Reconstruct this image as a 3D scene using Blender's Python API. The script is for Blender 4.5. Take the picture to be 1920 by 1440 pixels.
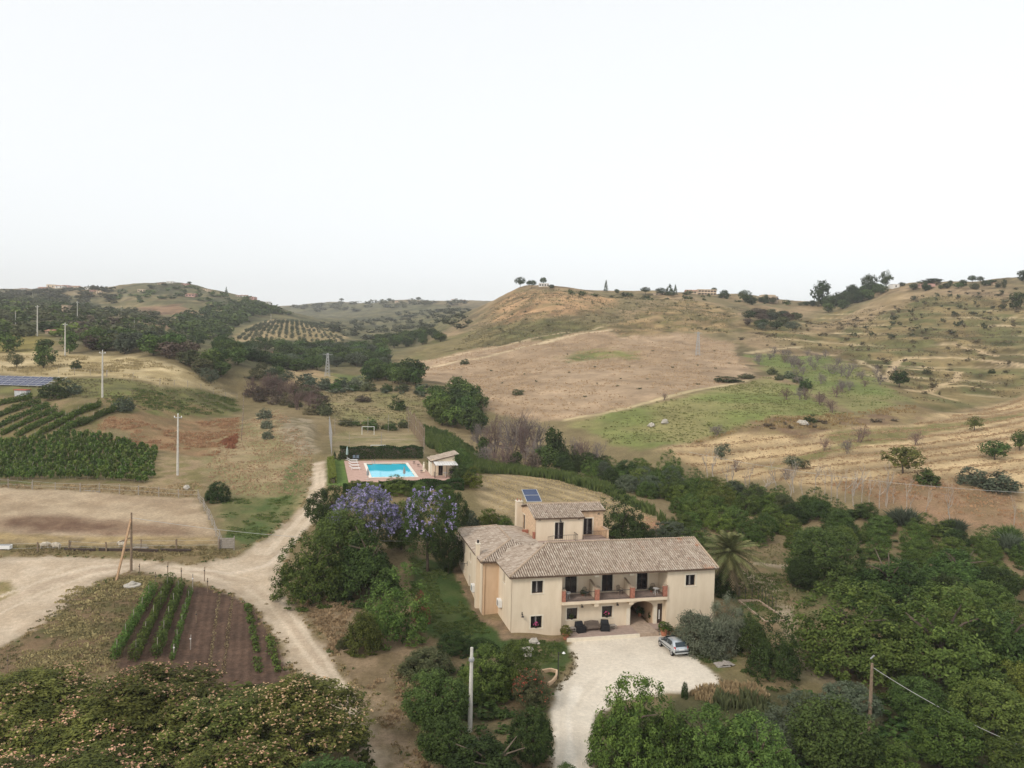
import bpy, math, random
import numpy as np
from mathutils import Matrix, Vector
S = bpy.context.scene
for o in list(bpy.data.objects): bpy.data.objects.remove(o)
COL = S.collection
random.seed(7); RNG = np.random.default_rng(7)

# ------------------------------------------------------------------ camera
F, CX, CY, H = 1461.0, 960.0, 720.0, 28.5          # photograph pixels, camera height
ROLL = math.atan(.025); PITCH = math.atan(61*math.cos(ROLL)/F)
fwd = np.array([0, math.cos(PITCH), -math.sin(PITCH)]); up0 = np.array([0, math.sin(PITCH), math.cos(PITCH)])
r0 = np.array([1., 0, 0]); c_, s_ = math.cos(ROLL), math.sin(ROLL)
RGT = c_*r0 + s_*up0; DWN = s_*r0 - c_*up0
cam = bpy.data.cameras.new('camera'); camo = bpy.data.objects.new('camera', cam); COL.objects.link(camo)
cam.sensor_width = 36; cam.lens = 36*F/1920; cam.clip_start = .5; cam.clip_end = 20000
camo.matrix_world = Matrix(((RGT[0], -DWN[0], -fwd[0], 0), (RGT[1], -DWN[1], -fwd[1], 0), (RGT[2], -DWN[2], -fwd[2], H), (0, 0, 0, 1)))
S.camera = camo

# ------------------------------------------------------------------ sky, sun, exposure
SUN_EL, SUN_AZ = 38.0, -138.0                       # azimuth measured from +Y (view direction) towards +X
w = bpy.data.worlds.new('World'); S.world = w; w.use_nodes = True
nt = w.node_tree; nt.nodes.clear()
sky = nt.nodes.new('ShaderNodeTexSky'); sky.sky_type = 'NISHITA'; sky.sun_disc = False
sky.sun_elevation = math.radians(SUN_EL); sky.sun_rotation = math.radians(SUN_AZ)
sky.altitude = 200; sky.air_density = 1.0; sky.dust_density = 1.2; sky.ozone_density = 1.0
hs = nt.nodes.new('ShaderNodeHueSaturation'); hs.inputs['Saturation'].default_value = .3
bg = nt.nodes.new('ShaderNodeBackground'); bg.inputs[1].default_value = .1
wo = nt.nodes.new('ShaderNodeOutputWorld')
hz = nt.nodes.new('ShaderNodeMix'); hz.data_type = 'RGBA'; hz.inputs['Factor'].default_value = .68   # an even veil of high haze over the whole sky
hz.inputs['B'].default_value = (6.75, 6.88, 6.9, 1)
nt.links.new(sky.outputs[0], hs.inputs['Color']); nt.links.new(hs.outputs[0], hz.inputs['A']); nt.links.new(hz.outputs['Result'], bg.inputs[0]); nt.links.new(bg.outputs[0], wo.inputs[0])
sl = bpy.data.lights.new('sun', 'SUN'); sl.energy = 1.15; sl.angle = math.radians(14); sl.color = (1, .925, .83)
so = bpy.data.objects.new('sun', sl); COL.objects.link(so)
so.rotation_euler = (math.radians(90-SUN_EL), 0, math.radians(180-SUN_AZ))
so.location = (0, 0, 200)
S.view_settings.view_transform = 'Standard'; S.view_settings.look = 'None'
S.view_settings.exposure = 0.82; S.view_settings.gamma = 1.0

# ------------------------------------------------------------------ helpers
def ray(u, v): return fwd + RGT*((u-CX)/F) + DWN*((v-CY)/F)
def sstep(a, b, x):
    t = np.clip((x-a)/(b-a), 0, 1); return t*t*(3-2*t)
def vnoise(x, y, seed=0):
    xi = np.floor(x).astype(np.int64); yi = np.floor(y).astype(np.int64); fx = x-xi; fy = y-yi
    fx = fx*fx*(3-2*fx); fy = fy*fy*(3-2*fy)
    def h(a, b):
        n = (a*374761393 + b*668265263 + seed*974711) & 0xffffffff
        n = ((n ^ (n >> 13))*1274126177) & 0xffffffff
        return ((n ^ (n >> 16)) & 0xffff)/65535.0
    return (h(xi, yi)*(1-fx)+h(xi+1, yi)*fx)*(1-fy) + (h(xi, yi+1)*(1-fx)+h(xi+1, yi+1)*fx)*fy
def fbm(x, y, lam, oct=3, seed=0):
    r = 0; a = .5; t = 0; f = 1/lam
    for i in range(oct):
        r = r + a*vnoise(x*f+17.3*i, y*f-9.1*i, seed+i); t += a; a *= .55; f *= 2.07
    return r/t

# house frame: a along the facade, b backwards
TH = math.atan(360/F)
ea = np.array([math.cos(TH), math.sin(TH)]); eb = np.array([-math.sin(TH), math.cos(TH)])
_d = ray(958, 1190); OXY = _d[:2]*(-H/_d[2])
def ab2xy(a, b): return OXY + ea*a + eb*b
def xy2ab(x, y):
    qx = x-OXY[0]; qy = y-OXY[1]; return qx*ea[0]+qy*ea[1], qx*eb[0]+qy*eb[1]

# ------------------------------------------------------------------ terrain: control points (pixel, elevation or distance)
CPZ = [(100,1440,-1),(500,1440,-.5),(800,1440,-.3),(1070,1430,-.2),(1300,1440,-1.2),(1600,1440,-2.5),(1900,1440,-3.5),
 (958,1193,.2),(1050,1193,-.3),(1240,1188,-.35),(1200,1260,-.4),(1340,1280,-.5),(905,1157,.05),(851,1060,1.6),(870,1100,.9),
 (700,1250,.3),(560,1180,.6),(450,1060,1.2),(400,1180,.3),(150,1150,.6),(0,1180,.4),(0,1070,1.6),(250,1040,2.0),(250,950,3.2),(0,960,3.2),
 (420,1020,2.2),(450,940,3.6),(560,960,3.0),(590,880,5.2),(520,900,5.0),(470,820,7.5),(540,790,9.5),(0,915,3.8),(330,890,4.8),(300,850,6.2),
 (0,830,7),(350,800,8.5),(0,740,15),(150,745,15),(250,750,14.5),(440,740,12.5),(720,790,7.6),(700,820,6.8),(650,850,6.2),(800,830,6.2),
 (640,905,6),(830,905,6),(640,866,6),(800,862,6),(720,880,6),(760,1000,3.0),(700,1060,1.8),(800,1120,.7),(650,1130,1.0),
 (1000,880,3),(1150,880,2.5),(1300,910,1.5),(1500,965,1),(1700,990,.5),(1920,1010,0),(900,890,5.2),(1000,905,4.6),(1180,960,2.8),(930,960,3.8),
 (860,900,5.9),(1240,990,2.2),(1250,1010,1.6),(1400,980,1),(1500,1040,-.3),(1700,1060,-1),(1900,1080,-1.5),(1400,1120,-.3),(1500,1160,-.8),
 (1700,1200,-2),(1500,1290,-1.2),(1900,1250,-3),(1600,1300,-2),(1340,1100,-.1),(1250,840,6.5),(1500,850,7),(1700,830,9),(1880,745,17),(1900,800,12),
 (1300,880,3.5),(1500,920,3.5),(1700,930,4),(1900,920,5),(1250,812,8.2),(900,850,4.2),(840,800,7)]
CPY = [(40,712,212),(200,690,238),(350,690,245),(0,650,290),(100,640,300),(300,650,330),(450,700,262),(0,600,430),(150,590,500),
 (300,610,520),(100,562,900),(0,545,1150),(130,540,1500),(200,556,1400),(200,575,800),(260,541,950),(330,531,1000),(400,547,1000),(450,557,1000),
 (500,570,980),(545,586,950),(620,612,800),(690,632,700),(330,570,800),(450,600,700),(540,610,620),(430,630,560),(600,640,560),(540,648,500),
 (560,668,440),(640,680,400),(700,660,470),(500,690,350),(620,715,310),(700,745,255),(780,720,290),
 (550,574,2200),(640,567,2200),(700,571,2100),(760,564,2000),(800,566,2000),(860,564,1900),(650,600,1300),(720,620,900),(760,600,1100),(850,600,800),(850,583,1100),
 (905,572,720),(940,556,680),(975,541,650),(1030,537,660),(1100,544,700),(1200,552,760),(1320,557,800),(1400,557,800),(1480,564,760),(1560,570,700),
 (1640,549,640),(1700,538,610),(1800,534,590),(1920,529,570),
 (1000,570,540),(900,610,560),(850,650,440),(800,665,430),(720,692,380),(760,700,345),(900,660,400),(1000,640,410),(1140,620,430),(1150,590,500),
 (1290,563,580),(1400,600,480),(1380,640,400),(1308,665,365),(1200,680,340),(1000,700,315),(1380,705,300),(1240,745,245),(1000,785,232),(900,760,252),(860,725,300),
 (1100,800,215),(1440,720,275),(1690,740,250),(1600,690,310),(1500,660,370),(1480,610,470),(1560,600,540),(1640,600,480),(1750,580,470),(1750,640,380),
 (1750,700,310),(1900,600,430),(1900,680,320),(1720,745,250),(1600,770,225),(1400,760,225),(1380,812,195),(1500,800,197),(1650,790,207),
 # behind the skylines the land falls away again
 (130,560,2100),(0,565,1600),(330,556,1500),(450,580,1500),(545,600,1400),(640,590,2900),(800,590,2800),(900,590,1100),(975,575,1000),(1100,570,1050),
 (1320,580,1200),(1480,590,1100),(1640,580,960),(1800,570,900),(1920,565,880),(-300,600,430),(-300,545,1100),(-300,570,1700),(2250,525,560),(2250,600,430),(2250,560,880),
 (-300,690,240),(2250,760,210),(100,600,3500),(960,605,3500),(1900,600,3500)]
P = []
for u, v, z in CPZ:
    d = ray(u, v); t = (z-H)/d[2]; P.append((d[0]/d[1], math.log(d[1]*t), z/ (d[1]*t)))
for u, v, y in CPY:
    d = ray(u, v); P.append((d[0]/d[1], math.log(y), (H+d[2]/d[1]*y)/y))
for s, y, z in ((-1, 25, -1.5), (0, 25, -.5), (1, 25, -3.5), (-1, 60, 0), (1, 60, -3), (-1, 110, 2.5), (1, 110, -2), (-1, 160, 9), (1, 160, 5)):
    P.append((s, math.log(y), z/y))
P = np.array(P); TPX = P[:, :2]*np.array([2.3, 1.0]); TPV = P[:, 2]
def _k(r2): return .5*r2*np.log(r2+1e-12)
_n = len(P); _K = _k(((TPX[:, None]-TPX[None])**2).sum(-1)) + np.eye(_n)*2e-4
_A = np.zeros((_n+3, _n+3)); _A[:_n, :_n] = _K; _A[:_n, _n:] = np.c_[np.ones(_n), TPX]; _A[_n:, :_n] = _A[:_n, _n:].T
_W = np.linalg.solve(_A, np.r_[TPV, 0, 0, 0])
def tps(x, y):
    y = np.maximum(y, 25.); q0 = np.clip(x/y, -1.05, 1.05)*2.3; q1 = np.log(np.minimum(y, 3600.))
    out = np.empty(x.shape)
    for i in range(0, len(x), 60000):
        a = q0[i:i+60000]; b = q1[i:i+60000]
        r2 = (a[:, None]-TPX[None, :, 0])**2 + (b[:, None]-TPX[None, :, 1])**2
        out[i:i+60000] = _k(r2) @ _W[:_n] + _W[_n] + _W[_n+1]*a + _W[_n+2]*b
    return out*np.minimum(y, 3600.)
POOLZ = 6.0
def hfun(x, y):
    x = np.atleast_1d(np.asarray(x, float)); y = np.atleast_1d(np.asarray(y, float))
    z = tps(x, y)
    a, b = xy2ab(x, y)
    far = sstep(190, 420, y)
    rel = (fbm(x, y, 7, 3, 3)-.5)*.45*(1-far) + far*((fbm(x, y, 95, 3, 5)-.5)*8 + (.5-abs(fbm(x, y, 34, 3, 8)-.5)*2.4)*2.6 + (fbm(x, y, 11, 2, 9)-.5)*.9)*sstep(60, 400, y)
    def box(a0, a1, b0, b1, m): return sstep(-m, 0, a-a0)*sstep(-m, 0, a1-a)*sstep(-m, 0, b-b0)*sstep(-m, 0, b1-b)
    calm = np.maximum(box(-8, 28, -16, 24, 6), box(-22, 10, 52, 125, 8))
    z = z + rel*(1-calm)
    pw = box(-16.5, 5, 54, 84, 4); z = z*(1-pw) + POOLZ*pw
    pp = box(-18, 2, 88, 124, 4); z = z*(1-pp) + 6.7*pp
    yw = box(4.8, 22.4, -9, .8, 2.5); z = z*(1-yw) - .36*yw
    return z
_YS = np.exp(np.linspace(math.log(26), math.log(3500), 850))
def g(u, v):
    """ground point seen at photograph pixel (u, v)"""
    d = ray(u, v); s = d[0]/d[1]; m = d[2]/d[1]
    dz = H + m*_YS - hfun(s*_YS, _YS)
    k = np.argmax(dz < 0) if (dz < 0).any() else len(_YS)-1
    if k == 0: y = _YS[0]
    else:
        t = dz[k-1]/(dz[k-1]-dz[k]+1e-9); y = _YS[k-1]+t*(_YS[k]-_YS[k-1])
    return np.array([s*y, y])
def gz(x, y): return float(hfun([x], [y])[0])
def gp(u, v):
    p = g(u, v); return Vector((p[0], p[1], gz(*p)))
def wpoly(pts): return np.array([g(u, v) for u, v in pts])
def inpoly(x, y, Q):
    c = np.zeros(x.shape, bool); n = len(Q)
    for i in range(n):
        x1, y1 = Q[i]; x2, y2 = Q[(i+1) % n]
        c ^= ((y1 > y) != (y2 > y)) & (x < (x2-x1)*(y-y1)/((y2-y1)+1e-12)+x1)
    return c
def sdf(x, y, Q):
    d = np.full(x.shape, 1e18); n = len(Q)
    for i in range(n):
        p = Q[i]; e = Q[(i+1) % n]-p; wx = x-p[0]; wy = y-p[1]
        t = np.clip((wx*e[0]+wy*e[1])/(e@e+1e-9), 0, 1)
        d = np.minimum(d, (wx-t*e[0])**2+(wy-t*e[1])**2)
    d = np.sqrt(d); return np.where(inpoly(x, y, Q), d, -d)

# ------------------------------------------------------------------ object helpers
def tag(o, label=None, cat=None, group=None, kind=None):
    if label: o['label'] = label
    if cat: o['category'] = cat
    if group: o['group'] = group
    if kind: o['kind'] = kind
    return o
def empty(name, loc=(0, 0, 0), rz=0, label=None, cat=None, group=None):
    o = bpy.data.objects.new(name, None); o.empty_display_size = .2; COL.objects.link(o)
    o.location = loc; o.rotation_euler = (0, 0, rz); return tag(o, label, cat, group)
def link(name, me, m=None, parent=None, loc=None, rz=None, scale=None):
    o = bpy.data.objects.new(name, me); COL.objects.link(o)
    if m is not None and not me.materials: me.materials.append(m)
    if parent: o.parent = parent
    if loc is not None: o.location = loc
    if rz is not None: o.rotation_euler = (0, 0, rz)
    if scale is not None: o.scale = scale
    return o
def quadmesh(name, V, Q, tint=None, smooth=False, col=None):
    """fast mesh from arrays: V (n,3), Q (m,k) faces of equal size"""
    V = np.ascontiguousarray(V, np.float32); Q = np.ascontiguousarray(Q, np.int32)
    me = bpy.data.meshes.new(name); k = Q.shape[1]
    me.vertices.add(len(V)); me.vertices.foreach_set('co', V.ravel())
    me.loops.add(Q.size); me.loops.foreach_set('vertex_index', Q.ravel())
    me.polygons.add(len(Q)); me.polygons.foreach_set('loop_start', np.arange(0, Q.size, k, dtype=np.int32))
    if tint is not None:
        at = me.attributes.new('tint', 'FLOAT', 'FACE'); at.data.foreach_set('value', np.ascontiguousarray(tint, np.float32))
    if col is not None:
        at = me.attributes.new('albedo', 'FLOAT_COLOR', 'POINT'); at.data.foreach_set('color', np.ascontiguousarray(col if col.shape[1] == 4 else np.c_[col, np.ones(len(col))], np.float32).ravel())
    me.update(calc_edges=True)
    me.polygons.foreach_set('use_smooth', np.full(len(Q), smooth)); me.validate()
    return me
class MB:
    """collects boxes, bars, tubes, prisms into one mesh"""
    def __init__(s): s.v = []; s.f = []
    def add(s, v, f):
        n = len(s.v); s.v += [tuple(p) for p in v]; s.f += [tuple(i+n for i in q) for q in f]; return s
    def box(s, x0, x1, y0, y1, z0, z1):
        return s.add([(x0,y0,z0),(x1,y0,z0),(x1,y1,z0),(x0,y1,z0),(x0,y0,z1),(x1,y0,z1),(x1,y1,z1),(x0,y1,z1)],
                     [(3,2,1,0),(4,5,6,7),(0,1,5,4),(1,2,6,5),(2,3,7,6),(3,0,4,7)])
    def bar(s, p, q, w, h=None, up=(0, 0, 1)):
        h = h or w; p = Vector(p); q = Vector(q); d = (q-p).normalized(); u = Vector(up)
        if abs(d.dot(u)) > .98: u = Vector((1, 0, 0))
        r = d.cross(u).normalized(); n = r.cross(d)
        v = [e+r*(a*w/2)+n*(b*h/2) for e in (p, q) for a, b in ((-1,-1),(1,-1),(1,1),(-1,1))]
        return s.add(v, [(3,2,1,0),(4,5,6,7),(0,1,5,4),(1,2,6,5),(2,3,7,6),(3,0,4,7)])
    def tube(s, pts, rad, n=6, cap=True):
        pts = [Vector(p) for p in pts]; rad = rad if isinstance(rad, (list, tuple)) else [rad]*len(pts); V = []; Fc = []
        for i, p in enumerate(pts):
            d = (pts[min(i+1, len(pts)-1)]-pts[max(i-1, 0)]).normalized()
            u = Vector((0, 0, 1)) if abs(d.z) < .95 else Vector((1, 0, 0)); r = d.cross(u).normalized(); m = r.cross(d)
            V += [p+(r*math.cos(t)+m*math.sin(t))*rad[i] for t in (2*math.pi*k/n for k in range(n))]
        for i in range(len(pts)-1):
            for k in range(n): Fc.append((i*n+k, i*n+(k+1) % n, (i+1)*n+(k+1) % n, (i+1)*n+k))
        if cap: Fc.append(tuple(range(n-1, -1, -1))); Fc.append(tuple((len(pts)-1)*n+k for k in range(n)))
        return s.add(V, Fc)
    def lathe(s, prof, c=(0, 0, 0), n=12):
        V = [(c[0]+r*math.cos(2*math.pi*k/n), c[1]+r*math.sin(2*math.pi*k/n), c[2]+z) for r, z in prof for k in range(n)]
        Fc = [(i*n+k, i*n+(k+1) % n, (i+1)*n+(k+1) % n, (i+1)*n+k) for i in range(len(prof)-1) for k in range(n)]
        Fc.append(tuple(range(n-1, -1, -1))); Fc.append(tuple((len(prof)-1)*n+k for k in range(n)))
        return s.add(V, Fc)
    def mesh(s, name, smooth=False):
        me = bpy.data.meshes.new(name); me.from_pydata(s.v, [], s.f); me.update()
        if smooth: me.polygons.foreach_set('use_smooth', [True]*len(me.polygons))
        return me
    def build(s, name, m, parent=None, smooth=False, **k): return link(name, s.mesh(name, smooth), m, parent, **k)

# ------------------------------------------------------------------ materials
def mat(name, col, rough=.85, spec=.25, noise=None, bump=None, metal=0, col2=None, rnd=0, coat=0, streak=None):
    m = bpy.data.materials.new(name); m.use_nodes = True; t = m.node_tree; N = t.nodes; L = t.links
    b = N['Principled BSDF']; b.inputs['Roughness'].default_value = rough; b.inputs['Specular IOR Level'].default_value = spec
    b.inputs['Metallic'].default_value = metal; b.inputs['Coat Weight'].default_value = coat
    b.inputs['Base Color'].default_value = (*col, 1); src = None
    tc = N.new('ShaderNodeTexCoord')
    if noise or col2:
        sc, amt = noise or (3, .3)
        n = N.new('ShaderNodeTexNoise'); n.inputs['Scale'].default_value = sc; n.inputs['Detail'].default_value = 6; n.inputs['Roughness'].default_value = .65
        if streak:
            mp = N.new('ShaderNodeMapping'); mp.inputs['Scale'].default_value = streak
            L.new(tc.outputs['Object'], mp.inputs[0]); L.new(mp.outputs[0], n.inputs['Vector'])
        else: L.new(tc.outputs['Object'], n.inputs['Vector'])
        r = N.new('ShaderNodeValToRGB'); r.color_ramp.elements[0].position = .32; r.color_ramp.elements[1].position = .68
        k = 1-amt; c2 = col2 or tuple(c*k for c in col)
        r.color_ramp.elements[0].color = (*c2, 1); r.color_ramp.elements[1].color = (*(col if col2 else tuple(min(1, c*(1+amt*.5)) for c in col)), 1)
        L.new(n.outputs['Fac'], r.inputs[0]); src = r.outputs[0]
    if rnd:
        oi = N.new('ShaderNodeObjectInfo'); mr = N.new('ShaderNodeMapRange'); mr.inputs[3].default_value = 1-rnd; mr.inputs[4].default_value = 1+rnd
        h = N.new('ShaderNodeHueSaturation'); L.new(oi.outputs['Random'], mr.inputs[0]); L.new(mr.outputs[0], h.inputs['Value'])
        if src: L.new(src, h.inputs['Color'])
        else: h.inputs['Color'].default_value = (*col, 1)
        src = h.outputs[0]
    if src: L.new(src, b.inputs['Base Color'])
    if bump:
        n2 = N.new('ShaderNodeTexNoise'); n2.inputs['Scale'].default_value = bump[0]; n2.inputs['Detail'].default_value = 5; L.new(tc.outputs['Object'], n2.inputs['Vector'])
        bp = N.new('ShaderNodeBump'); bp.inputs['Strength'].default_value = bump[1]; bp.inputs['Distance'].default_value = bump[2] if len(bump) > 2 else .05
        L.new(n2.outputs['Fac'], bp.inputs['Height']); L.new(bp.outputs[0], b.inputs['Normal'])
    return m
def leafmat(name, dark, light, trans=.2, rnd=.26, hue=.018):
    m = bpy.data.materials.new(name); m.use_nodes = True; t = m.node_tree; N = t.nodes; L = t.links
    b = N['Principled BSDF']; b.inputs['Roughness'].default_value = .65; b.inputs['Specular IOR Level'].default_value = .1
    a = N.new('ShaderNodeAttribute'); a.attribute_name = 'tint'
    r = N.new('ShaderNodeMix'); r.data_type = 'RGBA'; r.inputs['A'].default_value = (*dark, 1); r.inputs['B'].default_value = (*light, 1)
    L.new(a.outputs['Fac'], r.inputs['Factor'])
    oi = N.new('ShaderNodeObjectInfo'); mr = N.new('ShaderNodeMapRange'); mr.inputs[3].default_value = 1-rnd; mr.inputs[4].default_value = 1+rnd
    mh = N.new('ShaderNodeMapRange'); mh.inputs[3].default_value = .5-hue; mh.inputs[4].default_value = .5+hue
    h = N.new('ShaderNodeHueSaturation'); L.new(oi.outputs['Random'], mr.inputs[0]); L.new(mr.outputs[0], h.inputs['Value'])
    ml = N.new('ShaderNodeMath'); ml.operation = 'FRACT'; mu = N.new('ShaderNodeMath'); mu.operation = 'MULTIPLY'; mu.inputs[1].default_value = 17.7
    L.new(oi.outputs['Random'], mu.inputs[0]); L.new(mu.outputs[0], ml.inputs[0]); L.new(ml.outputs[0], mh.inputs[0]); L.new(mh.outputs[0], h.inputs['Hue'])
    L.new(r.outputs['Result'], h.inputs['Color']); L.new(h.outputs[0], b.inputs['Base Color'])
    tr = N.new('ShaderNodeBsdfTranslucent'); L.new(h.outputs[0], tr.inputs[0])
    mx = N.new('ShaderNodeMixShader'); mx.inputs[0].default_value = trans
    L.new(b.outputs[0], mx.inputs[1]); L.new(tr.outputs[0], mx.inputs[2]); L.new(mx.outputs[0], N['Material Output'].inputs[0])
    return m
# ------------------------------------------------------------------ ground: one graded height field, cut into its fields, roads and plots
def lines(*p): return p
REG = []   # (object name, polygon px, colour 1, colour 2, mottling m, edge softness m, edge raggedness m)
def R(name, pts, c1, c2=None, lam=3, soft=.6, rag=1.0, **k): REG.append((name, wpoly(pts), c1, c2 or tuple(c*.75 for c in c1), lam, soft, rag, k))
# far and middle distance
R('ground', [(-250,640),(0,640),(150,650),(330,655),(460,700),(600,700),(720,690),(900,600),(880,575),(560,570),(400,545),(330,528),(200,552),(0,545),(-250,540)], (.17,.15,.075), (.085,.085,.042), 30, 20, 25)
R('ground', [(190,560),(330,552),(400,575),(420,610),(300,620),(190,600)], (.24,.19,.10), (.12,.11,.05), 22, 12, 14)
R('ground', [(255,577),(330,570),(390,592),(380,600),(270,590)], (.27,.17,.10), (.16,.10,.06), 14, 6, 8)
R('ground', [(300,605),(350,604),(355,618),(298,618)], (.25,.15,.09), None, 14, 3, 4)
R('olive_grove_floor', [(438,632),(470,612),(530,598),(590,606),(650,634),(640,642),(440,640)], (.36,.27,.15), (.25,.2,.1), 12, 5, 6)
R('ground', [(470,660),(525,658),(530,676),(475,676)], (.34,.22,.13), None, 10, 4, 5)
R('valley_field', [(500,700),(560,692),(640,704),(650,722),(560,724),(510,715)], (.36,.25,.14), (.29,.22,.11), 9, 4, 4)
R('ground', [(620,700),(680,704),(690,722),(640,722)], (.16,.19,.06), None, 9, 4, 4)
R('valley_field', [(600,738),(700,736),(790,742),(800,760),(770,790),(640,785),(600,765)], (.25,.195,.105), (.19,.175,.075), 14, 4, 5)
# right hand hills
R('hillside', [(890,585),(975,537),(1030,533),(1200,548),(1320,552),(1500,558),(1640,545),(1920,525),(2250,520),(2250,800),(1920,770),(1700,760),(1430,720),(1150,650),(900,665),(730,695),(800,640)], (.31,.222,.13), (.185,.15,.078), 26, 14, 18)
R('hillside', [(900,615),(990,600),(1140,608),(1150,622),(1020,638),(900,655),(800,680),(740,690),(800,640)], (.20,.16,.075), (.13,.125,.05), 20, 8, 10)
R('hillside', [(920,575),(960,548),(1060,548),(1160,560),(1120,590),(1000,600),(920,605)], (.40,.25,.135), (.25,.18,.09), 9, 8, 8)
R('hillside', [(1140,615),(1200,585),(1290,562),(1380,580),(1370,625),(1290,622),(1170,630)], (.33,.23,.12), (.17,.14,.06), 8, 5, 6)
R('hillside', [(1380,620),(1450,590),(1560,585),(1920,560),(2250,560),(2250,760),(1920,735),(1760,765),(1690,745),(1600,680),(1500,655)], (.255,.19,.09), (.13,.125,.05), 11, 8, 9, terr=1)
R('hillside', [(1560,600),(1640,565),(1700,545),(1760,548),(1640,592),(1560,625),(1500,625)], (.36,.26,.15), (.26,.19,.1), 12, 6, 8)
R('hillside', [(1450,655),(1560,650),(1640,690),(1690,735),(1640,700),(1560,665)], (.2,.14,.085), (.14,.11,.05), 9, 5, 6)
R('green_bowl', [(1395,665),(1480,665),(1560,672),(1620,692),(1660,715),(1690,748),(1650,772),(1600,777),(1540,748),(1470,705),(1410,680)], (.15,.178,.058), (.205,.19,.08), 20, 4, 6)
R('brown_field', [(715,693),(780,678),(900,652),(1030,637),(1140,616),(1160,631),(1290,624),(1370,642),(1385,670),(1412,702),(1400,715),(1250,745),(1130,777),(1060,787),(960,785),(910,767),(880,742),(850,724),(800,713),(740,705)], (.395,.285,.185), (.325,.23,.145), 22, 3, 4, swath=1)
R('brown_field', [(1085,658),(1120,655),(1195,664),(1190,672),(1090,668)], (.21,.2,.07), None, 8, 5, 8)
R('brown_field', [(1065,667),(1100,664),(1120,672),(1070,676)], (.16,.17,.06), None, 8, 5, 8)
R('green_field', [(1060,792),(1130,780),(1260,748),(1400,717),(1440,707),(1480,722),(1530,747),(1590,778),(1480,790),(1380,806),(1300,832),(1230,840),(1150,834),(1100,810)], (.165,.185,.06), (.235,.21,.09), 16, 2.5, 4)
R('wheat_field', [(1236,842),(1330,820),(1400,807),(1450,812),(1500,822),(1540,808),(1600,797),(1700,797),(1760,772),(1920,737),(2250,700),(2250,990),(1920,962),(1800,930),(1650,925),(1500,910),(1400,898),(1300,878)], (.50,.37,.21), (.40,.29,.16), 8, 2, 2.5, furrow=1)
R('ground', [(1545,812),(1700,800),(1920,772),(1925,778),(1750,812),(1580,850),(1450,880),(1440,876),(1560,835)], (.24,.2,.09), (.17,.15,.06), 5, 1.2, 2)
R('bank', [(1230,850),(1330,828),(1400,792),(1440,780),(1520,778),(1640,776),(1720,758),(1765,768),(1700,797),(1600,797),(1540,808),(1500,822),(1450,812),(1400,807),(1330,820)], (.175,.115,.07), (.25,.19,.09), 6, 2, 4)
R('ground', [(1560,908),(1700,892),(1920,935),(1920,992),(1800,988),(1650,948)], (.275,.175,.105), (.21,.145,.08), 5, 2, 3)
# left hand slopes
R('straw_field', [(-200,648),(0,655),(60,650),(130,662),(250,668),(330,690),(460,732),(440,744),(300,724),(150,706),(0,703),(-200,700)], (.48,.38,.22), (.35,.27,.14), 7, 2.5, 4)
R('ground', [(-100,640),(60,625),(110,645),(60,662),(-100,662)], (.22,.18,.06), None, 7, 3, 4)
R('ground', [(-200,705),(0,706),(150,709),(300,727),(440,746),(452,770),(420,782),(260,768),(100,745),(-200,745)], (.165,.155,.06), (.11,.105,.045), 5, 2, 2.5)
R('ground', [(180,742),(330,748),(420,775),(300,790),(190,775)], (.155,.165,.055), (.22,.16,.08), 4, 2, 2.5)
R('vineyard_floor', [(-200,742),(0,745),(110,748),(250,785),(160,832),(0,834),(-200,834)], (.21,.155,.085), (.14,.125,.05), 3, 2, 2)
R('weed_field', [(205,782),(330,785),(450,782),(446,828),(400,858),(310,845),(150,830)], (.275,.175,.095), (.205,.145,.075), 3, 1.5, 2)
R('weed_field', [(160,832),(205,800),(250,812),(240,835)], (.2,.16,.085), None, 3, 1.5, 2)
R('vineyard_floor', [(-200,834),(0,834),(300,846),(288,906),(0,910),(-200,910)], (.12,.12,.045), (.17,.13,.07), 2, 1, 1.2)
R('ground', [(300,850),(400,860),(375,925),(250,915),(285,900)], (.30,.22,.13), (.19,.16,.07), 2.5, 1, 1.5)
R('meadow', [(380,865),(450,790),(520,768),(590,850),(578,920),(545,985),(470,1035),(425,1010)], (.32,.245,.14), (.215,.185,.09), 4, 1.5, 2)
R('meadow', [(412,935),(548,930),(535,988),(455,1036),(428,1012)], (.082,.112,.037), (.15,.14,.06), 3, 1.0, 1.6)
R('meadow', [(548,862),(576,862),(566,925),(538,975),(505,985),(520,930)], (.09,.125,.04), (.17,.16,.07), 2.5, .8, 1.2)
R('ground', [(524,782),(585,788),(592,850),(562,852),(530,822)], (.31,.25,.17), (.17,.14,.08), 1.6, 1.5, 2)
R('ground', [(578,862),(566,905),(548,965),(505,1005),(470,1030),(420,1045),(415,1038),(460,1025),(520,985),(548,940),(558,890)], (.22,.18,.09), (.1,.11,.04), 1.5, .6, .8)
R('football_pitch', [(620,812),(772,812),(792,848),(800,858),(620,858)], (.28,.22,.125), (.2,.175,.08), 3, 1, 1)
R('paddock', [(-200,913),(0,915),(200,925),(370,934),(412,1022),(0,1018),(-200,1018)], (.42,.325,.22), (.33,.245,.16), 4, .8, 1)
R('paddock', [(-50,985),(60,962),(180,970),(300,985),(345,985),(342,1000),(200,1003),(60,1000)], (.155,.095,.062), (.25,.17,.11), 3, 2, 2.5)
R('paddock', [(-200,998),(0,1000),(120,1005),(400,1008),(410,1022),(0,1020),(-200,1020)], (.36,.265,.135), (.25,.185,.1), 1.2, .8, 1)
R('ground', [(-200,1022),(0,1022),(410,1024),(440,1040),(360,1056),(150,1043),(0,1044),(-200,1046)], (.24,.175,.095), (.15,.125,.055), 2, .7, 1)
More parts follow.
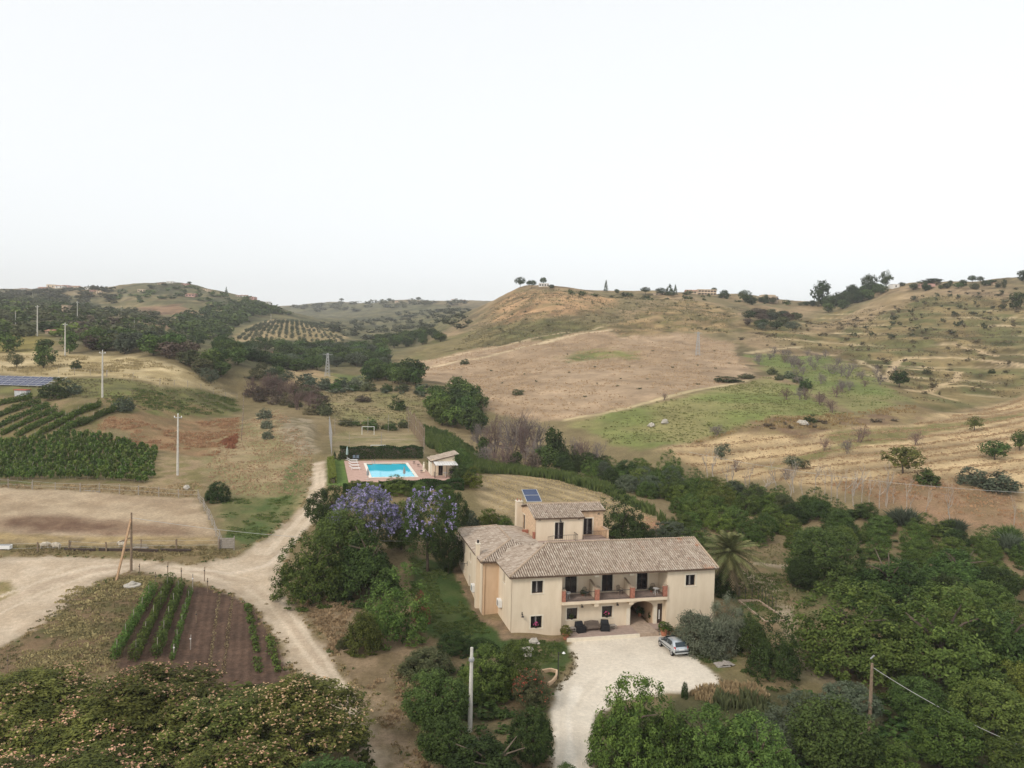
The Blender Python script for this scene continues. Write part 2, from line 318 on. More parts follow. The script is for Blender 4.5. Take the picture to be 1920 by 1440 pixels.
# foreground
R('ground', [(560,1140),(780,1110),(800,1200),(1040,1270),(1050,1300),(1040,1450),(700,1460),(640,1260)], (.27,.195,.12), (.17,.125,.07), 2.2, 1.2, 1.5)
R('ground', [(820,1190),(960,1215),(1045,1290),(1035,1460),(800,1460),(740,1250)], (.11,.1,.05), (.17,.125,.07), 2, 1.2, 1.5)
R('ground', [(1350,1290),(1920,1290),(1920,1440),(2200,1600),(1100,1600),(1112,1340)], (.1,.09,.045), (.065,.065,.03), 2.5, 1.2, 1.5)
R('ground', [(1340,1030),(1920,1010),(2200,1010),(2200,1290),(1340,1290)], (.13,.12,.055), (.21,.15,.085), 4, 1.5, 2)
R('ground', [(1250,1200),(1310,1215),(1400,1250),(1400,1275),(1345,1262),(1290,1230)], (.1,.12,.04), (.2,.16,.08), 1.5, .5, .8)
R('ground', [(1345,1262),(1400,1262),(1560,1285),(1560,1300),(1340,1292)], (.27,.2,.11), (.17,.14,.07), 1.5, .6, .8)
R('footpath', [(1380,1062),(1440,1085),(1475,1120),(1490,1180),(1495,1230),(1570,1280),(1560,1296),(1500,1270),(1478,1230),(1468,1180),(1450,1130),(1420,1095),(1370,1075)], (.36,.29,.2), (.2,.165,.09), 1.5, .7, 1.2)
R('footpath', [(1415,1052),(1480,1060),(1560,1062),(1560,1068),(1470,1066),(1410,1058)], (.36,.29,.2), None, 1.5, .4, .6)
R('stubble_field', [(880,888),(960,890),(1060,902),(1150,932),(1232,968),(1275,1000),(1220,1010),(1120,990),(960,990),(915,965),(890,925)], (.345,.265,.155), (.26,.2,.115), 5, .8, 1, stub=1)
R('ground', [(1180,960),(1240,975),(1275,1000),(1240,1015),(1190,985)], (.36,.2,.12), (.28,.19,.11), 2, 1, 1.2)
R('lawn', [(770,1040),(850,1062),(905,1160),(955,1196),(1062,1200),(1072,1238),(1045,1272),(990,1248),(880,1215),(800,1190),(770,1110)], (.048,.078,.023), (.07,.09,.031), 2, .5, .5)
R('ground', [(848,1062),(860,1062),(908,1160),(945,1165),(962,1193),(1052,1197),(1050,1203),(945,1199),(925,1172),(895,1165)], (.27,.19,.12), (.17,.125,.08), .8, .3, .5)
R('lawn', [(988,1212),(1010,1206),(1040,1225),(1010,1250),(985,1236)], (.2,.155,.09), (.1,.11,.04), 1, .6, .9)
R('lawn', [(612,860),(645,862),(658,912),(612,912)], (.12,.18,.045), (.1,.15,.04), 2, .4, .4)
R('ground', [(120,1110),(200,1082),(250,1072),(300,1080),(300,1100),(262,1170),(200,1260),(-50,1300),(-50,1225),(80,1172)], (.175,.12,.07), (.11,.10,.042), 2, .8, 1.2)
R('garden_bed', [(300,1092),(345,1098),(400,1102),(470,1132),(512,1190),(548,1262),(520,1330),(330,1330),(215,1250),(262,1160)], (.112,.070,.049), (.088,.056,.040), 1, .5, .5, rake=1, fine=1.2)
R('dirt_road', [(-200,1044),(0,1046),(150,1046),(260,1051),(360,1061),(440,1046),(500,1008),(545,973),(572,945),(585,905),(584,870),(610,863),(612,910),(602,960),(582,985),(545,1028),(522,1072),(532,1110),(562,1160),(602,1210),(634,1258),(700,1340),(760,1440),(690,1460),(640,1350),(560,1268),(520,1200),(492,1152),(450,1121),(390,1096),(300,1076),(250,1069),(200,1080),(150,1110),(80,1170),(0,1216),(-200,1280)], (.50,.405,.30), (.42,.33,.235), 2.2, .55, .9, track=1, fine=.75)
R('ground', [(-60,1092),(18,1092),(32,1110),(0,1130),(-60,1140)], (.3,.23,.12), (.2,.17,.07), 1.5, .6, .8)
R('ground', [(640,1280),(700,1300),(750,1380),(800,1460),(740,1460),(690,1380)], (.30,.22,.145), (.2,.155,.09), 1.2, .8, 1.2)
R('gravel_yard', [(1062,1195),(1150,1190),(1248,1187),(1262,1195),(1292,1225),(1346,1268),(1350,1282),(1300,1295),(1240,1300),(1150,1318),(1112,1345),(1108,1400),(1118,1460),(1035,1460),(1036,1400),(1034,1330),(1050,1288),(1072,1262),(1082,1238)], (.66,.585,.48), (.60,.525,.425), 3, .35, .5, fine=.5)

# grid
YR = np.exp(np.arange(math.log(24), math.log(3600), .0061))
sc = np.arange(-.74, .7401, .0025); out = .74+np.cumsum(np.linspace(.006, .06, 16)); SC = np.r_[-out[::-1], sc, out]
NY, NX = len(YR), len(SC)
GX = (SC[None]*YR[:, None]).ravel(); GY = np.repeat(YR, NX); GZ = hfun(GX, GY)
col = np.empty((len(GX), 3)); rid = np.zeros(len(GX), int); terr = np.zeros(len(GX)); fine = np.ones(len(GX))
n0 = fbm(GX, GY, 40, 4, 40)[:, None]; nf = fbm(GX, GY, 9, 3, 60)
base1, base2 = np.array((.25, .185, .105)), np.array((.15, .125, .06)); col[:] = base1*n0*1.0+base2*(1-n0)
RN = fbm(GX, GY, 6, 3, 70)-.5; RNf = fbm(GX, GY, 1.6, 3, 71)-.5; RNff = fbm(GX, GY, 30, 3, 72)-.5
names = ['ground']
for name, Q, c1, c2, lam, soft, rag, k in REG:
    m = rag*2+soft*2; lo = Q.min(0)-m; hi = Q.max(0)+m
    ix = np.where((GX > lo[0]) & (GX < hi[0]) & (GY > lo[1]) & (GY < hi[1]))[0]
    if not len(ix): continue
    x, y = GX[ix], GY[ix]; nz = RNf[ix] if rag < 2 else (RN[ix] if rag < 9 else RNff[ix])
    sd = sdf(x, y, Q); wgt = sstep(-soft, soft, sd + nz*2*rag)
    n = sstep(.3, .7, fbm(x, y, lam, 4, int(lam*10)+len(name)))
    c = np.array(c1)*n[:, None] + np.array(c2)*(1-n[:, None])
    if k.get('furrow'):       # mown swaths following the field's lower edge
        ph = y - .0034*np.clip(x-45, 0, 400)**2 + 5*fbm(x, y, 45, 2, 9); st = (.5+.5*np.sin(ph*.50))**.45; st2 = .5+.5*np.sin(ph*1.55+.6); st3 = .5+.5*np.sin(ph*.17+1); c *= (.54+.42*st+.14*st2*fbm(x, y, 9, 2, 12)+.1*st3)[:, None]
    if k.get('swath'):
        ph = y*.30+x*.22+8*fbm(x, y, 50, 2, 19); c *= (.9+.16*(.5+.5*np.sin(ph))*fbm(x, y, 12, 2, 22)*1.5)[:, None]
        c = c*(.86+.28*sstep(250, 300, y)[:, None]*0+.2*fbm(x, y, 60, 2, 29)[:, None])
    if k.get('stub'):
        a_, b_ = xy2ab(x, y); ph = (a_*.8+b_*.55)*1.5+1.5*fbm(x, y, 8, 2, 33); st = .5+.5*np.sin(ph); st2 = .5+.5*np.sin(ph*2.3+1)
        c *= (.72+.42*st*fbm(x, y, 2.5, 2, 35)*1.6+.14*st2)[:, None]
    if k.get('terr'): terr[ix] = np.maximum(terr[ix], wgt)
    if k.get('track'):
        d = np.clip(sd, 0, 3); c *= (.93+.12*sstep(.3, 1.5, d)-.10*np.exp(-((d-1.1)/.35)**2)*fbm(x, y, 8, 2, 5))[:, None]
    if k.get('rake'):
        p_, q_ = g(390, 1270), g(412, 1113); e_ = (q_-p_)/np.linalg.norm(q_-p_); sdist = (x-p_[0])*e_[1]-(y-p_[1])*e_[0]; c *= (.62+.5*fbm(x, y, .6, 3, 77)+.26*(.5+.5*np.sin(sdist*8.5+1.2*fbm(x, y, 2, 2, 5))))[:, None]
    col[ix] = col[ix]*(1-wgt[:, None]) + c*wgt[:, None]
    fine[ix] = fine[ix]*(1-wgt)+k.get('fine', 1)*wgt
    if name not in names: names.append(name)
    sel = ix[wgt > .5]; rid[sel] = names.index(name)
# terraces on the right hand slope: real steps with bare risers
tz = GZ/5.2 + (fbm(GX, GY, 90, 2, 81)-.5)*2.2; fr = tz-np.floor(tz)
stp = sstep(.62, .98, fr)-fr
GZ = GZ + terr*stp*5.2*.3
brk = sstep(.3, .5, fbm(GX, GY, 45, 2, 85))
ed = np.exp(-((fr-.62)/.055)**2)*terr*brk
col = col*(1-.9*ed[:, None]) + np.array((.52, .40, .25))*.9*ed[:, None]
ri = np.exp(-((fr-.82)/.1)**2)*terr; col *= (1-.35*ri*sstep(.3, .6, nf))[:, None]
# patchy tussocks on all far slopes
hs_ = sstep(230, 330, GY)*(np.isin(rid, [names.index(q) for q in ('ground', 'hillside')])); tk = sstep(.44, .62, fbm(GX, GY, 7, 3, 95))*sstep(.3, .6, fbm(GX, GY, 55, 2, 96))
col *= (1-.42*tk*hs_)[:, None]
# dirt tracks on the slopes, wheel ruts on the roads
for pts, wd, cc in (([(1052,1440),(1052,1380),(1050,1330),(1066,1285),(1090,1250),(1130,1225),(1200,1210)], .16, (.60,.525,.425)), ([(1085,1440),(1084,1380),(1080,1335),(1094,1300),(1120,1270),(1170,1250),(1250,1235)], .16, (.60,.525,.425)), ([(1070,1440),(1068,1380),(1066,1335),(1082,1292)], .3, (.69,.62,.52)), ([(1130,1225),(1180,1240),(1240,1262),(1310,1275)], .14, (.58,.505,.41)), ([(0,1150),(80,1110),(170,1078),(260,1062),(360,1075),(450,1095),(500,1130),(545,1190),(590,1245),(640,1310)], .22, (.555,.455,.34)), ([(0,1118),(90,1085),(180,1062),(270,1056),(370,1066),(470,1085),(525,1125),(570,1185),(612,1240),(660,1310)], .22, (.555,.455,.34)), ([(0,1132),(85,1097),(175,1070),(265,1059),(365,1070),(460,1090),(512,1128),(558,1188),(600,1243)], .3, (.44,.345,.25)), ([(560,1010),(500,1060),(430,1075),(350,1068)], .2, (.58,.48,.37)), ([(606,880),(606,920),(590,960),(560,1000),(520,1050)], .2, (.555,.455,.34)), ([(594,880),(594,920),(578,955),(545,990),(500,1040)], .2, (.555,.455,.34)), ([(1655,712),(1672,690),(1690,672),(1705,667),(1790,668),(1850,676),(1920,682)], 1.3, (.48,.36,.22)), ([(1700,690),(1760,693),(1800,697),(1790,710),(1760,725),(1740,730),(1700,728)], 1.1, (.46,.34,.2)), ([(1740,730),(1770,742),(1790,748)], 1.2, (.46,.34,.2)), ([(1790,642),(1830,655),(1870,665)], 1.1, (.45,.33,.2)), ([(1760,725),(1810,722),(1860,730)], .9, (.42,.32,.18)), ([(1145,618),(1030,640),(900,672),(800,690)], 1.6, (.50,.39,.25)), ([(1130,612),(1000,634),(880,660),(760,684)], 1.2, (.47,.36,.23)), ([(1060,787),(1130,776),(1250,745),(1400,714)], 1.0, (.45,.36,.21)), ([(1400,662),(1450,655),(1500,650)], 1.2, (.42,.33,.2)), ([(1600,672),(1640,690),(1668,715)], 1.0, (.42,.33,.2))):
    Wp = [g(u, v) for u, v in pts]; lo = np.min(Wp, 0)-8; hi = np.max(Wp, 0)+8; ix = np.where((GX > lo[0]) & (GX < hi[0]) & (GY > lo[1]) & (GY < hi[1]))[0]; dd = np.full(len(ix), 1e9)
    for p_, q_ in zip(Wp[:-1], Wp[1:]):
        e_ = q_-p_; t_ = np.clip(((GX[ix]-p_[0])*e_[0]+(GY[ix]-p_[1])*e_[1])/(e_@e_), 0, 1); dd = np.minimum(dd, np.hypot(GX[ix]-p_[0]-t_*e_[0], GY[ix]-p_[1]-t_*e_[1]))
    w_ = (1-sstep(wd*.6, wd*1.6, dd+RN[ix]*1.2))[:, None]*.9; col[ix] = col[ix]*(1-w_)+np.array(cc)*w_
col *= (1+fine*(.28*fbm(GX, GY, 2.3, 2, 90)-.14))[:, None]
col *= (1+sstep(110, 200, GY)*(.5*(fbm(GX, GY, 4.5, 4, 97)-.5)+.3*(fbm(GX, GY, 16, 3, 98)-.5)))[:, None]
lum = col.mean(1, keepdims=True); col = np.clip(lum+(col-lum)*1.02, .01, .9)

M_G = bpy.data.materials.new('ground_cover'); M_G.use_nodes = True
def _gm():
    t = M_G.node_tree; N = t.nodes; L = t.links; b = N['Principled BSDF']; b.inputs['Roughness'].default_value = .95; b.inputs['Specular IOR Level'].default_value = .08
    a = N.new('ShaderNodeAttribute'); a.attribute_name = 'albedo'; tc = N.new('ShaderNodeTexCoord')
    v = None
    for sc_, amt in ((.35, .16), (2.6, .30), (9, .26)):
        n = N.new('ShaderNodeTexNoise'); n.inputs['Scale'].default_value = sc_; n.inputs['Detail'].default_value = 5; n.inputs['Roughness'].default_value = .7; L.new(tc.outputs['Object'], n.inputs['Vector'])
        r = N.new('ShaderNodeMapRange'); r.inputs[1].default_value = .25; r.inputs[2].default_value = .75; r.inputs[3].default_value = 1-amt; r.inputs[4].default_value = 1+amt
        L.new(n.outputs['Fac'], r.inputs[0])
        if v is None: v = r.outputs[0]
        else:
            m = N.new('ShaderNodeMath'); m.operation = 'MULTIPLY'; L.new(v, m.inputs[0]); L.new(r.outputs[0], m.inputs[1]); v = m.outputs[0]
    mf = N.new('ShaderNodeMath'); mf.operation = 'SUBTRACT'; mf.inputs[1].default_value = 1; L.new(v, mf.inputs[0]); mg = N.new('ShaderNodeMath'); mg.operation = 'MULTIPLY_ADD'; mg.inputs[2].default_value = 1; L.new(mf.outputs[0], mg.inputs[0]); L.new(a.outputs['Alpha'], mg.inputs[1]); v = mg.outputs[0]
    h = N.new('ShaderNodeHueSaturation'); L.new(a.outputs['Color'], h.inputs['Color']); L.new(v, h.inputs['Value']); L.new(h.outputs[0], b.inputs['Base Color'])
    bp = N.new('ShaderNodeBump'); bp.inputs['Strength'].default_value = .6; bp.inputs['Distance'].default_value = .12; L.new(v, bp.inputs['Height']); L.new(bp.outputs[0], b.inputs['Normal'])
_gm()
jj, ii = np.meshgrid(np.arange(NX-1), np.arange(NY-1)); q0 = (ii*NX+jj).ravel()
QD = np.stack([q0, q0+1, q0+NX+1, q0+NX], 1); fr_ = rid[q0]
# leave holes for the pool basin
pa, pb = xy2ab(GX, GY); inpool = (pa > -10.6) & (pa < -2.2) & (pb > 61.2) & (pb < 77.6)
keep = ~inpool[QD].all(1); QD = QD[keep]; fr_ = fr_[keep]
for k, nm in enumerate(names):
    q = QD[fr_ == k]
    if not len(q): continue
    us, inv = np.unique(q, return_inverse=True)
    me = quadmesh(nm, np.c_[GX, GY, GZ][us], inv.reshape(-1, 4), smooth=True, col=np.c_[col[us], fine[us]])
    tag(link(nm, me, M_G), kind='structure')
# ------------------------------------------------------------------ foliage prototypes (unit size: 1 wide, 1 tall, standing on z = 0)
def leaves(C, Nn, size, asp, rng, tint):
    """one pointed quad per leaf at centres C, facing Nn"""
    n = len(C); Nn = Nn/np.linalg.norm(Nn, axis=1, keepdims=True); r = rng.normal(size=(n, 3))
    T = np.cross(Nn, r); T /= np.linalg.norm(T, axis=1, keepdims=True)+1e-9; B = np.cross(Nn, T)
    l = (size*(.65+.7*rng.random(n)))[:, None]; wd = l*asp
    V = np.stack([C-T*l, C-B*wd+Nn*l*.12, C+T*l, C+B*wd+Nn*l*.12], 1).reshape(-1, 3)
    return V, np.arange(4*n).reshape(-1, 4), tint
def crown(name, seed, ncl, nlf, leaf, cr, zb=.12, asp=.5, shape='ell', flat=1., fill=.3, jag=.16, upb=.45):
    rng = np.random.default_rng(seed); C = []; Nn = []; T = []
    cz = (1+zb)/2; rz = (1-zb)/2
    lob = rng.normal(size=(7, 3)); lob /= np.linalg.norm(lob, axis=1, keepdims=True); la = rng.uniform(-jag, jag*.7, 7)
    for i in range(ncl):
        d = rng.normal(size=3); d /= np.linalg.norm(d)
        if shape in ('dome', 'umbrella') and d[2] < -.15: d[2] *= -.6
        rad = 1+sum(la[j]*max(0, d@lob[j])**3 for j in range(7))*2.2 - abs(rng.normal())*.06
        if rng.random() < fill: rad *= rng.uniform(.35, .85)
        if shape == 'ell': p = np.array([d[0]*.5, d[1]*.5, d[2]*rz])*rad*(1-cr*1.2)+[0, 0, cz]
        elif shape == 'dome': p = np.array([d[0]*.5, d[1]*.5, max(d[2], -.1)*(1-zb)])*rad*(1-cr)+[0, 0, zb]
        elif shape == 'umbrella': p = np.array([d[0]*.5, d[1]*.5, 0])*rad*math.sqrt(rng.random()); p = p*(1-cr) + [0, 0, 1-(1-zb)*(1.6*(p[0]**2+p[1]**2)/.25*.32+.3*rng.random()+.28*vnoise(np.array([p[0]*5+seed]), np.array([p[1]*5]), seed)[0])]
        elif shape == 'cone': t = rng.random()**1.3; a = rng.random()*6.283; r_ = .5*(1-t)**.75*(.75+.3*rng.random()); p = np.array([math.cos(a)*r_, math.sin(a)*r_, zb+(1-zb)*t*.97])
        elif shape == 'row': p = np.array([rng.uniform(-.5, .5), rng.uniform(-.5, .5)*.75, zb+(1-zb)*(.25+.65*math.sqrt(rng.random()))])
        k = max(3, int(nlf*rng.uniform(.7, 1.3))); o = rng.normal(size=(k, 3)); o /= np.linalg.norm(o, axis=1, keepdims=True)
        q = p + o*(rng.random((k, 1))**.45)*cr*rng.uniform(.7, 1.25)*np.array([1, 1, flat])
        out = q-np.array([0, 0, cz*.8]); out /= np.linalg.norm(out, axis=1, keepdims=True)+1e-6
        C.append(q); Nn.append(o*.5+out*.55+np.array([0, 0, upb])+rng.normal(size=(k, 3))*.45)
        T.append(np.clip(rng.normal(.45, .2)+rng.normal(0, .16, k), 0, 1))
    C = np.concatenate(C); C[:, 2] = np.maximum(C[:, 2], .01)
    return quadmesh(name, *[*leaves(C, np.concatenate(Nn), leaf, asp, rng, None)[:2]], tint=np.concatenate(T))
def puffs(name, seed, host, n, size, top=.0, per=5, spread=.03):
    """blossom clusters sitting on the outside of a crown mesh"""
    rng = np.random.default_rng(seed); co = np.empty(len(host.vertices)*3, np.float32); host.vertices.foreach_get('co', co); co = co.reshape(-1, 4, 3).mean(1)
    c = co-np.array([0, 0, .45]); r = np.linalg.norm(c*np.array([1, 1, .8]), axis=1); sc_ = r+c[:, 2]*.35
    cl = vnoise(co[:, 0]*7+seed, co[:, 1]*7+co[:, 2]*5, seed); ok = np.where((sc_ > np.quantile(sc_, .5)) & (co[:, 2] > top) & (cl > .22+.3*rng.random(len(co))))[0]; pk = rng.choice(ok, min(n, len(ok)), replace=False); cc = co[pk]+c[pk]/r[pk][:, None]*size*.8
    C = np.repeat(cc, per, 0)+rng.normal(size=(len(cc)*per, 3))*spread
    Nn = rng.normal(size=C.shape)+np.array([0, 0, .8]); t = np.repeat(rng.random(len(cc)), per)*.7+rng.random(len(C))*.3
    V, Q, _ = leaves(C, Nn, size, .75, rng, None); return quadmesh(name, V, Q, tint=t)
def trunkmesh(name, seed, h=.45, r=.022, limbs=5, top=.75, lean=.03, reach=.3):
    rng = np.random.default_rng(seed); m = MB(); a = rng.random()*6.28; p = [(0, 0, -.05)]
    for i in range(1, 5): t = i/4; p.append((math.cos(a)*lean*t, math.sin(a)*lean*t, h*t))
    m.tube(p, [r*1.25, r, r*.9, r*.85, r*.75], 7)
    for i in range(limbs):
        b = a+6.283*i/limbs+rng.normal()*.3; s0 = p[-1] if i % 2 else p[-2]; rr = reach*rng.uniform(.6, 1.1)
        e = (s0[0]+math.cos(b)*rr, s0[1]+math.sin(b)*rr, h+(top-h)*rng.uniform(.6, 1.1)); md = tuple((x+y)/2 for x, y in zip(s0, e)); md = (md[0]*.9, md[1]*.9, md[2]+.03)
        m.tube([s0, md, e], [r*.6, r*.42, r*.18], 5)
    return m.mesh(name, True)
def baremesh(name, seed, depth=4, fan=3, trunk=.35, r=.014, spread=.55, up=.55, nt=1):
    """leafless branching skeleton"""
    rng = np.random.default_rng(seed); m = MB()
    def grow(p, d, L, rad, k):
        q = p+d*L; mid = (p+q)/2+Vector(rng.normal(size=3))*L*.06
        m.tube([p, mid, q], [rad, rad*.85, rad*.65], 4 if k < 2 else 3, cap=False)
        if k == depth: return
        for i in range(fan if k else fan+1):
            v = Vector(rng.normal(size=3)); v = (d*.9+v*spread+Vector((0, 0, up*.5))).normalized()
            grow(p+d*L*rng.uniform(.55, 1), v, L*rng.uniform(.55, .8), rad*.6, k+1)
    for t in range(nt): grow(Vector((rng.normal()*.05*(nt > 1), rng.normal()*.05*(nt > 1), -.02)), Vector((rng.normal()*.12*(1+nt*.3), rng.normal()*.12*(1+nt*.3), 1)).normalized(), trunk, r, 0)
    co = np.array(m.v); s = np.percentile(np.abs(co[:, :2]), 99); co[:, :2] *= .5/s; co[:, 2] /= np.percentile(co[:, 2], 99.5); m.v = [tuple(c) for c in co]
    return m.mesh(name)
def reedmesh(name, seed, n=500, wdt=.010, lean=.16):
    rng = np.random.default_rng(seed); a = rng.random(n)*6.283; r = np.sqrt(rng.random(n))*.36; b = np.c_[r*np.cos(a), r*np.sin(a), np.zeros(n)]
    h = (.55+.45*rng.random(n))*(1-.35*(r/.36)**2); d = rng.normal(size=(n, 2))*lean+b[:, :2]*.5
    ph = rng.random(n)*6.283; s = np.c_[np.cos(ph), np.sin(ph), np.zeros(n)]*wdt*(1+.6*rng.random((n, 1)))
    mid = b+np.c_[d*.35, h*.62]; tp = b+np.c_[d, h]
    V = np.stack([b-s, b+s, mid+s*1.2, mid-s*1.2, tp], 1).reshape(-1, 3); k = np.arange(n)[:, None]*5
    Q = np.concatenate([k+[0, 1, 2, 3], k+[3, 2, 4, 4]], 0)
    me = bpy.data.meshes.new(name); me.from_pydata(V.tolist(), [], [tuple(q) if q[2] != q[3] else tuple(q[:3]) for q in Q.tolist()])
    at = me.attributes.new('tint', 'FLOAT', 'FACE'); t = np.clip(rng.normal(.45, .22, n), 0, 1); at.data.foreach_set('value', np.r_[t, t].astype(np.float32)); me.update(); return me

LM = dict(
 broad=leafmat('leaf_broad', (.034, .060, .015), (.115, .168, .043)), walnut=leafmat('leaf_walnut', (.044, .074, .016), (.148, .198, .045)),
 dark=leafmat('leaf_dark', (.023, .040, .012), (.072, .105, .027)), citrus=leafmat('leaf_citrus', (.036, .064, .014), (.130, .182, .037)),
 lime=leafmat('leaf_lime', (.07, .098, .016), (.20, .235, .05)), olive=leafmat('leaf_olive', (.10, .115, .07), (.26, .27, .18)),
 grey=leafmat('leaf_grey', (.06, .078, .047), (.125, .145, .09)), brownish=leafmat('leaf_brownish', (.075, .055, .04), (.16, .12, .085), .1),
 silk=leafmat('leaf_silk', (.050, .060, .013), (.175, .18, .042)), yellow=leafmat('leaf_yellow', (.10, .105, .025), (.23, .21, .06)),
 pine=leafmat('leaf_pine', (.022, .040, .014), (.064, .094, .03)), reed=leafmat('leaf_reed', (.05, .082, .022), (.125, .165, .05)),
 scrub=leafmat('leaf_scrub', (.052, .060, .026), (.135, .138, .062)), straw=leafmat('leaf_straw', (.31, .22, .12), (.50, .37, .215), .1), green=leafmat('leaf_fieldgreen', (.125, .145, .042), (.24, .24, .09), .1), rust=leafmat('leaf_rust', (.24, .14, .07), (.43, .28, .15), .1), tuft=leafmat('leaf_tuft', (.11, .098, .047), (.23, .19, .10), .1), vine=leafmat('leaf_vine', (.045, .085, .015), (.155, .215, .046)),
 hedge=leafmat('leaf_hedge', (.014, .032, .009), (.05, .085, .02)), redweed=leafmat('leaf_red', (.26, .11, .06), (.38, .17, .09)),
 oleander=leafmat('petal_red', (.28, .03, .035), (.5, .09, .085)), lilac=leafmat('petal_lilac', (.19, .16, .31), (.39, .34, .52)),
 pink=leafmat('petal_pink', (.60, .33, .20), (.77, .55, .34)), dry=leafmat('leaf_dry', (.20, .15, .075), (.40, .31, .17), .1), magenta=leafmat('petal_magenta', (.55, .06, .22), (.75, .2, .4)),
 grass=leafmat('leaf_grass', (.05, .085, .022), (.16, .18, .058)), palm=leafmat('leaf_palm', (.085, .095, .035), (.22, .22, .09)), palmdry=leafmat('leaf_palmdry', (.16, .12, .07), (.28, .22, .13)))
M_BARK = mat('bark', (.13, .10, .075), .95, .1, (9, .4), (14, .6, .03)); M_GREYBARK = mat('grey_bark', (.40, .345, .29), .95, .1, (7, .35)); M_TWIG = mat('twig', (.20, .165, .15), .95, .1, (3, .3), rnd=.15)
M_TWIGR = mat('twig_brown', (.17, .115, .10), .95, .1, (3, .3), rnd=.15)
PR = {}
def proto(key, crowns, trunks): PR[key] = (crowns, trunks)
TR = [trunkmesh('trunk', 11+i) for i in range(3)]; TRT = [trunkmesh('trunk', 31+i, .45, .02, 6, .66, .05, .26) for i in range(2)]; TRS = [trunkmesh('trunk', 51+i, .3, .03, 4, .6, .04, .25) for i in range(2)]
NEAR = dict(broad=[crown('crown', 100+i, 260, 46, .019, .08, .06, fill=.25) for i in range(3)],
 big=[crown('crown', 120+i, 420, 44, .0155, .06, .04, .5, 'dome', jag=.24, fill=.22) for i in range(4)],
 citrus=[crown('crown', 140+i, 230, 44, .020, .085, .03, .5, 'dome', fill=.2, jag=.2) for i in range(3)],
 olive=[crown('crown', 160+i, 300, 56, .021, .085, .05, .28, 'dome', flat=1.25, jag=.22, fill=.25) for i in range(2)],
 umb=[crown('crown', 180+i, 560, 34, .0125, .048, .30, .42, 'umbrella', .7, fill=0, upb=.8) for i in range(3)],
 jac=[crown('crown', 200+i, 230, 44, .015, .08, .18, .35, jag=.2) for i in range(2)])
MID = dict(broad=[crown('crown', 300+i, 75, 18, .045, .13, .06, .6) for i in range(4)], citrus=[crown('crown', 320+i, 70, 18, .045, .13, .02, .6, 'dome', fill=.2) for i in range(3)],
 olive=[crown('crown', 340+i, 60, 20, .042, .14, .12, .4, jag=.22) for i in range(3)], pine=[crown('crown', 360+i, 80, 20, .04, .12, .32, .5, 'ell', fill=.25, jag=.1) for i in range(2)],
 cyp=[crown('crown', 380+i, 80, 16, .05, .10, .02, .5, 'cone', 2.) for i in range(2)], tall=[crown('crown', 390+i, 80, 18, .042, .12, .25, .5, jag=.25) for i in range(2)])
LOW = [crown('shrub', 500+i, 18, 5, .115, .2, .0, .75, 'ell', fill=.15, upb=.15) for i in range(5)]
BARE = [baremesh('branches', 600+i, 4, 3) for i in range(3)]; BUSHY = [baremesh('branches', 620+i, 4, 3, .22, .010, .8, .5, 4) for i in range(3)]; SNAG = [baremesh('branches', 640+i, 3, 2, .6, .020, .4, .8) for i in range(4)]
REED = [reedmesh('blades', 700+i) for i in range(3)]

def plant(name, u, vb, wpx, hpx, crownme, leaf, trunk=None, label=None, cat='tree', group=None, part='crown', extra=(), rz=None, xy=None, sink=.0, bark=None):
    """a plant whose foot is seen at pixel (u, vb); size given in photograph pixels at its distance"""
    p = g(u, vb) if xy is None else np.array(xy); z = gz(*p)-sink; k = p[1]/F
    w_, h_ = (wpx*k, hpx*k) if xy is None else (wpx, hpx)
    rz = random.random()*6.283 if rz is None else rz
    root = empty(name, (p[0], p[1], z), rz, label, cat, group)
    def put(nm, me, m):
        if not me.materials: me.materials.append(None)
        o = bpy.data.objects.new(nm, me); COL.objects.link(o); o.parent = root; o.scale = (w_, w_, h_)
        o.material_slots[0].link = 'OBJECT'; o.material_slots[0].material = m; return o
    c = put(part, crownme, leaf)
    if trunk: put('trunk', trunk, bark or M_BARK)
    for nm, me, m in extra:
        b = put(nm, me, m)
    return root
def scat(pts, spacing, jit=.45, seed=0, aligned=False):
    """world points on a jittered grid inside a pixel polygon"""
    Q = wpoly(pts); rng = np.random.default_rng(seed); lo, hi = Q.min(0), Q.max(0)
    n = (hi-lo)/spacing+2; X, Y = np.meshgrid(np.arange(int(n[0])), np.arange(int(n[1])))
    x = lo[0]+(X+.5*(Y % 2)*(not aligned)+rng.uniform(-jit, jit, X.shape))*spacing; y = lo[1]+(Y+rng.uniform(-jit, jit, X.shape))*spacing
    x, y = x.ravel(), y.ravel(); ok = inpoly(x, y, Q); return np.c_[x[ok], y[ok]]
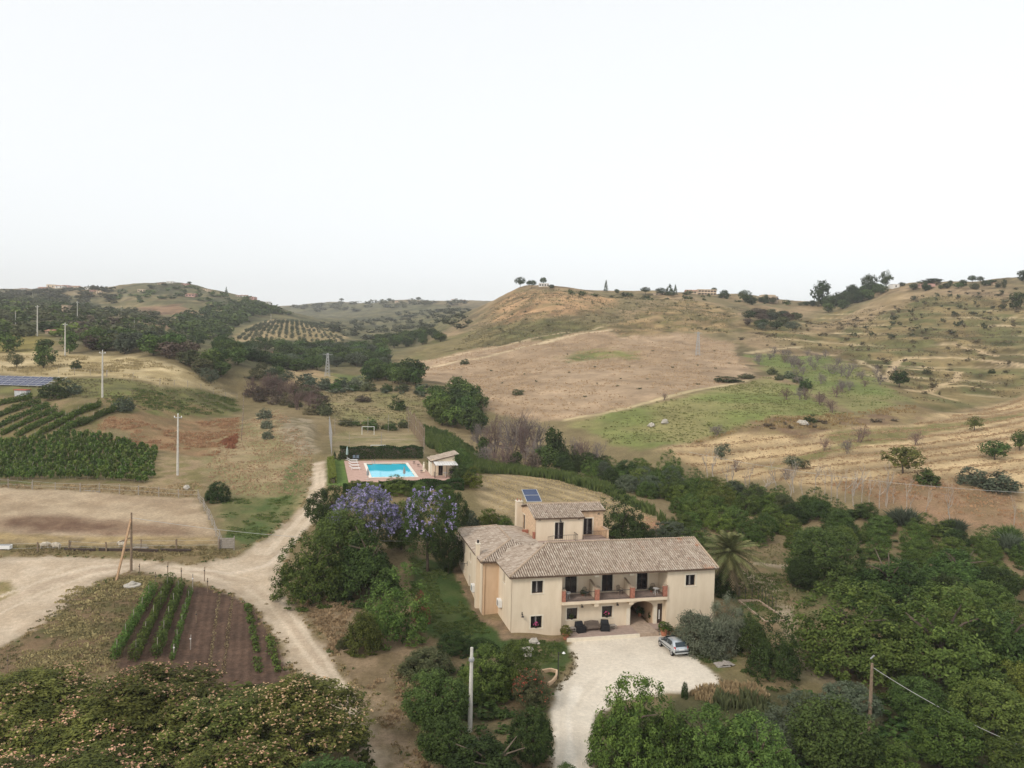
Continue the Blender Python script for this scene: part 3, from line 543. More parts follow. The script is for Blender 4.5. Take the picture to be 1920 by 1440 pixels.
def mass(name, label, cat, XY, wr, hr, mat_, seed=0, src=None, sink=.1):
    """far growth nobody could count: many small leafy clumps in one mesh"""
    if not len(XY): return
    rng = np.random.default_rng(seed); src = src or LOW; Z = hfun(XY[:, 0], XY[:, 1]); Vs = []; Ts = []
    base = []
    for me in src:
        co = np.empty(len(me.vertices)*3, np.float32); me.vertices.foreach_get('co', co); t = np.empty(len(me.polygons), np.float32); me.attributes['tint'].data.foreach_get('value', t); base.append((co.reshape(-1, 3), t))
    for i in range(len(XY)):
        co, t = base[i % len(base)]; a = rng.random()*6.283; w_ = rng.uniform(*wr); h_ = rng.uniform(*hr)*(.6+.4*w_/wr[1]); c, s = math.cos(a), math.sin(a)
        Vs.append(np.c_[(co[:, 0]*c-co[:, 1]*s)*w_+XY[i, 0], (co[:, 0]*s+co[:, 1]*c)*w_+XY[i, 1], co[:, 2]*h_+Z[i]-sink*h_]); Ts.append(np.clip(t+rng.normal(0, .2), 0, 1))
    V = np.concatenate(Vs); me = quadmesh(name, V, np.arange(len(V)).reshape(-1, 4), tint=np.concatenate(Ts))
    return tag(link(name, me, mat_), label, cat, kind='stuff')
# ------------------------------------------------------------------ farmhouse
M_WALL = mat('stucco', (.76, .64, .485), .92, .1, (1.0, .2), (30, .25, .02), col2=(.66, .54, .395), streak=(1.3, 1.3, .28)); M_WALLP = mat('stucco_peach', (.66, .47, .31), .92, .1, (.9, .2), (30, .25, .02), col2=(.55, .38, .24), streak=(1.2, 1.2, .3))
M_TRIM = mat('pale_trim', (.74, .66, .53), .9, .15, (2, .12)); M_STONEW = mat('stone_wall', (.66, .47, .31), .95, .1, (3.2, .28), (7, .8, .05))
M_DARK = mat('dark_glass', (.012, .010, .012), .12, .5); M_FRAME = mat('dark_wood', (.06, .038, .028), .6, .3, (4, .3)); M_CURT = mat('curtain', (.42, .40, .38), .9, .1, (8, .2))
M_BRICK = mat('brickwork', (.40, .17, .115), .9, .15, (6, .35), (9, .5, .02)); M_CAP = mat('coping', (.40, .30, .22), .9, .1, (4, .3)); M_FLOOR = mat('terracotta_floor', (.36, .27, .225), .8, .2, (2.5, .2))
M_IRON = mat('wrought_iron', (.035, .03, .03), .6, .4); M_WHITE = mat('white_paint', (.78, .77, .74), .5, .4, (3, .06)); M_CONC = mat('concrete', (.45, .42, .38), .95, .1, (2.2, .25), (12, .4, .02))
M_STONE = mat('rough_stone', (.46, .42, .36), .95, .1, (3, .35), (6, .8, .05)); M_WOOD = mat('weathered_wood', (.24, .175, .12), .9, .15, (6, .35)); M_GREYW = mat('grey_wood', (.33, .29, .25), .9, .15, (6, .3))
M_POLEC = mat('pole_concrete', (.56, .53, .47), .95, .1, (2, .2)); M_STEEL = mat('steel', (.42, .42, .42), .45, .5, metal=.6); M_TERRA = mat('terracotta_pot', (.42, .17, .10), .85, .2, (6, .25))
M_BLACK = mat('black_cover', (.012, .012, .014), .7, .3, (5, .2), (9, .6, .05)); M_WICK = mat('wicker', (.16, .125, .10), .8, .2, (20, .4)); M_SOLAR = mat('solar_glass', (.035, .055, .12), .18, .5, (2, .2))
M_CELL = mat('solar_cell', (.028, .034, .085), .22, .5, (3, .15)); M_ALU = mat('aluminium', (.6, .6, .6), .4, .5, metal=.7); M_WIRE = mat('cable', (.10, .10, .10), .7, .2); M_WIREL = mat('pale_cable', (.45, .44, .42), .7, .2)
def tilemat(name, c1, c2, c3, lich):
    m = bpy.data.materials.new(name); m.use_nodes = True; t = m.node_tree; N = t.nodes; L = t.links; b = N['Principled BSDF']; b.inputs['Roughness'].default_value = .92; b.inputs['Specular IOR Level'].default_value = .12
    a = N.new('ShaderNodeAttribute'); a.attribute_name = 'tint'; r = N.new('ShaderNodeValToRGB'); e = r.color_ramp.elements
    e[0].position = 0; e[0].color = (*c1, 1); e[1].position = 1; e[1].color = (*c3, 1); x = r.color_ramp.elements.new(.5); x.color = (*c2, 1); L.new(a.outputs['Fac'], r.inputs[0])
    tc = N.new('ShaderNodeTexCoord'); n = N.new('ShaderNodeTexNoise'); n.inputs['Scale'].default_value = .55; n.inputs['Detail'].default_value = 6; n.inputs['Roughness'].default_value = .75; L.new(tc.outputs['Object'], n.inputs[0])
    q = N.new('ShaderNodeValToRGB'); q.color_ramp.elements[0].position = .56; q.color_ramp.elements[0].color = (0, 0, 0, 1); q.color_ramp.elements[1].position = .70; q.color_ramp.elements[1].color = (1, 1, 1, 1); L.new(n.outputs['Fac'], q.inputs[0])
    g_ = N.new('ShaderNodeSeparateXYZ'); L.new(tc.outputs['Object'], g_.inputs[0]); mr = N.new('ShaderNodeMapRange'); mr.inputs[1].default_value = 11; mr.inputs[2].default_value = 20; mr.inputs[3].default_value = .04; mr.inputs[4].default_value = .85; L.new(g_.outputs['X'], mr.inputs[0])
    mm = N.new('ShaderNodeMath'); mm.operation = 'MULTIPLY'; L.new(q.outputs[0], mm.inputs[0])
    if lich: L.new(mr.outputs[0], mm.inputs[1])
    else: mm.inputs[1].default_value = .05
    mx = N.new('ShaderNodeMix'); mx.data_type = 'RGBA'; L.new(mm.outputs[0], mx.inputs['Factor']); L.new(r.outputs[0], mx.inputs['A']); mx.inputs['B'].default_value = (.44, .15, .055, 1)
    n2 = N.new('ShaderNodeTexNoise'); n2.inputs['Scale'].default_value = 9; n2.inputs['Detail'].default_value = 4; L.new(tc.outputs['Object'], n2.inputs[0]); r2 = N.new('ShaderNodeMapRange'); r2.inputs[3].default_value = .8; r2.inputs[4].default_value = 1.22; L.new(n2.outputs['Fac'], r2.inputs[0])
    h = N.new('ShaderNodeHueSaturation'); L.new(mx.outputs['Result'], h.inputs['Color']); L.new(r2.outputs[0], h.inputs['Value']); L.new(h.outputs[0], b.inputs['Base Color']); return m
M_TILE = tilemat('barrel_tiles', (.28, .215, .165), (.405, .33, .26), (.50, .425, .345), True); M_TILE2 = tilemat('old_barrel_tiles', (.27, .21, .16), (.395, .32, .255), (.49, .415, .34), False)
M_UNDER = mat('tile_bed', (.13, .085, .06), .95, .05, (4, .3))

HOUSE = empty('farmhouse', (OXY[0], OXY[1], 0), TH, 'two-storey cream stucco farmhouse with barrel tile roofs and a loggia', 'house')
def wall(name, org, du, width, z0, z1, ops, thick, m, parent=HOUSE):
    """a wall with real openings; org = outer corner (a, b), du = direction of its outer face, it thickens to the left of du"""
    us = sorted({0, width, *[x for o in ops for x in o[:2]]}); zs = sorted({z0, z1, *[x for o in ops for x in o[2:4]]})
    dv = (-du[1], du[0]); mb = MB()
    def P3(u, t, z): return (org[0]+du[0]*u+dv[0]*t, org[1]+du[1]*u+dv[1]*t, z)
    solid = lambda i, j: not any(o[0] <= (us[i]+us[i+1])/2 <= o[1] and o[2] <= (zs[j]+zs[j+1])/2 <= o[3] for o in ops)
    for i in range(len(us)-1):
        for j in range(len(zs)-1):
            if not solid(i, j): continue
            u0, u1, a, b = us[i], us[i+1], zs[j], zs[j+1]
            mb.add([P3(u0, 0, a), P3(u1, 0, a), P3(u1, 0, b), P3(u0, 0, b)], [(0, 1, 2, 3)])
            mb.add([P3(u0, thick, a), P3(u1, thick, a), P3(u1, thick, b), P3(u0, thick, b)], [(3, 2, 1, 0)])
    for o in ops:
        u0, u1, a, b = o[:4]
        for p, q in (((u0, a), (u1, a)), ((u1, a), (u1, b)), ((u1, b), (u0, b)), ((u0, b), (u0, a))):
            mb.add([P3(p[0], 0, p[1]), P3(p[0], thick, p[1]), P3(q[0], thick, q[1]), P3(q[0], 0, q[1])], [(0, 1, 2, 3)])
    for p, q in (((0, z0), (0, z1)), ((width, z1), (width, z0)), ((0, z1), (width, z1))):
        mb.add([P3(p[0], 0, p[1]), P3(p[0], thick, p[1]), P3(q[0], thick, q[1]), P3(q[0], 0, q[1])], [(0, 1, 2, 3)])
    return mb.build(name, m, parent)
def opening(kind, org, du, u0, u1, z0, z1, parent=HOUSE, curtain=.5, trim=True, thick=.3, sill=True):
    """window or door set into an opening of a wall()"""
    dv = (-du[1], du[0]); L_ = lambda u, t, z: (org[0]+du[0]*u+dv[0]*t, org[1]+du[1]*u+dv[1]*t, z)
    def slab(mb, a0, a1, t0, t1, b0, b1):
        return mb.add([L_(a0,t0,b0),L_(a1,t0,b0),L_(a1,t1,b0),L_(a0,t1,b0),L_(a0,t0,b1),L_(a1,t0,b1),L_(a1,t1,b1),L_(a0,t1,b1)], [(3,2,1,0),(4,5,6,7),(0,1,5,4),(1,2,6,5),(2,3,7,6),(3,0,4,7)])
    t = thick*.55; fw = .055; f = MB()
    slab(f, u0+.002, u0+fw, t, t+.06, z0, z1); slab(f, u1-fw, u1-.002, t, t+.06, z0, z1); slab(f, u0+fw, u1-fw, t, t+.06, z1-fw, z1-.002); slab(f, u0+fw, u1-fw, t, t+.06, z0+.002, z0+fw)
    um = (u0+u1)/2; slab(f, um-.035, um+.035, t, t+.06, z0+fw, z1-fw)
    fo = f.build(kind, M_FRAME, parent)
    for a, b in ((u0+fw, um-.035), (um+.035, u1-fw)): slab(MB(), a, b, t+.02, t+.035, z0+fw, z1-fw).build('pane', M_DARK, fo)
    if curtain: slab(MB(), um-.10, um+.06, t+.005, t+.019, z0+fw+.02, z1-fw-.02).build('curtain', M_CURT, fo)
    if trim:
        for q in ((u0-.14, u0-.003, z0, z1+.14), (u1+.003, u1+.14, z0, z1+.14), (u0-.003, u1+.003, z1+.003, z1+.14)): slab(MB(), q[0], q[1], -.012, .01, q[2], q[3]).build('trim', M_TRIM, fo)
    if sill: slab(MB(), u0-.16, u1+.16, -.05, .05, z0-.09, z0-.003).build('sill', M_TRIM, fo)
    return fo
def railing(p, q, z0, z1, parent=HOUSE, n=None, name='railing'):
    p = Vector(p); q = Vector(q); L = (q-p).length; n = n or int(L/.13); mb = MB(); mb.bar((*p, z1), (*q, z1), .04); mb.bar((*p, z0+.08), (*q, z0+.08), .025)
    for i in range(n+1):
        c = p.lerp(q, i/n); mb.bar((*c, z0), (*c, z1), .016)
    return mb.build(name, M_IRON, parent)
FRONT = (1, 0); LEFT = (0, -1)
# front block, left part
wall('wall', (0, 0), FRONT, 5.26, -1, 5.98, [(2.06, 3.24, 4.08, 5.36), (2.03, 3.22, .5, 1.75)], .3, M_WALL)
opening('window', (0, 0), FRONT, 2.06, 3.24, 4.08, 5.36); opening('window', (0, 0), FRONT, 2.03, 3.22, .5, 1.75, curtain=.5)
wall('wall', (0, 6.0), LEFT, 5.997, -1, 5.98, [(2.2, 2.95, 4.3, 5.3)], .3, M_WALL); opening('window', (0, 6.0), LEFT, 2.2, 2.95, 4.3, 5.3)
wall('wall', (5.257, .3), (0, 1), 2.0, -.9, 5.98, [], .3, M_WALL)
# step wall and left wing
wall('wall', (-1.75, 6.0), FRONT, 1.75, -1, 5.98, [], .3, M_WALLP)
WO = [(20.9-17.4, 20.9-16.5, 3.95, 5.05), (20.9-13.6, 20.9-12.7, 3.95, 5.05), (20.9-10.0, 20.9-9.1, 3.95, 5.05), (20.9-17.3, 20.9-16.5, 1.75, 2.75), (20.9-13.8, 20.9-12.9, .35, 2.3)]
wall('wall', (-1.75, 20.9), LEFT, 14.897, -1, 5.98, WO, .3, M_WALL)
for k, o in enumerate(WO): opening('window' if k < 4 else 'door', (-1.75, 20.9), LEFT, *o, curtain=0, sill=k < 4)
wall('wall', (7, 20.9), (-1, 0), 8.74, -.5, 5.98, [], .3, M_WALL)
wall('wall', (-2.25, 26), LEFT, 5.09, 0, 3.9, [], .3, M_WALLP); MB().box(-2.26, -1.8, 20.913, 21.2, 0, 3.9).build('wall', M_WALLP, HOUSE); MB().box(-2.3, 3, 21.21, 26, 3.9, 4.05).build('terrace', M_FLOOR, HOUSE); railing((-2.2, 21), (-2.2, 26), 4.05, 5.0)
# right block and loggia
wall('wall', (16.9, 0), FRONT, 5.5, -1, 5.98, [(2.13, 3.23, 4.06, 5.22)], .3, M_WALL); opening('window', (16.9, 0), FRONT, 2.13, 3.23, 4.06, 5.22)
wall('wall', (22.397, .3), (0, 1), 10.2, -1, 5.98, [], .3, M_WALL); wall('wall', (16.9, 2.2), LEFT, 1.9, -.9, 5.98, [], .3, M_WALL)
wall('wall', (22.1, 10.5), (-1, 0), 22, -.5, 5.98, [], .3, M_WALL)
UD = [(6.3-5.27, 7.6-5.27, 3.16, 5.25), (10.4-5.27, 11.65-5.27, 3.16, 5.25), (14.4-5.27, 15.65-5.27, 3.16, 5.25)]
wall('wall', (5.27, 2.2), FRONT, 11.62, 3.0, 5.98, UD, .3, M_WALL)
for o in UD: opening('door', (5.27, 2.2), FRONT, *o, curtain=0, sill=False)
GW = [(6.05-5.27, 7.2-5.27, .95, 2.15), (9.9-5.27, 11.05-5.27, .95, 2.15), (13.05-5.27, 15.7-5.27, -.9, 2.45), (16.15-5.27, 16.75-5.27, -.9, 2.1)]
wall('wall', (5.27, .62), FRONT, 11.62, -.9, 2.74, GW, .28, M_WALL)
for k, o in enumerate(GW[:2]): opening('window', (5.27, .62), FRONT, *o, curtain=0)
# arch over the passage
def arch():
    mb = MB(); a0, a1, zc, rz = 13.05, 15.7, 1.75, .7; n = 14
    for i in range(n):
        t0, t1 = math.pi*(1-i/n), math.pi*(1-(i+1)/n); c = (a0+a1)/2; r = (a1-a0)/2
        x0, x1, y0, y1 = c+r*math.cos(t0), c+r*math.cos(t1), zc+rz*math.sin(t0), zc+rz*math.sin(t1)
        mb.add([(x0, .615, y0), (x1, .615, y1), (x1, .615, 2.46), (x0, .615, 2.46)], [(0, 1, 2, 3)]); mb.add([(x0, .615, y0), (x0, .9, y0), (x1, .9, y1), (x1, .615, y1)], [(3, 2, 1, 0)])
    return mb.build('arch', M_WALL, HOUSE)
arch()
MB().box(12.62, 13.04, .55, .93, -.3, 1.78).build('jamb', M_TRIM, HOUSE); MB().box(15.72, 16.1, .56, .92, -.3, 1.8).build('jamb', M_TRIM, HOUSE)
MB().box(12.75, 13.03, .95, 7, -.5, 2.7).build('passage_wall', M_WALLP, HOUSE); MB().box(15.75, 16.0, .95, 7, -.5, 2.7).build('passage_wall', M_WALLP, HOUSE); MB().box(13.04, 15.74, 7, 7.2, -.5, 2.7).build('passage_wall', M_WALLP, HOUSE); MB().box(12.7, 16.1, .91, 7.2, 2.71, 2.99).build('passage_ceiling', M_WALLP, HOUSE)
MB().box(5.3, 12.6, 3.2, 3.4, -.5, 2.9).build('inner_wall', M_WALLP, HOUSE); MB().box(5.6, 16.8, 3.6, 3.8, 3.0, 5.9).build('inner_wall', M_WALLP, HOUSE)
dr = MB().box(16.17, 16.73, .72, .78, -.3, 2.08).build('door', M_FRAME, HOUSE); MB().box(16.36, 16.46, .69, .715, .4, 1.4).build('notice', M_WHITE, dr)
# balcony slab, piers, dividers, railings
MB().box(5.27, 16.895, -.22, 2.195, 2.76, 3.06).build('balcony_slab', M_WALL, HOUSE); MB().box(5.265, 16.89, -.16, 2.19, 3.062, 3.09).build('balcony_floor', M_FLOOR, HOUSE)
bk = 0
for a0, a1 in ((5.29, 5.62), (8.8, 9.28), (12.7, 13.18), (16.4, 16.87)):
    pr = empty('pier', (0, 0, 0)); pr.parent = HOUSE; mm = MB()
    for r_ in range(9):
        zz = 3.095+r_*.125
        MB().box(a0+.006*(r_ % 2), a1-.006*(r_ % 2), -.205+.004*(r_ % 2), .1, zz, zz+.118).build('brick_course', M_BRICK, pr)
    MB().box(a0-.03, a1+.03, -.23, .14, 4.225, 4.29).build('cap', M_CAP, pr)
for a0 in (9.0, 12.9):
    d = MB().add([(a0, .1, 3.09), (a0+.16, .1, 3.09), (a0+.16, 2.19, 3.09), (a0, 2.19, 3.09), (a0, .1, 4.12), (a0+.16, .1, 4.12), (a0+.16, 2.19, 4.55), (a0, 2.19, 4.55)], [(3,2,1,0),(4,5,6,7),(0,1,5,4),(1,2,6,5),(2,3,7,6),(3,0,4,7)]).build('divider', M_WALL, HOUSE)
    MB().add([(a0-.03, .1, 4.125), (a0+.19, .1, 4.125), (a0+.19, 2.19, 4.555), (a0-.03, 2.19, 4.555), (a0-.03, .1, 4.17), (a0+.19, .1, 4.17), (a0+.19, 2.19, 4.60), (a0-.03, 2.19, 4.60)], [(3,2,1,0),(4,5,6,7),(0,1,5,4),(1,2,6,5),(2,3,7,6),(3,0,4,7)]).build('coping', M_CAP, d)
for a0, a1 in ((5.63, 8.79), (9.29, 12.69), (13.19, 16.39)): railing((a0, -.1), (a1, -.1), 3.09, 4.02)
MB().box(5.27, 16.895, .003, .26, 5.76, 5.98).build('lintel', M_WALL, HOUSE)
for a0 in (9.0, 12.85):
    MB().box(a0-.22, a0+.25, -.02, .34, 5.45, 5.755).build('bracket', M_TRIM, HOUSE); MB().box(a0-.22, a0+.25, -.1, .6, 2.4, 2.755).build('bracket', M_WALL, HOUSE)
def lamp(a, b, z, s=1, rz=0):
    mb = MB().bar((a, b, z), (a, b-.3, z+.05), .04).bar((a, b-.3, z+.07), (a, b-.3, z-.1), .05); mb.lathe([(.16, -.22), (.12, -.13), (.03, -.08)], (a, b-.3, z), 8); mb.box(a-.05, a+.05, b-.02, b, z-.12, z+.2); return mb.build('wall_lamp', M_IRON, HOUSE)
for a, b, z in ((1.1, -.003, 2.05), (7.6, .61, 2.5), (11.5, .61, 2.5), (16.2, 2.19, 5.4)): lamp(a, b, z)
# patio and passage paving
MB().box(5.4, 13.0, -1.85, .60, -.6, .0).build('patio', M_FLOOR, HOUSE); MB().box(13.003, 15.2, -1.95, 6.9, -.6, -.012).build('passage_paving', mat('pale_paving', (.43, .33, .25), .9, .15, (3, .3)), HOUSE); MB().box(15.203, 16.88, -.9, .9, -.6, -.02).build('patio_end', M_FLOOR, HOUSE)
MB().box(5.3, 13.1, -2.02, -1.86, -.6, -.03).build('patio_edge', M_TRIM, HOUSE)

# roofs: planes p = (function z(a,b), uphill direction); barrel tiles are laid on every visible plane
EZ = 6.04
fz = lambda a, b: EZ+.33*b; lz = lambda a, b: EZ+.36*a; kz = lambda a, b: EZ+.33*(10.6-b); RID = EZ+.33*5.3
wl = lambda a, b: EZ+.295*(a+1.75); wf = lambda a, b: EZ+.295*(b-6.0); wr = lambda a, b: EZ+.295*(6.05-a); wb = lambda a, b: EZ+.295*(20.9-b)
inF = lambda a, b: (-.35 <= a <= 22.65) and (-.4 <= b <= 11); inW = lambda a, b: (-2.1 <= a <= 6.25) and (5.62 <= b <= 21.2)
hF = lambda a, b: min(fz(a, b), lz(a, b), kz(a, b)) if inF(a, b) else -9
hW = lambda a, b: min(wl(a, b), wf(a, b), wr(a, b), wb(a, b)) if inW(a, b) else -9
hU = lambda a, b: min(8.72+.25*(b-14), 8.72+.25*(21.2-b))
def tiles(name, plane, up, own, A, B, m, seed, parent=HOUSE, pitch=.255, row=.42, lift=.05):
    """overlapping half-round tiles over the part of plane where own(a,b) holds"""
    rng = np.random.default_rng(seed); V = []; Q = []; T = []; ac = (abs(up[1]), abs(up[0]))
    gr = (plane(.1*up[0], .1*up[1])-plane(0, 0))/.1
    n = 5; th = np.linspace(0, math.pi, n)
    lo, hi = (A, B) if up[1] else (B, A)     # across range, along range
    na = int((lo[1]-lo[0])/pitch); nb = int((hi[1]-hi[0])/row)
    for i in range(na+1):
        for j in range(nb+1):
            x = lo[0]+i*pitch+rng.normal()*.006; y = hi[0]+(j+.5)*row; sg = up[1] or up[0]
            if sg < 0: y = hi[1]-(j+.5)*row
            a, b = (x, y) if up[1] else (y, x)
            if not own(a, b): continue
            base = len(V); jz = rng.normal()*.008; jr = rng.normal()*.012; rad = pitch*.40*rng.uniform(.92, 1.05)
            for s, rr, dz in ((-.5, rad, .022), (.56, rad*.84, -.004)):
                yy = y+sg*s*row*1.08; xx = x+jr*s; aa, bb = (xx, yy) if up[1] else (yy, xx); z = plane(aa, bb)+lift*.3+dz+jz
                for t in th:
                    o = rr*math.cos(t); V.append((aa+(o if up[1] else 0), bb+(0 if up[1] else o), z+rr*math.sin(t)*1.0))
            for k in range(n-1): Q.append((base+k, base+k+1, base+n+k+1, base+n+k)); T.append(0)
            Q.append((base, base+n-1, base+n//2+0, base+1)); T.append(0)
            t = np.clip(rng.normal(.5, .24), 0, 1); T[-n:] = [t]*n
    if not Q: return
    return tag(link(name, quadmesh(name, np.array(V), np.array(Q), tint=T), m, parent), kind='stuff')
eps = 1e-4
own = lambda h1, h2, pl: (lambda a, b: h1(a, b) > -5 and abs(h1(a, b)-pl(a, b)) < eps and pl(a, b) >= h2(a, b)-.06)
tiles('roof_tiles', fz, (0, 1), own(hF, hW, fz), (-.35, 22.65), (-.4, 5.35), M_TILE, 1); tiles('roof_tiles', lz, (1, 0), own(hF, hW, lz), (-.4, 5.4), (-.4, 10.9), M_TILE2, 2)
tiles('roof_tiles', kz, (0, -1), own(hF, hW, kz), (2, 22.65), (5.2, 11), M_TILE, 3)
tiles('roof_tiles', wl, (1, 0), own(hW, hF, wl), (-2.1, 2.2), (5.6, 21.2), M_TILE2, 4); tiles('roof_tiles', wf, (0, 1), own(hW, hF, wf), (-2.1, 6.2), (5.62, 11), M_TILE2, 5)
tiles('roof_tiles', wr, (-1, 0), own(hW, hF, wr), (2.1, 6.25), (5.6, 21.2), M_TILE2, 6); tiles('roof_tiles', wb, (0, -1), own(hW, hF, wb), (-2.1, 6.2), (16.8, 21.2), M_TILE2, 7)
def roofbed(name, hh, A, B, step, drop=.02, parent=HOUSE, m=M_UNDER):
    """the bed under the tiles, following the roof's height"""
    na = int((A[1]-A[0])/step)+1; nb = int((B[1]-B[0])/step)+1; aa = np.linspace(*A, na); bb = np.linspace(*B, nb)
    V = [(a, b, hh(a, b)-drop) for b in bb for a in aa]; Q = [(j*na+i, j*na+i+1, (j+1)*na+i+1, (j+1)*na+i) for j in range(nb-1) for i in range(na-1)]
    n = len(V); V += [(a, b, z-.13) for a, b, z in V]; Q += [tuple(x+n for x in q[::-1]) for q in Q[:]]
    edge = [(i, i+1) for i in range(na-1)]+[((nb-1)*na+i+1, (nb-1)*na+i) for i in range(na-1)]+[((j+1)*na, j*na) for j in range(nb-1)]+[(j*na+na-1, (j+1)*na+na-1) for j in range(nb-1)]
    Q += [(q, p, p+n, q+n) for p, q in edge]
    return link(name, quadmesh(name, np.array(V), np.array(Q)), m, parent)
roofbed('roof', lambda a, b: min(fz(a, b), lz(a, b), kz(a, b)), (-.35, 22.65), (-.38, 10.95), .25); roofbed('roof', lambda a, b: min(wl(a, b), wf(a, b), wr(a, b), wb(a, b)), (-2.08, 6.24), (5.64, 21.2), .25, .03)
def ridge(pts, parent=HOUSE, m=M_TILE2):
    for p, q in zip(pts[:-1], pts[1:]):
        p = Vector(p); q = Vector(q); n = max(1, int((q-p).length/.42)); mb = MB()
        for i in range(n): mb.tube([p.lerp(q, i/n), p.lerp(q, (i+1.05)/n)], [.125, .105], 8)
        mb.build('ridge_tiles', M_RIDGE, parent)
M_RIDGE = mat('ridge_tile', (.43, .325, .235), .92, .1, (4, .3))
ridge([(-.3, -.3, EZ+.02), (5.1, 5.3, RID+.06)]); ridge([(5.1, 5.3, RID+.06), (22.6, 5.3, RID+.06)]); ridge([(-2.05, 5.7, EZ-.03), (2.15, 9.9, EZ+1.2)]); ridge([(2.15, 9.9, EZ+1.2), (2.15, 17.0, EZ+1.2)]); ridge([(2.15, 17, EZ+1.2), (-2.0, 21.1, EZ+.0)])
ridge([(22.6, 5.3, RID+.02), (22.62, -.35, EZ-.06)])
MB().box(22.1, 22.4, 5.1, 5.5, 5.9, 7.6).add([(22.1, .3, 5.97), (22.398, .3, 5.97), (22.398, 10.4, 5.97), (22.1, 10.4, 5.97), (22.1, 5.3, 7.6), (22.398, 5.3, 7.6)], [(1, 2, 5), (3, 0, 4), (0, 1, 5, 4), (2, 3, 4, 5)]).build('gable', M_WALL, HOUSE)
# chimney flue on the left wall, downpipe, air conditioners
ch = MB().box(-2.15, -1.757, 7.8, 8.3, -.3, 7.3).build('chimney', M_WALL, HOUSE); MB().box(-2.2, -1.7, 7.75, 8.35, 7.3, 7.42).build('cap', M_TRIM, ch); MB().tube([(-1.95, 8.05, 7.42), (-1.95, 8.05, 7.75)], .11, 8).build('cowl', M_DARK, ch)
MB().tube([(-1.6, 5.93, -.4), (-1.6, 5.93, 5.95)], .055, 8).tube([(-1.6, 5.93, 3.35), (-1.6, 5.93, 3.55)], .085, 8).build('downpipe', M_WALLP, HOUSE)
def ac(a0, a1, b0, b1, z0, z1, side):
    o = MB().box(a0, a1, b0, b1, z0, z1).build('air_conditioner', M_WHITE, HOUSE); bc = (b0+b1)/2; zc = (z0+z1)/2; r = (z1-z0)*.4
    MB().tube([(a0-.012, bc, zc), (a0-.004, bc, zc)], r, 14).build('fan_grille', M_STEEL, o); MB().bar((a0, b0+.1, z0-.04), (a1, b0+.1, z0-.04), .04).bar((a0, b1-.1, z0-.04), (a1, b1-.1, z0-.04), .04).build('bracket', M_STEEL, o)
ac(-.42, -.03, 4.0, 5.0, 1.45, 2.2, 0); ac(-2.17, -1.78, 9.6, 10.6, 1.45, 2.2, 0); ac(-2.66, -2.28, 21.4, 22.5, 1.9, 2.7, 0)
MB().bar((-1.76, 14.9, 3.3), (-2.6, 14.9, 3.25), .05).bar((-1.76, 14.9, 3.0), (-1.76, 14.9, 3.5), .06).build('lamp_bracket', M_IRON, HOUSE)
MB().box(-4.3, -1.9, 12.4, 12.7, -.2, .72).build('garden_step', M_CAP, HOUSE)

# upper house behind
UP = HOUSE
wall('wall', (6.3, 14), FRONT, 5.9, 2, 8.66, [(8.68-6.3, 9.8-6.3, 6.0, 8.06)], .3, M_WALL); opening('door', (6.3, 14), FRONT, 2.38, 3.5, 6.0, 8.06, thick=.3, sill=False)
wall('wall', (12.197, 14.3), (0, 1), 1.5, 2, 8.68, [], .3, M_WALL)
wall('wall', (12.2, 15.8), FRONT, 3.3, 2, 9.1, [(.75, 1.9, 6.0, 8.04)], .3, M_STONEW); opening('door', (12.2, 15.8), FRONT, .75, 1.9, 6.0, 8.04, sill=False)
wall('wall', (15.497, 16.1), (0, 1), 5, 2, 8.9, [], .3, M_STONEW); wall('wall', (15.2, 21.1), (-1, 0), 8.9, 2, 8.7, [], .3, M_STONEW)
wall('wall', (6.3, 21.1), LEFT, 7.097, 4, 8.7, [(.9, 2.0, 6.0, 7.9)], .3, M_STONEW); opening('door', (6.3, 21.1), LEFT, .9, 2.0, 6.0, 7.9, sill=False)
MB().add([(6.304, 14.0, 8.69), (6.6, 14.0, 8.69), (6.6, 21.09, 8.69), (6.304, 21.09, 8.69), (6.304, 17.6, 9.55), (6.6, 17.6, 9.55)], [(0, 3, 4), (2, 1, 5), (1, 0, 4, 5), (3, 2, 5, 4)]).build('gable', M_STONEW, UP)
uf = lambda a, b: 8.72+.25*(b-14); ub = lambda a, b: 8.72+.25*(21.2-b)
tiles('roof_tiles', uf, (0, 1), lambda a, b: b < 17.6 and (a < 12.35 or b > 15.45), (6.1, 15.7), (13.7, 17.7), M_TILE2, 8); tiles('roof_tiles', ub, (0, -1), lambda a, b: b > 17.6, (6.1, 15.7), (17.5, 21.5), M_TILE2, 9)
roofbed('roof', hU, (6.1, 12.4), (13.72, 21.4), .3); roofbed('roof', hU, (12.42, 15.72), (15.5, 21.4), .3); ridge([(6.1, 17.6, 9.66), (15.7, 17.6, 9.66)])
for a, b, z in ((6.75, 13.985, 8.45), (11.7, 13.985, 8.45), (14.9, 15.785, 8.6)): MB().bar((a-.14, b, z-.14), (a+.14, b, z+.14), .05, .03, (0, 1, 0)).bar((a-.14, b-.004, z+.14), (a+.14, b-.004, z-.14), .05, .03, (0, 1, 0)).build('tie_anchor', M_IRON, UP)
lamp(9.3, 13.99, 8.4)
ch = MB().box(5.55, 6.29, 20.4, 21.4, 4, 9.35).build('chimney', M_WALL, UP); MB().box(5.5, 6.34, 20.35, 21.45, 9.35, 9.45).build('cap', M_TRIM, ch)
for a in (5.7, 6.1): MB().bar((a, 20.9, 9.45), (a, 20.9, 9.75), .12).build('pot', M_BRICK, ch)
sp = empty('solar_panel', (0, 0, 0)); sp.parent = UP
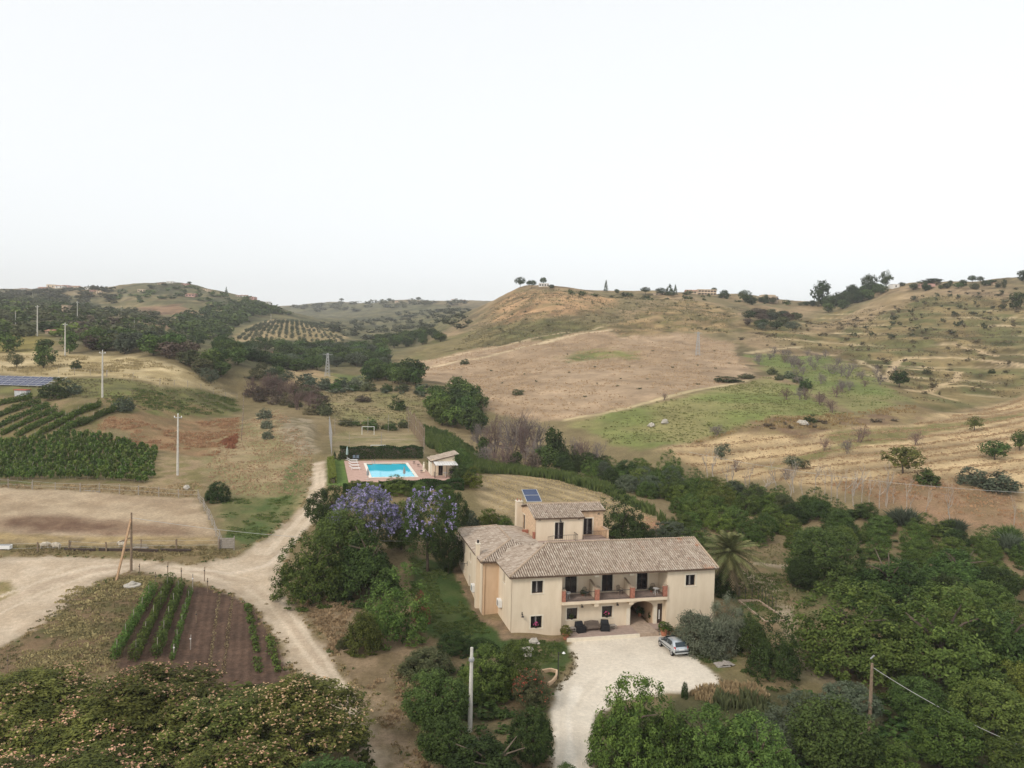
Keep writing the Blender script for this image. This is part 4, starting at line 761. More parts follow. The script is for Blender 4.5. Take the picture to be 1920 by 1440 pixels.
MB().add([(6.3, 18.3, 9.75), (8.15, 18.3, 9.75), (8.05, 20.6, 10.85), (6.2, 20.6, 10.85), (6.3, 18.3, 9.83), (8.15, 18.3, 9.83), (8.05, 20.6, 10.93), (6.2, 20.6, 10.93)], [(3,2,1,0),(4,5,6,7),(0,1,5,4),(1,2,6,5),(2,3,7,6),(3,0,4,7)]).build('collector', M_SOLAR, sp)
MB().bar((6.26, 18.3, 9.8), (6.16, 20.6, 10.9), .07, .1).bar((8.19, 18.3, 9.8), (8.09, 20.6, 10.9), .07, .1).bar((6.25, 18.26, 9.79), (8.2, 18.26, 9.79), .07, .1).bar((6.18, 20.63, 10.89), (8.1, 20.63, 10.89), .07, .1).bar((6.25, 19.45, 10.4), (8.1, 19.45, 10.4), .04, .05).build('frame', M_ALU, sp)
MB().bar((6.3, 20.4, 8.9), (6.3, 20.4, 10.7), .06).bar((8.0, 20.4, 8.9), (8.0, 20.4, 10.7), .06).build('stand', M_STEEL, sp)
# terrace between the blocks, its railing, and the upper right balcony
MB().box(6.3, 15.6, 10.62, 13.98, 5.5, 5.9).build('terrace', M_FLOOR, UP); MB().box(12.51, 15.6, 14.0, 15.79, 5.2, 5.92).build('terrace', M_FLOOR, UP); MB().box(12.51, 15.6, 13.985, 14.2, 4, 5.18).build('terrace_wall', M_WALL, UP)
rp = [(7.2, 11.9), (7.9, 12.3), (9.4, 12.5), (11.1, 12.5), (11.1, 13.9)]
for p, q in zip(rp[:-1], rp[1:]): railing(p, q, 5.9, 6.85, n=6)
railing((12.6, 14.05), (15.3, 14.05), 5.92, 6.85); MB().box(15.35, 15.6, 14.0, 15.78, 5.2, 6.95).build('parapet', M_STONEW, UP); MB().box(15.3, 15.65, 13.95, 15.79, 6.95, 7.02).build('coping', M_CAP, UP)
MB().box(5.5, 6.25, 17.2, 17.5, 5.9, 6.5).build('brick_pillar', M_BRICK, UP); MB().box(6.02, 6.29, 14.1, 14.5, 5.7, 6.9).build('brick_pillar', M_BRICK, UP)
def hp(a, b, z): q = ab2xy(a, b); return Vector((q[0], q[1], z))
# ------------------------------------------------------------------ garden furniture, pots, car
def at_house(name, a, b, z, rz=0, label=None, cat=None, group=None): p = hp(a, b, z); return empty(name, p, TH+rz, label, cat, group)
def pot(name, a, b, z, r, h, leafm, label, cat='potted plant', plantw=1.2, planth=1.0, flower=None, src=None, group=None, pm=None):
    e = at_house(name, a, b, z, 0, label, cat, group); MB().lathe([(r*.65, 0), (r*.95, h*.85), (r*1.08, h*.86), (r*1.08, h), (r*.9, h), (r*.85, h*.9)], n=14).build('pot', pm or M_TERRA, e)
    def put(nm, me, m, w, hh, zz):
        if not me.materials: me.materials.append(None)
        o = link(nm, me, None, e, (0, 0, zz), random.random()*6, (w, w, hh)); o.material_slots[0].link = 'OBJECT'; o.material_slots[0].material = m
    put('foliage', src or MID['citrus'][0], leafm, plantw, planth, h*.8)
    if flower: put('blossom', puffs('blossom', 5, MID['citrus'][0], 60, .07, .3), flower, plantw, planth, h*.82)
    return e
pot('flower_pot', 5.35, -1.4, -.3, .36, .62, LM['yellow'], 'yellow-green shrub in a terracotta pot at the left corner of the patio', plantw=1.35, planth=1.15)
pot('flower_pot', 15.75, -2.0, -.34, .42, .75, LM['citrus'], 'leafy shrub in a large terracotta pot behind the silver car', plantw=1.5, planth=1.0)
pot('flower_pot', 16.6, -1.7, -.34, .25, .4, LM['dark'], 'small dark pot plant beside the large terracotta pot near the car', plantw=.9, planth=.6)
for a, b, z, r, lab, fl in ((2.62, .1, .5, .2, 'pink geranium box on the ground floor window of the left block', 1), (10.45, .68, .95, .22, 'pink geranium box on the loggia window beside the archway', 1), (6.6, .68, .95, .2, 'dark leafy window box on the loggia window nearest the corner', 0)):
    pot('window_box', a, b, z, r, .2, LM['dark'], lab, 'window box', .55, .5, LM['magenta'] if fl else None, pm=M_IRON)
pot('flower_pot', 15.9, 1.6, -.02, .2, .35, LM['dark'], 'dark leafy plant on the right hand pillar of the archway', plantw=.7, planth=.9)
pot('flower_pot', 13.9, 3.9, -.02, .25, .4, LM['dark'], 'dark potted plant standing inside the arched passage', plantw=1.0, planth=.9)
pot('flower_pot', 15.2, 3.0, -.02, .25, .4, LM['dark'], 'second potted plant against the right wall inside the arched passage', plantw=1.0, planth=.9)
for a, lab in ((8.05, 'round potted plant on the first balcony beside the open dark door'), (13.6+2.2, 'low potted plant on the third balcony beside its door')): pot('flower_pot', a, 1.5, 3.09, .16, .25, LM['dark'], lab, plantw=.7, planth=.5)
def chair(a, b, z, rz, label, m=M_WICK, group=None, table=False):
    e = at_house('garden_table' if table else 'balcony_chair', a, b, z, rz, label, 'table' if table else 'chair', group)
    if table:
        MB().lathe([(.30, .66), (.34, .67), (.34, .70), (.30, .71)], n=16).build('table_top', M_WHITE, e)
        for i in range(3): t = i*2.094; MB().bar((.08*math.cos(t), .08*math.sin(t), .68), (.27*math.cos(t), .27*math.sin(t), 0), .03).build('leg', M_WHITE, e)
        return e
    MB().box(-.25, .25, -.24, .24, .40, .45).build('seat', m, e); bm = MB()
    for i in range(7):
        t = -.24+.08*i; bm.bar((t, .22, .45), (t*1.05, .30, .92-.9*t*t), .02)
    bm.tube([(-.25, .22, .45), (-.26, .29, .82), (-.12, .31, .93), (.12, .31, .93), (.26, .29, .82), (.25, .22, .45)], .018, 6).build('backrest', m, e)
    for x in (-.22, .22):
        for y in (-.2, .2): MB().bar((x, y, 0), (x, y, .41), .03).build('leg', m, e)
        MB().tube([(x*1.15, -.2, .42), (x*1.2, -.2, .62), (x*1.2, .24, .64)], .018, 6).build('armrest', m, e)
    return e
M_GREEN = mat('green_iron', (.05, .07, .05), .6, .3)
chair(8.3, 1.2, 3.09, .4, 'dark green iron chair on the first balcony beside the plant', M_GREEN)
chair(5.95, 1.2, 3.09, -.5, 'dark iron chair by the end pier of the first balcony', M_IRON)
chair(9.6, 1.3, 3.09, -.3, 'wicker chair by the left divider of the middle balcony'); chair(12.1, 1.3, 3.09, .5, 'wicker chair right of the middle balcony door')
chair(16.0, 1.3, 3.09, .2, 'tall backed wicker chair on the third balcony'); chair(15.9, .6, 3.09, 0, 'small round white metal table on the third balcony', table=True)
chair(6.1, .7, 3.09, 0, 'small round white table on the first balcony', table=True)
def covered(a, b, label):
    e = at_house('covered_armchair', a, b, .0, random.uniform(-.3, .3), label, 'armchair'); mb = MB()
    prof = [(-.46, -.5, 0), (.46, -.5, 0), (.46, .45, 0), (-.46, .45, 0), (-.44, -.48, .62), (.44, -.48, .62), (.42, .05, .66), (-.42, .05, .66), (-.38, .2, .98), (.36, .2, .98), (.37, .42, .96), (-.39, .42, .96)]
    mb.add(prof, [(0, 1, 5, 4), (4, 5, 6, 7), (7, 6, 9, 8), (8, 9, 10, 11), (1, 2, 10, 9, 6, 5), (2, 3, 11, 10), (3, 0, 4, 7, 8, 11)]).build('cover', M_BLACK, e)
    MB().bar((-.47, -.51, .04), (.47, -.51, .04), .03).bar((-.47, -.51, .04), (-.47, .46, .04), .03).bar((.47, -.51, .04), (.47, .46, .04), .03).build('hem', M_BLACK, e)
covered(7.2, -.35, 'black covered armchair between the two wicker side tables and sofa'); covered(9.9, -.35, 'black covered armchair on the archway side of the wicker sofa')
e = at_house('wicker_sofa', 8.6, -.15, 0, 0, 'brown wicker sofa between two black covered armchairs on the patio', 'sofa')
MB().box(-.75, .75, -.38, .38, .28, .42).build('seat', M_WICK, e); MB().tube([(-.78, .1, .42), (-.75, .36, .78), (0, .42, .86), (.75, .36, .78), (.78, .1, .42)], .05, 8).box(-.72, .72, .32, .38, .42, .80).build('backrest', M_WICK, e)
for x in (-.74, .74): MB().box(x-.06, x+.06, -.36, .34, .42, .60).build('armrest', M_WICK, e)
for x in (-.68, .68):
    for y in (-.32, .32): MB().bar((x, y, 0), (x, y, .29), .06).build('leg', M_WICK, e)
for a, lab in ((6.35, 'low grey side table beside the potted shrub on the patio'), (10.75, 'low grey side table between the armchair and the archway')):
    e = at_house('side_table', a, -.2, 0, .05, lab, 'table'); MB().box(-.4, .4, -.25, .25, .36, .42).build('table_top', M_GREYW, e); MB().box(-.35, .35, -.2, .2, .14, .17).build('shelf', M_GREYW, e)
    for x in (-.36, .36):
        for y in (-.21, .21): MB().bar((x, y, 0), (x, y, .37), .05).build('leg', M_GREYW, e)

# silver hatchback: body lofted from cross sections (x along the car, rear at x = 0)
M_CAR = mat('silver_paint', (.52, .56, .59), .28, .5, metal=.55, coat=.6); M_TYRE = mat('rubber', (.018, .018, .018), .85, .2); M_RIM = mat('alloy', (.5, .5, .52), .35, .5, metal=.7); M_PLASTIC = mat('bumper_plastic', (.03, .032, .036), .6, .3); M_TAIL = mat('tail_light', (.35, .02, .02), .25, .5); M_PLATE = mat('plate', (.75, .76, .78), .5, .3); M_CGLASS = mat('car_glass', (.015, .028, .038), .06, .6)
def car():
    p = g(1275, 1226); q = g(1250, 1206); ang = math.atan2(q[1]-p[1], q[0]-p[0]); pr = g(1278, 1233)
    root = empty('parked_car', (pr[0], pr[1], gz(*pr)+.01), ang, 'silver five-door hatchback parked on the pale gravel yard', 'car')
    L = 3.85; W = .82
    #      x     zlow  zbelt  ztop   half low, half belt, half top
    S_ = [(0.00, .40, .72, .74, .66, .70, .55), (.05, .34, .84, .90, .74, .77, .66), (.16, .30, .90, 1.08, .78, .80, .66), (.42, .28, .92, 1.34, .79, .82, .62), (.62, .27, .92, 1.41, .79, .82, .60), (1.2, .26, .91, 1.45, .79, .82, .60),
          (1.75, .26, .89, 1.43, .79, .82, .60), (2.15, .26, .88, 1.33, .79, .82, .58), (2.55, .26, .86, 1.08, .79, .81, .62), (2.85, .26, .85, .90, .79, .80, .70), (3.3, .27, .78, .83, .77, .77, .66), (3.65, .30, .66, .72, .70, .70, .58), (3.83, .36, .55, .58, .55, .55, .45)]
    V = []; Q = []; n = 10
    for x, zl, zb, zt, hl, hb, ht in S_:
        half = [(hl*.75, zl), (hl, zl+.10), (hb, (zl+zb)*.52), (hb*.985, zb), (ht, zt-.02)]; ring = [(-y, z) for y, z in half]+[(y, z) for y, z in half[::-1]]
        ring[4] = (-ht, zt-.025); ring[5] = (ht, zt-.025)
        V += [(x, y, z) for y, z in ring]
    m = len(S_)
    for i in range(m-1):
        for k in range(n): Q.append((i*n+k, i*n+(k+1) % n, (i+1)*n+(k+1) % n, (i+1)*n+k))
    me = bpy.data.meshes.new('body'); me.from_pydata(V, [], Q+[tuple(range(n-1, -1, -1)), tuple((m-1)*n+k for k in range(n))]); me.update()
    body = link('body', me, M_CAR, root); sd_ = body.modifiers.new('s', 'SUBSURF'); sd_.levels = 2; sd_.render_levels = 2; me.polygons.foreach_set('use_smooth', [True]*len(me.polygons))
    def patch(name, pts, m_, par=root, th=.012, nrm=None):
        pts = [Vector(p) for p in pts]; nv = (pts[1]-pts[0]).cross(pts[2]-pts[0]).normalized() if nrm is None else Vector(nrm); k = len(pts)
        return MB().add(pts+[p+nv*th for p in pts], [tuple(range(k-1, -1, -1)), tuple(range(k, 2*k))]+[(i, (i+1) % k, k+(i+1) % k, k+i) for i in range(k)]).build(name, m_, par)
    for s in (1, -1):
        def sd(x, z):           # outer skin between belt and roof
            t = np.clip((z-.90)/(1.40-.90), 0, 1); return s*(.815-.205*t)
        nr = (0, s*.92, .38)
        patch('side_window', [(1.62, sd(1.62, .95), .95), (2.52, sd(2.5, .93), .93), (2.14, sd(2.14, 1.27), 1.27), (1.66, sd(1.66, 1.345), 1.345)], M_CGLASS, nrm=nr)
        patch('side_window', [(.78, sd(.8, .97), .97), (1.53, sd(1.53, .95), .95), (1.56, sd(1.56, 1.345), 1.345), (.88, sd(.9, 1.33), 1.33), (.70, sd(.7, 1.18), 1.18)], M_CGLASS, nrm=nr)
        MB().bar((.75, s*.808, .60), (2.75, s*.808, .60), .03, .09).build('rub_strip', M_PLASTIC, root)
        patch('tail_light', [(.10, s*.735, .70), (.03, s*.60, .70), (.08, s*.60, 1.0), (.21, s*.74, 1.02)], M_TAIL, th=.04, nrm=(-.6, s*.8, 0))
        for x in (.62, 3.05):
            w_ = empty('wheel', (x, s*.70, .29)); w_.parent = root; t = MB()
            t.tube([(0, -s*.09, 0), (0, s*.09, 0)], .29, 22); t.build('tyre', M_TYRE, w_); MB().tube([(0, s*.07, 0), (0, s*.105, 0)], .18, 16).build('rim', M_RIM, w_)
            hub = MB().tube([(0, s*.10, 0), (0, s*.115, 0)], .05, 8); hub.build('hub', M_PLASTIC, w_)
            MB().tube([(x+.35*math.cos(a), s*(.797), .29+.35*math.sin(a)) for a in np.linspace(0, math.pi, 11)], .022, 6).build('wheel_arch', M_PLASTIC, root)
        MB().lathe([(.02, -.05), (.09, -.03), (.10, .05), (.05, .08)], (2.36, s*.92, .96), 8).build('mirror', M_PLASTIC, root)
        patch('headlight', [(3.55, s*.66, .60), (3.74, s*.40, .56), (3.70, s*.40, .68), (3.50, s*.66, .73)], M_PLATE, th=.03, nrm=(.8, s*.5, .3))
    patch('rear_window', [(.11, -.58, .99), (.11, .58, .99), (.40, .53, 1.34), (.40, -.53, 1.34)], M_CGLASS, nrm=(-.8, 0, .5), th=.02)
    patch('windscreen', [(2.74, .60, .955), (2.74, -.60, .955), (2.21, -.51, 1.315), (2.21, .51, 1.315)], M_CGLASS, nrm=(.5, 0, .85), th=.02)
    MB().box(-.045, .05, -.70, .70, .50, .62).build('bumper_strip', M_PLASTIC, root); MB().box(-.06, .10, -.66, .66, .36, .50).build('bumper', M_CAR, root)
    pl = MB().box(-.03, .02, -.27, .27, .70, .82).build('number_plate', M_PLATE, root)
    return root
car()

# ------------------------------------------------------------------ swimming pool, deck, hut, pitch
M_DECK = mat('pink_paving', (.50, .33, .265), .9, .15, (1.3, .2)); M_COPE = mat('pool_coping', (.76, .71, .62), .85, .2, (4, .1)); M_LINER = mat('pool_liner', (.16, .62, .72), .6, .3)
def poolwater():
    m = bpy.data.materials.new('pool_water'); m.use_nodes = True; t = m.node_tree; b = t.nodes['Principled BSDF']; b.inputs['Base Color'].default_value = (.05, .58, .76, 1); b.inputs['Roughness'].default_value = .04; b.inputs['Specular IOR Level'].default_value = .35
    tc = t.nodes.new('ShaderNodeTexCoord'); n = t.nodes.new('ShaderNodeTexNoise'); n.inputs['Scale'].default_value = 2.2; n.inputs['Detail'].default_value = 2; bp = t.nodes.new('ShaderNodeBump'); bp.inputs['Strength'].default_value = .05; bp.inputs['Distance'].default_value = .05
    t.links.new(tc.outputs['Object'], n.inputs[0]); t.links.new(n.outputs['Fac'], bp.inputs['Height']); t.links.new(bp.outputs[0], b.inputs['Normal']); return m
PO = hp(0, 0, POOLZ)
def pobj(name, mb, m, kind=None): o = mb.build(name, m); o.location = (PO.x, PO.y, POOLZ); o.rotation_euler = (0, 0, TH); return tag(o, kind=kind) if kind else o
dk = MB()
for a0, a1, b0, b1 in ((-14.2, -10.6, 56.6, 81.6), (-2.0, .45, 60.8, 81.6), (-10.6, 5.6, 56.6, 60.8), (-10.6, -2.0, 78.3, 81.6), (.45, 5.6, 60.8, 62.1)): dk.box(a0, a1, b0, b1, -.4, .06)
pobj('pool_deck', dk, M_DECK, 'structure')
e = empty('swimming_pool', (PO.x, PO.y, POOLZ), TH, 'rectangular turquoise swimming pool with pale coping in the pink deck', 'swimming pool')
cp = MB()
for a0, a1, b0, b1 in ((-10.6, -10.1, 60.8, 78.3), (-2.5, -2.0, 60.8, 78.3), (-10.1, -2.5, 60.8, 61.3), (-10.1, -2.5, 77.8, 78.3)): cp.box(a0+.003, a1-.003, b0+.003, b1-.003, -1.5, .10)
cp.build('coping', M_COPE, e); MB().box(-10.1, -2.5, 61.3, 77.8, -1.6, -1.4).build('basin', M_LINER, e); MB().add([(-10.12, 61.28, -.02), (-2.48, 61.28, -.02), (-2.48, 77.82, -.02), (-10.12, 77.82, -.02)], [(0, 1, 2, 3)]).build('water', poolwater(), e)
ld = MB()
for b in (76.9, 77.4): ld.tube([(-9.0+(b-76.9), 78.0, .1), (-9.0+(b-76.9), 78.0, .8), (-9.0+(b-76.9), 77.6, .85), (-9.0+(b-76.9), 77.6, -.3)], .03, 6)
ld.build('ladder', M_STEEL, e)
railing_e = MB()
def lounger(a, b, lab):
    e = empty('sun_lounger', hp(a, b, POOLZ+.06), TH+math.pi/2*0, lab, 'sun lounger', 'white sun loungers in a row beside the pool')
    MB().box(-.1, 1.25, -.32, .32, .30, .38).build('bed', M_WHITE, e); MB().add([(-.75, -.32, .72), (-.75, .32, .72), (-.1, .32, .34), (-.1, -.32, .34), (-.75, -.32, .78), (-.75, .32, .78), (-.1, .32, .40), (-.1, -.32, .40)], [(0,1,2,3),(7,6,5,4),(0,4,5,1),(1,5,6,2),(2,6,7,3),(3,7,4,0)]).build('backrest', M_WHITE, e)
    for x in (-.3, 1.1):
        for y in (-.27, .27): MB().bar((x, y, 0), (x, y, .31), .06).build('leg', M_WHITE, e)
for b in (80.6, 77.5, 73.8, 70.0): lounger(-12.9, b, 'white plastic sun lounger on the pink deck along the pool end')
def parasol(a, b, h, lab, m):
    e = empty('closed_parasol', hp(a, b, POOLZ+.06), 0, lab, 'parasol'); MB().tube([(0, 0, 0), (0, 0, h)], .03, 6).build('pole', M_STEEL, e); MB().lathe([(.08, h*.35), (.24, h*.38), (.20, h*.7), (.05, h*.98)], n=8).build('canopy', m, e); MB().lathe([(.3, 0), (.3, .08), (.06, .12)], n=12).build('base', M_CONC, e)
M_PGREEN = mat('parasol_cloth', (.33, .42, .40), .9, .1); M_PGREY = mat('parasol_grey', (.26, .28, .28), .9, .1)
parasol(-13.6, 83.2, 2.8, 'closed pale green parasol by the back hedge of the pool', M_PGREEN); parasol(-10.9, 59.2, 1.9, 'closed grey parasol on the deck corner by the front hedge', M_PGREY); parasol(-4.6, 60.3, 2.0, 'closed dark grey parasol standing at the pool edge', M_PGREY)
for a, lab in ((-12.2, 'blue-grey plastic chair beside the closed green parasol'), (-11.5, 'second blue-grey plastic chair against the back hedge of the pool')):
    e = empty('pool_chair', hp(a, 83.3, POOLZ+.02), TH+math.pi, lab, 'chair'); mpc = mat('plastic_blue', (.16, .2, .24), .6, .3)
    MB().box(-.25, .25, -.25, .25, .38, .44).build('seat', mpc, e); MB().box(-.25, .25, -.27, -.22, .44, .95).build('backrest', mpc, e)
    for x in (-.2, .2):
        for y in (-.2, .2): MB().bar((x, y, 0), (x*1.1, y*1.1, .38), .04).build('leg', mpc, e)
for a, b, lab in ((-1.0, 76.5, 'round dark stool on the deck behind the pool'), (-.6, 73.0, 'low dark stool on the deck between pool and hut'),(-.9, 65.5, 'small dark footstool on the deck close to the pool hut')):
    e = empty('deck_stool', hp(a, b, POOLZ+.06), 0, lab, 'stool'); MB().lathe([(.24, .42), (.27, .45), (.27, .5), (.22, .52)], n=12).build('seat', M_WICK, e)
    for i in range(4): t = i*1.57; MB().bar((.2*math.cos(t), .2*math.sin(t), 0), (.15*math.cos(t), .15*math.sin(t), .44), .04).build('leg', M_WICK, e)
# hut: a 3..7.4, b 62..68
hut = empty('pool_hut', (PO.x, PO.y, POOLZ), TH, 'small cream pool hut with lean-to tile roof and slatted awning', 'hut')
A0, A1, B0, B1 = .5, 4.55, 62.3, 66.8
wall('wall', (A0, B0), FRONT, A1-A0, -.5, 3.0, [(1.2, 2.0, 0.05, 2.0)], .25, M_WALL, hut); wall('wall', (A0, B1), LEFT, B1-B0-.003, -.5, 2.6, [(2.6, 3.5, .05, 2.1)], .25, M_TRIM, hut); opening('door', (A0, B1), LEFT, 2.6, 3.5, .05, 2.1, hut, 0, False, .25, False); opening('door', (A0, B0), FRONT, 1.2, 2.0, .05, 2.0, hut, 0, False, .25, False)
wall('wall', (A1-.003, B0+.25), (0, 1), B1-B0-.25, -.5, 3.3, [], .25, M_WALL, hut); wall('wall', (A1-.25, B1-.003), (-1, 0), A1-A0-.5, -.5, 3.0, [], .25, M_WALL, hut)
hz_ = lambda a, b: 2.72+.25*(a-A0)
MB().add([(A0, B0+.002, 2.6), (A1, B0+.002, 2.6), (A1, B0+.002, hz_(A1, 0)-.1), (A0, B0+.002, hz_(A0, 0)-.1), (A0, B0+.25, 2.6), (A1, B0+.25, 2.6), (A1, B0+.25, hz_(A1, 0)-.1), (A0, B0+.25, hz_(A0, 0)-.1)], [(0,1,2,3),(7,6,5,4),(0,4,5,1),(1,5,6,2),(2,6,7,3),(3,7,4,0)]).build('gable', M_WALL, hut)
MB().add([(A1-.25, B0+.25, 3.25), (A1, B0+.25, 3.25), (A1, B1, 3.25), (A1-.25, B1, 3.25), (A1-.25, B0+.25, 3.58), (A1, B0+.25, 3.6), (A1, B1, 3.6), (A1-.25, B1, 3.58)], [(3,2,1,0),(4,5,6,7),(0,1,5,4),(1,2,6,5),(2,3,7,6),(3,0,4,7)]).build('wall', M_WALL, hut)
roofbed('roof', hz_, (A0-.3, A1+.3), (B0-.3, B1+.3), .5, parent=hut); tiles('roof_tiles', hz_, (1, 0), lambda a, b: True, (A0-.3, A1+.3), (B0-.3, B1+.3), M_TILE2, 12, hut)
aw = empty('awning', (0, 0, 0)); aw.parent = hut; rn = random.Random(4)
for i in range(9):
    for j in range(5): b1 = B0-.02-j*.62; MB().box(A0+.2+i*.45+rn.uniform(0, .03), A0+.61+i*.45, b1-.58, b1, 2.55-j*.06+rn.uniform(0, .03), 2.58-j*.06+.03).build('slat', M_WHITE, aw)
for a in (A0+.2, A0+2.2, A0+4.2): MB().bar((a, B0-3.0, -.1), (a, B0-3.0, 2.25), .07).build('post', M_IRON, aw)
for a in (A0+.2, A0+4.2): MB().bar((a, B0-3.05, 2.22), (a, B0, 2.5), .06).build('beam', M_IRON, aw)
railing((A0+.2, B0-3.1), (A0+4.2, B0-3.1), 0.06, 1.0, hut, 16); railing((A0+4.3, B0-3.1), (A0+4.3, B0+.2), .06, 1.0, hut, 12); railing((A0+.2, B0-3.1), (A0+.2, B0-1.4), .06, 1.0, hut, 8)
e = empty('round_table', hp(A0+2.2, B0-1.6, POOLZ+.05), 0, 'small white round table under the slatted awning of the hut', 'table'); MB().lathe([(.45, .70), (.48, .72), (.46, .75)], n=14).build('table_top', M_WHITE, e); MB().tube([(0, 0, 0), (0, 0, .71)], .05, 8).build('leg', M_WHITE, e)
e = empty('barbecue', hp(A0+3.3, B0-1.5, POOLZ+.05), 0, 'dark barbecue under the slatted awning of the pool hut', 'barbecue'); MB().lathe([(.1, .55), (.3, .7), (.32, .9), (.2, 1.05), (.05, 1.1)], n=12).build('bowl', M_IRON, e); MB().bar((-.25, -.2, 0), (-.15, -.1, .65), .04).bar((.25, -.2, 0), (.15, -.1, .65), .04).bar((0, .3, 0), (0, .15, .65), .04).build('legs', M_IRON, e)
# statue by the hut
e = empty('garden_statue', hp(-.3, 67.0, POOLZ+.06), 0, 'pale stone statue on a plinth beside the pool hut', 'statue'); MB().box(-.25, .25, -.25, .25, 0, .5).build('plinth', M_TRIM, e); MB().lathe([(.18, .5), (.22, .8), (.15, 1.05), (.2, 1.35), (.07, 1.5), (.11, 1.62), (.09, 1.75), (.02, 1.8)], n=10).build('figure', M_TRIM, e, True)
# goals
def goal(u, v, lab):
    p = gp(u, v); e = empty('football_goal', p, TH, lab, 'goal'); m = MB()
    for x in (-1.5, 1.5): MB().tube([(x, 0, 0), (x, 0, 2)], .06, 8).build('goalpost', M_WHITE, e)
    MB().tube([(-1.56, 0, 2), (1.56, 0, 2)], .06, 8).build('crossbar', M_WHITE, e); nb = MB()
    for x in (-1.5, 1.5): nb.bar((x, 0, 2), (x, .9, 0), .03)
    nb.bar((-1.5, .9, 0), (1.5, .9, 0), .03).build('stay', M_STEEL, e)
goal(690, 815, 'white football goal at the far end of the pitch'); goal(709, 853, 'white football goal just behind the pool hedge')
# ------------------------------------------------------------------ vegetation close to the house
rr = random.Random(21)
ch_ = lambda L: L[rr.randrange(len(L))]
# pink silk trees along the bottom
SILK = [(NEAR['umb'][i], puffs('blossom', 50+i, NEAR['umb'][i], 1050, .0062, .35, 3, .0035)) for i in range(3)]
for k, (u, vb, w_, h_, lab) in enumerate(((60,1440,390,205,'wide silk tree covered in pink blossom below the grassy bank'), (300,1440,380,200,'wide silk tree covered in pink blossom below the bean rows'), (545,1452,340,190,'wide silk tree covered in pink blossom beside the dirt road bend'), (180,1590,430,215,'silk tree with pink blossom in front of the well bank silk tree'), (430,1600,420,200,'silk tree with pink blossom under the garden bed silk trees'), (-20,1640,420,215,'silk tree with pink blossom beside the square wooden post'), (170,1485,380,190,'silk tree with pink blossom between bank and bean rows'), (420,1465,360,185,'silk tree with pink blossom at the end of the dried rows'))):
    c, b = SILK[k % 3]; plant('silk_tree', u, vb, w_, h_, c, LM['silk'], TRT[k % 2], lab, 'tree', 'pink flowering silk trees', extra=[('blossom', b, LM['pink'])])
plant('leafy_tree', 600, 1620, 340, 190, NEAR['umb'][1], LM['broad'], TRT[0], 'feathery dark green tree without blossom below the silk trees', 'tree')
def T(u, vb, w_, h_, kind, leaf, lab, name='garden_tree', trunk=True, cat='tree', group=None, **k):
    L = NEAR[kind]; return plant(name, u, vb, w_, h_, ch_(L), LM[leaf], ch_(TR) if trunk else None, lab, cat, group, **k)
# mass left of the house
T(588, 1124, 140, 138, 'big', 'walnut', 'dense dark green tree with large leaf clumps beside the dirt road'); T(692, 1116, 165, 160, 'big', 'broad', 'broad dark feathery tree standing before the purple jacaranda'); T(640, 1075, 120, 125, 'broad', 'broad', 'dark tree between the road and the purple jacaranda')
JB = [puffs('blossom', 70+i, NEAR['jac'][i], 620-450*i, .0145, .3, 6, .012) for i in range(2)]
plant('jacaranda_tree', 690, 1050, 135, 142, NEAR['jac'][0], LM['grey'], TRT[0], 'jacaranda in full purple bloom behind the dark trees', 'tree', extra=[('blossom', JB[0], LM['lilac'])])
plant('jacaranda_tree', 802, 1072, 135, 165, NEAR['jac'][1], LM['dark'], TRT[1], 'taller jacaranda with sparse lilac bloom close to the house', 'tree', extra=[('blossom', JB[1], LM['lilac'])])
T(612, 990, 88, 80, 'broad', 'dark', 'dark tree overhanging the dirt road by the pool hedge'); T(632, 1010, 60, 62, 'citrus', 'walnut', 'round bright green tree beside the jacaranda', trunk=False)
T(752, 1030, 90, 95, 'broad', 'walnut', 'green tree between the two jacarandas'); T(850, 1010, 60, 90, 'broad', 'dark', 'dark tree beyond the left wing of the house'); T(840, 1075, 60, 90, 'broad', 'dark', 'dark shrubby tree shading the rear corner of the left wing')
for u, v, w_, h_, lf, lab in ((700,925,60,28,'lime','yellow-green shrub below the front pool hedge opening'),(745,925,55,32,'lime','yellow-green shrub below the middle of the front pool hedge'),(785,930,50,34,'walnut','green shrub below the front pool hedge near the hut'),(835,935,44,34,'walnut','green shrub below the end of the front pool hedge'),(668,920,40,24,'lime','small yellow-green shrub by the hedge gap')):
    T(u, v, w_, h_, 'citrus', lf, lab, 'shrub', False, 'shrub')
for u, v, w_, h_, lf, lab in ((918,985,42,40,'lime','young lime green tree on the stubble field edge beside the upper house'),(884,912,40,34,'lime','small lime green tree at the corner of the stubble field'),(868,905,52,40,'dark','dark bush beside the pool hut terrace'),(945,990,40,30,'citrus','dark shrub between the left wing and the stubble field'),(880,985,40,36,'grey','grey-green shrub behind the left wing roof')):
    T(u, v, w_, h_, 'citrus', lf, lab, 'small_tree', True)
T(683, 1218, 86, 98, 'citrus', 'silk', 'round olive-green bush on the dry grass by the road', 'round_bush', False, 'bush'); T(738, 1196, 124, 122, 'citrus', 'walnut', 'light green bushy tree behind the round olive-green bush', trunk=False)
T(640, 1215, 26, 26, 'citrus', 'scrub', 'small grey shrub at the foot of the round bush', 'shrub', False, 'shrub'); T(790, 1165, 34, 50, 'citrus', 'redweed', 'small red-leaved shrub on the lawn edge', 'shrub', False, 'shrub')
for u, v, w_, h_, lf, lab in ((800,1262,110,58,'scrub','low grey-green shrub on the dry slope below the lawn'),(855,1220,80,36,'dark','low dark hedge bush on the lower lawn edge'),(905,1225,70,36,'dark','second low dark hedge bush on the lower lawn edge')): T(u, v, w_, h_, 'citrus', lf, lab, 'shrub', False, 'shrub')
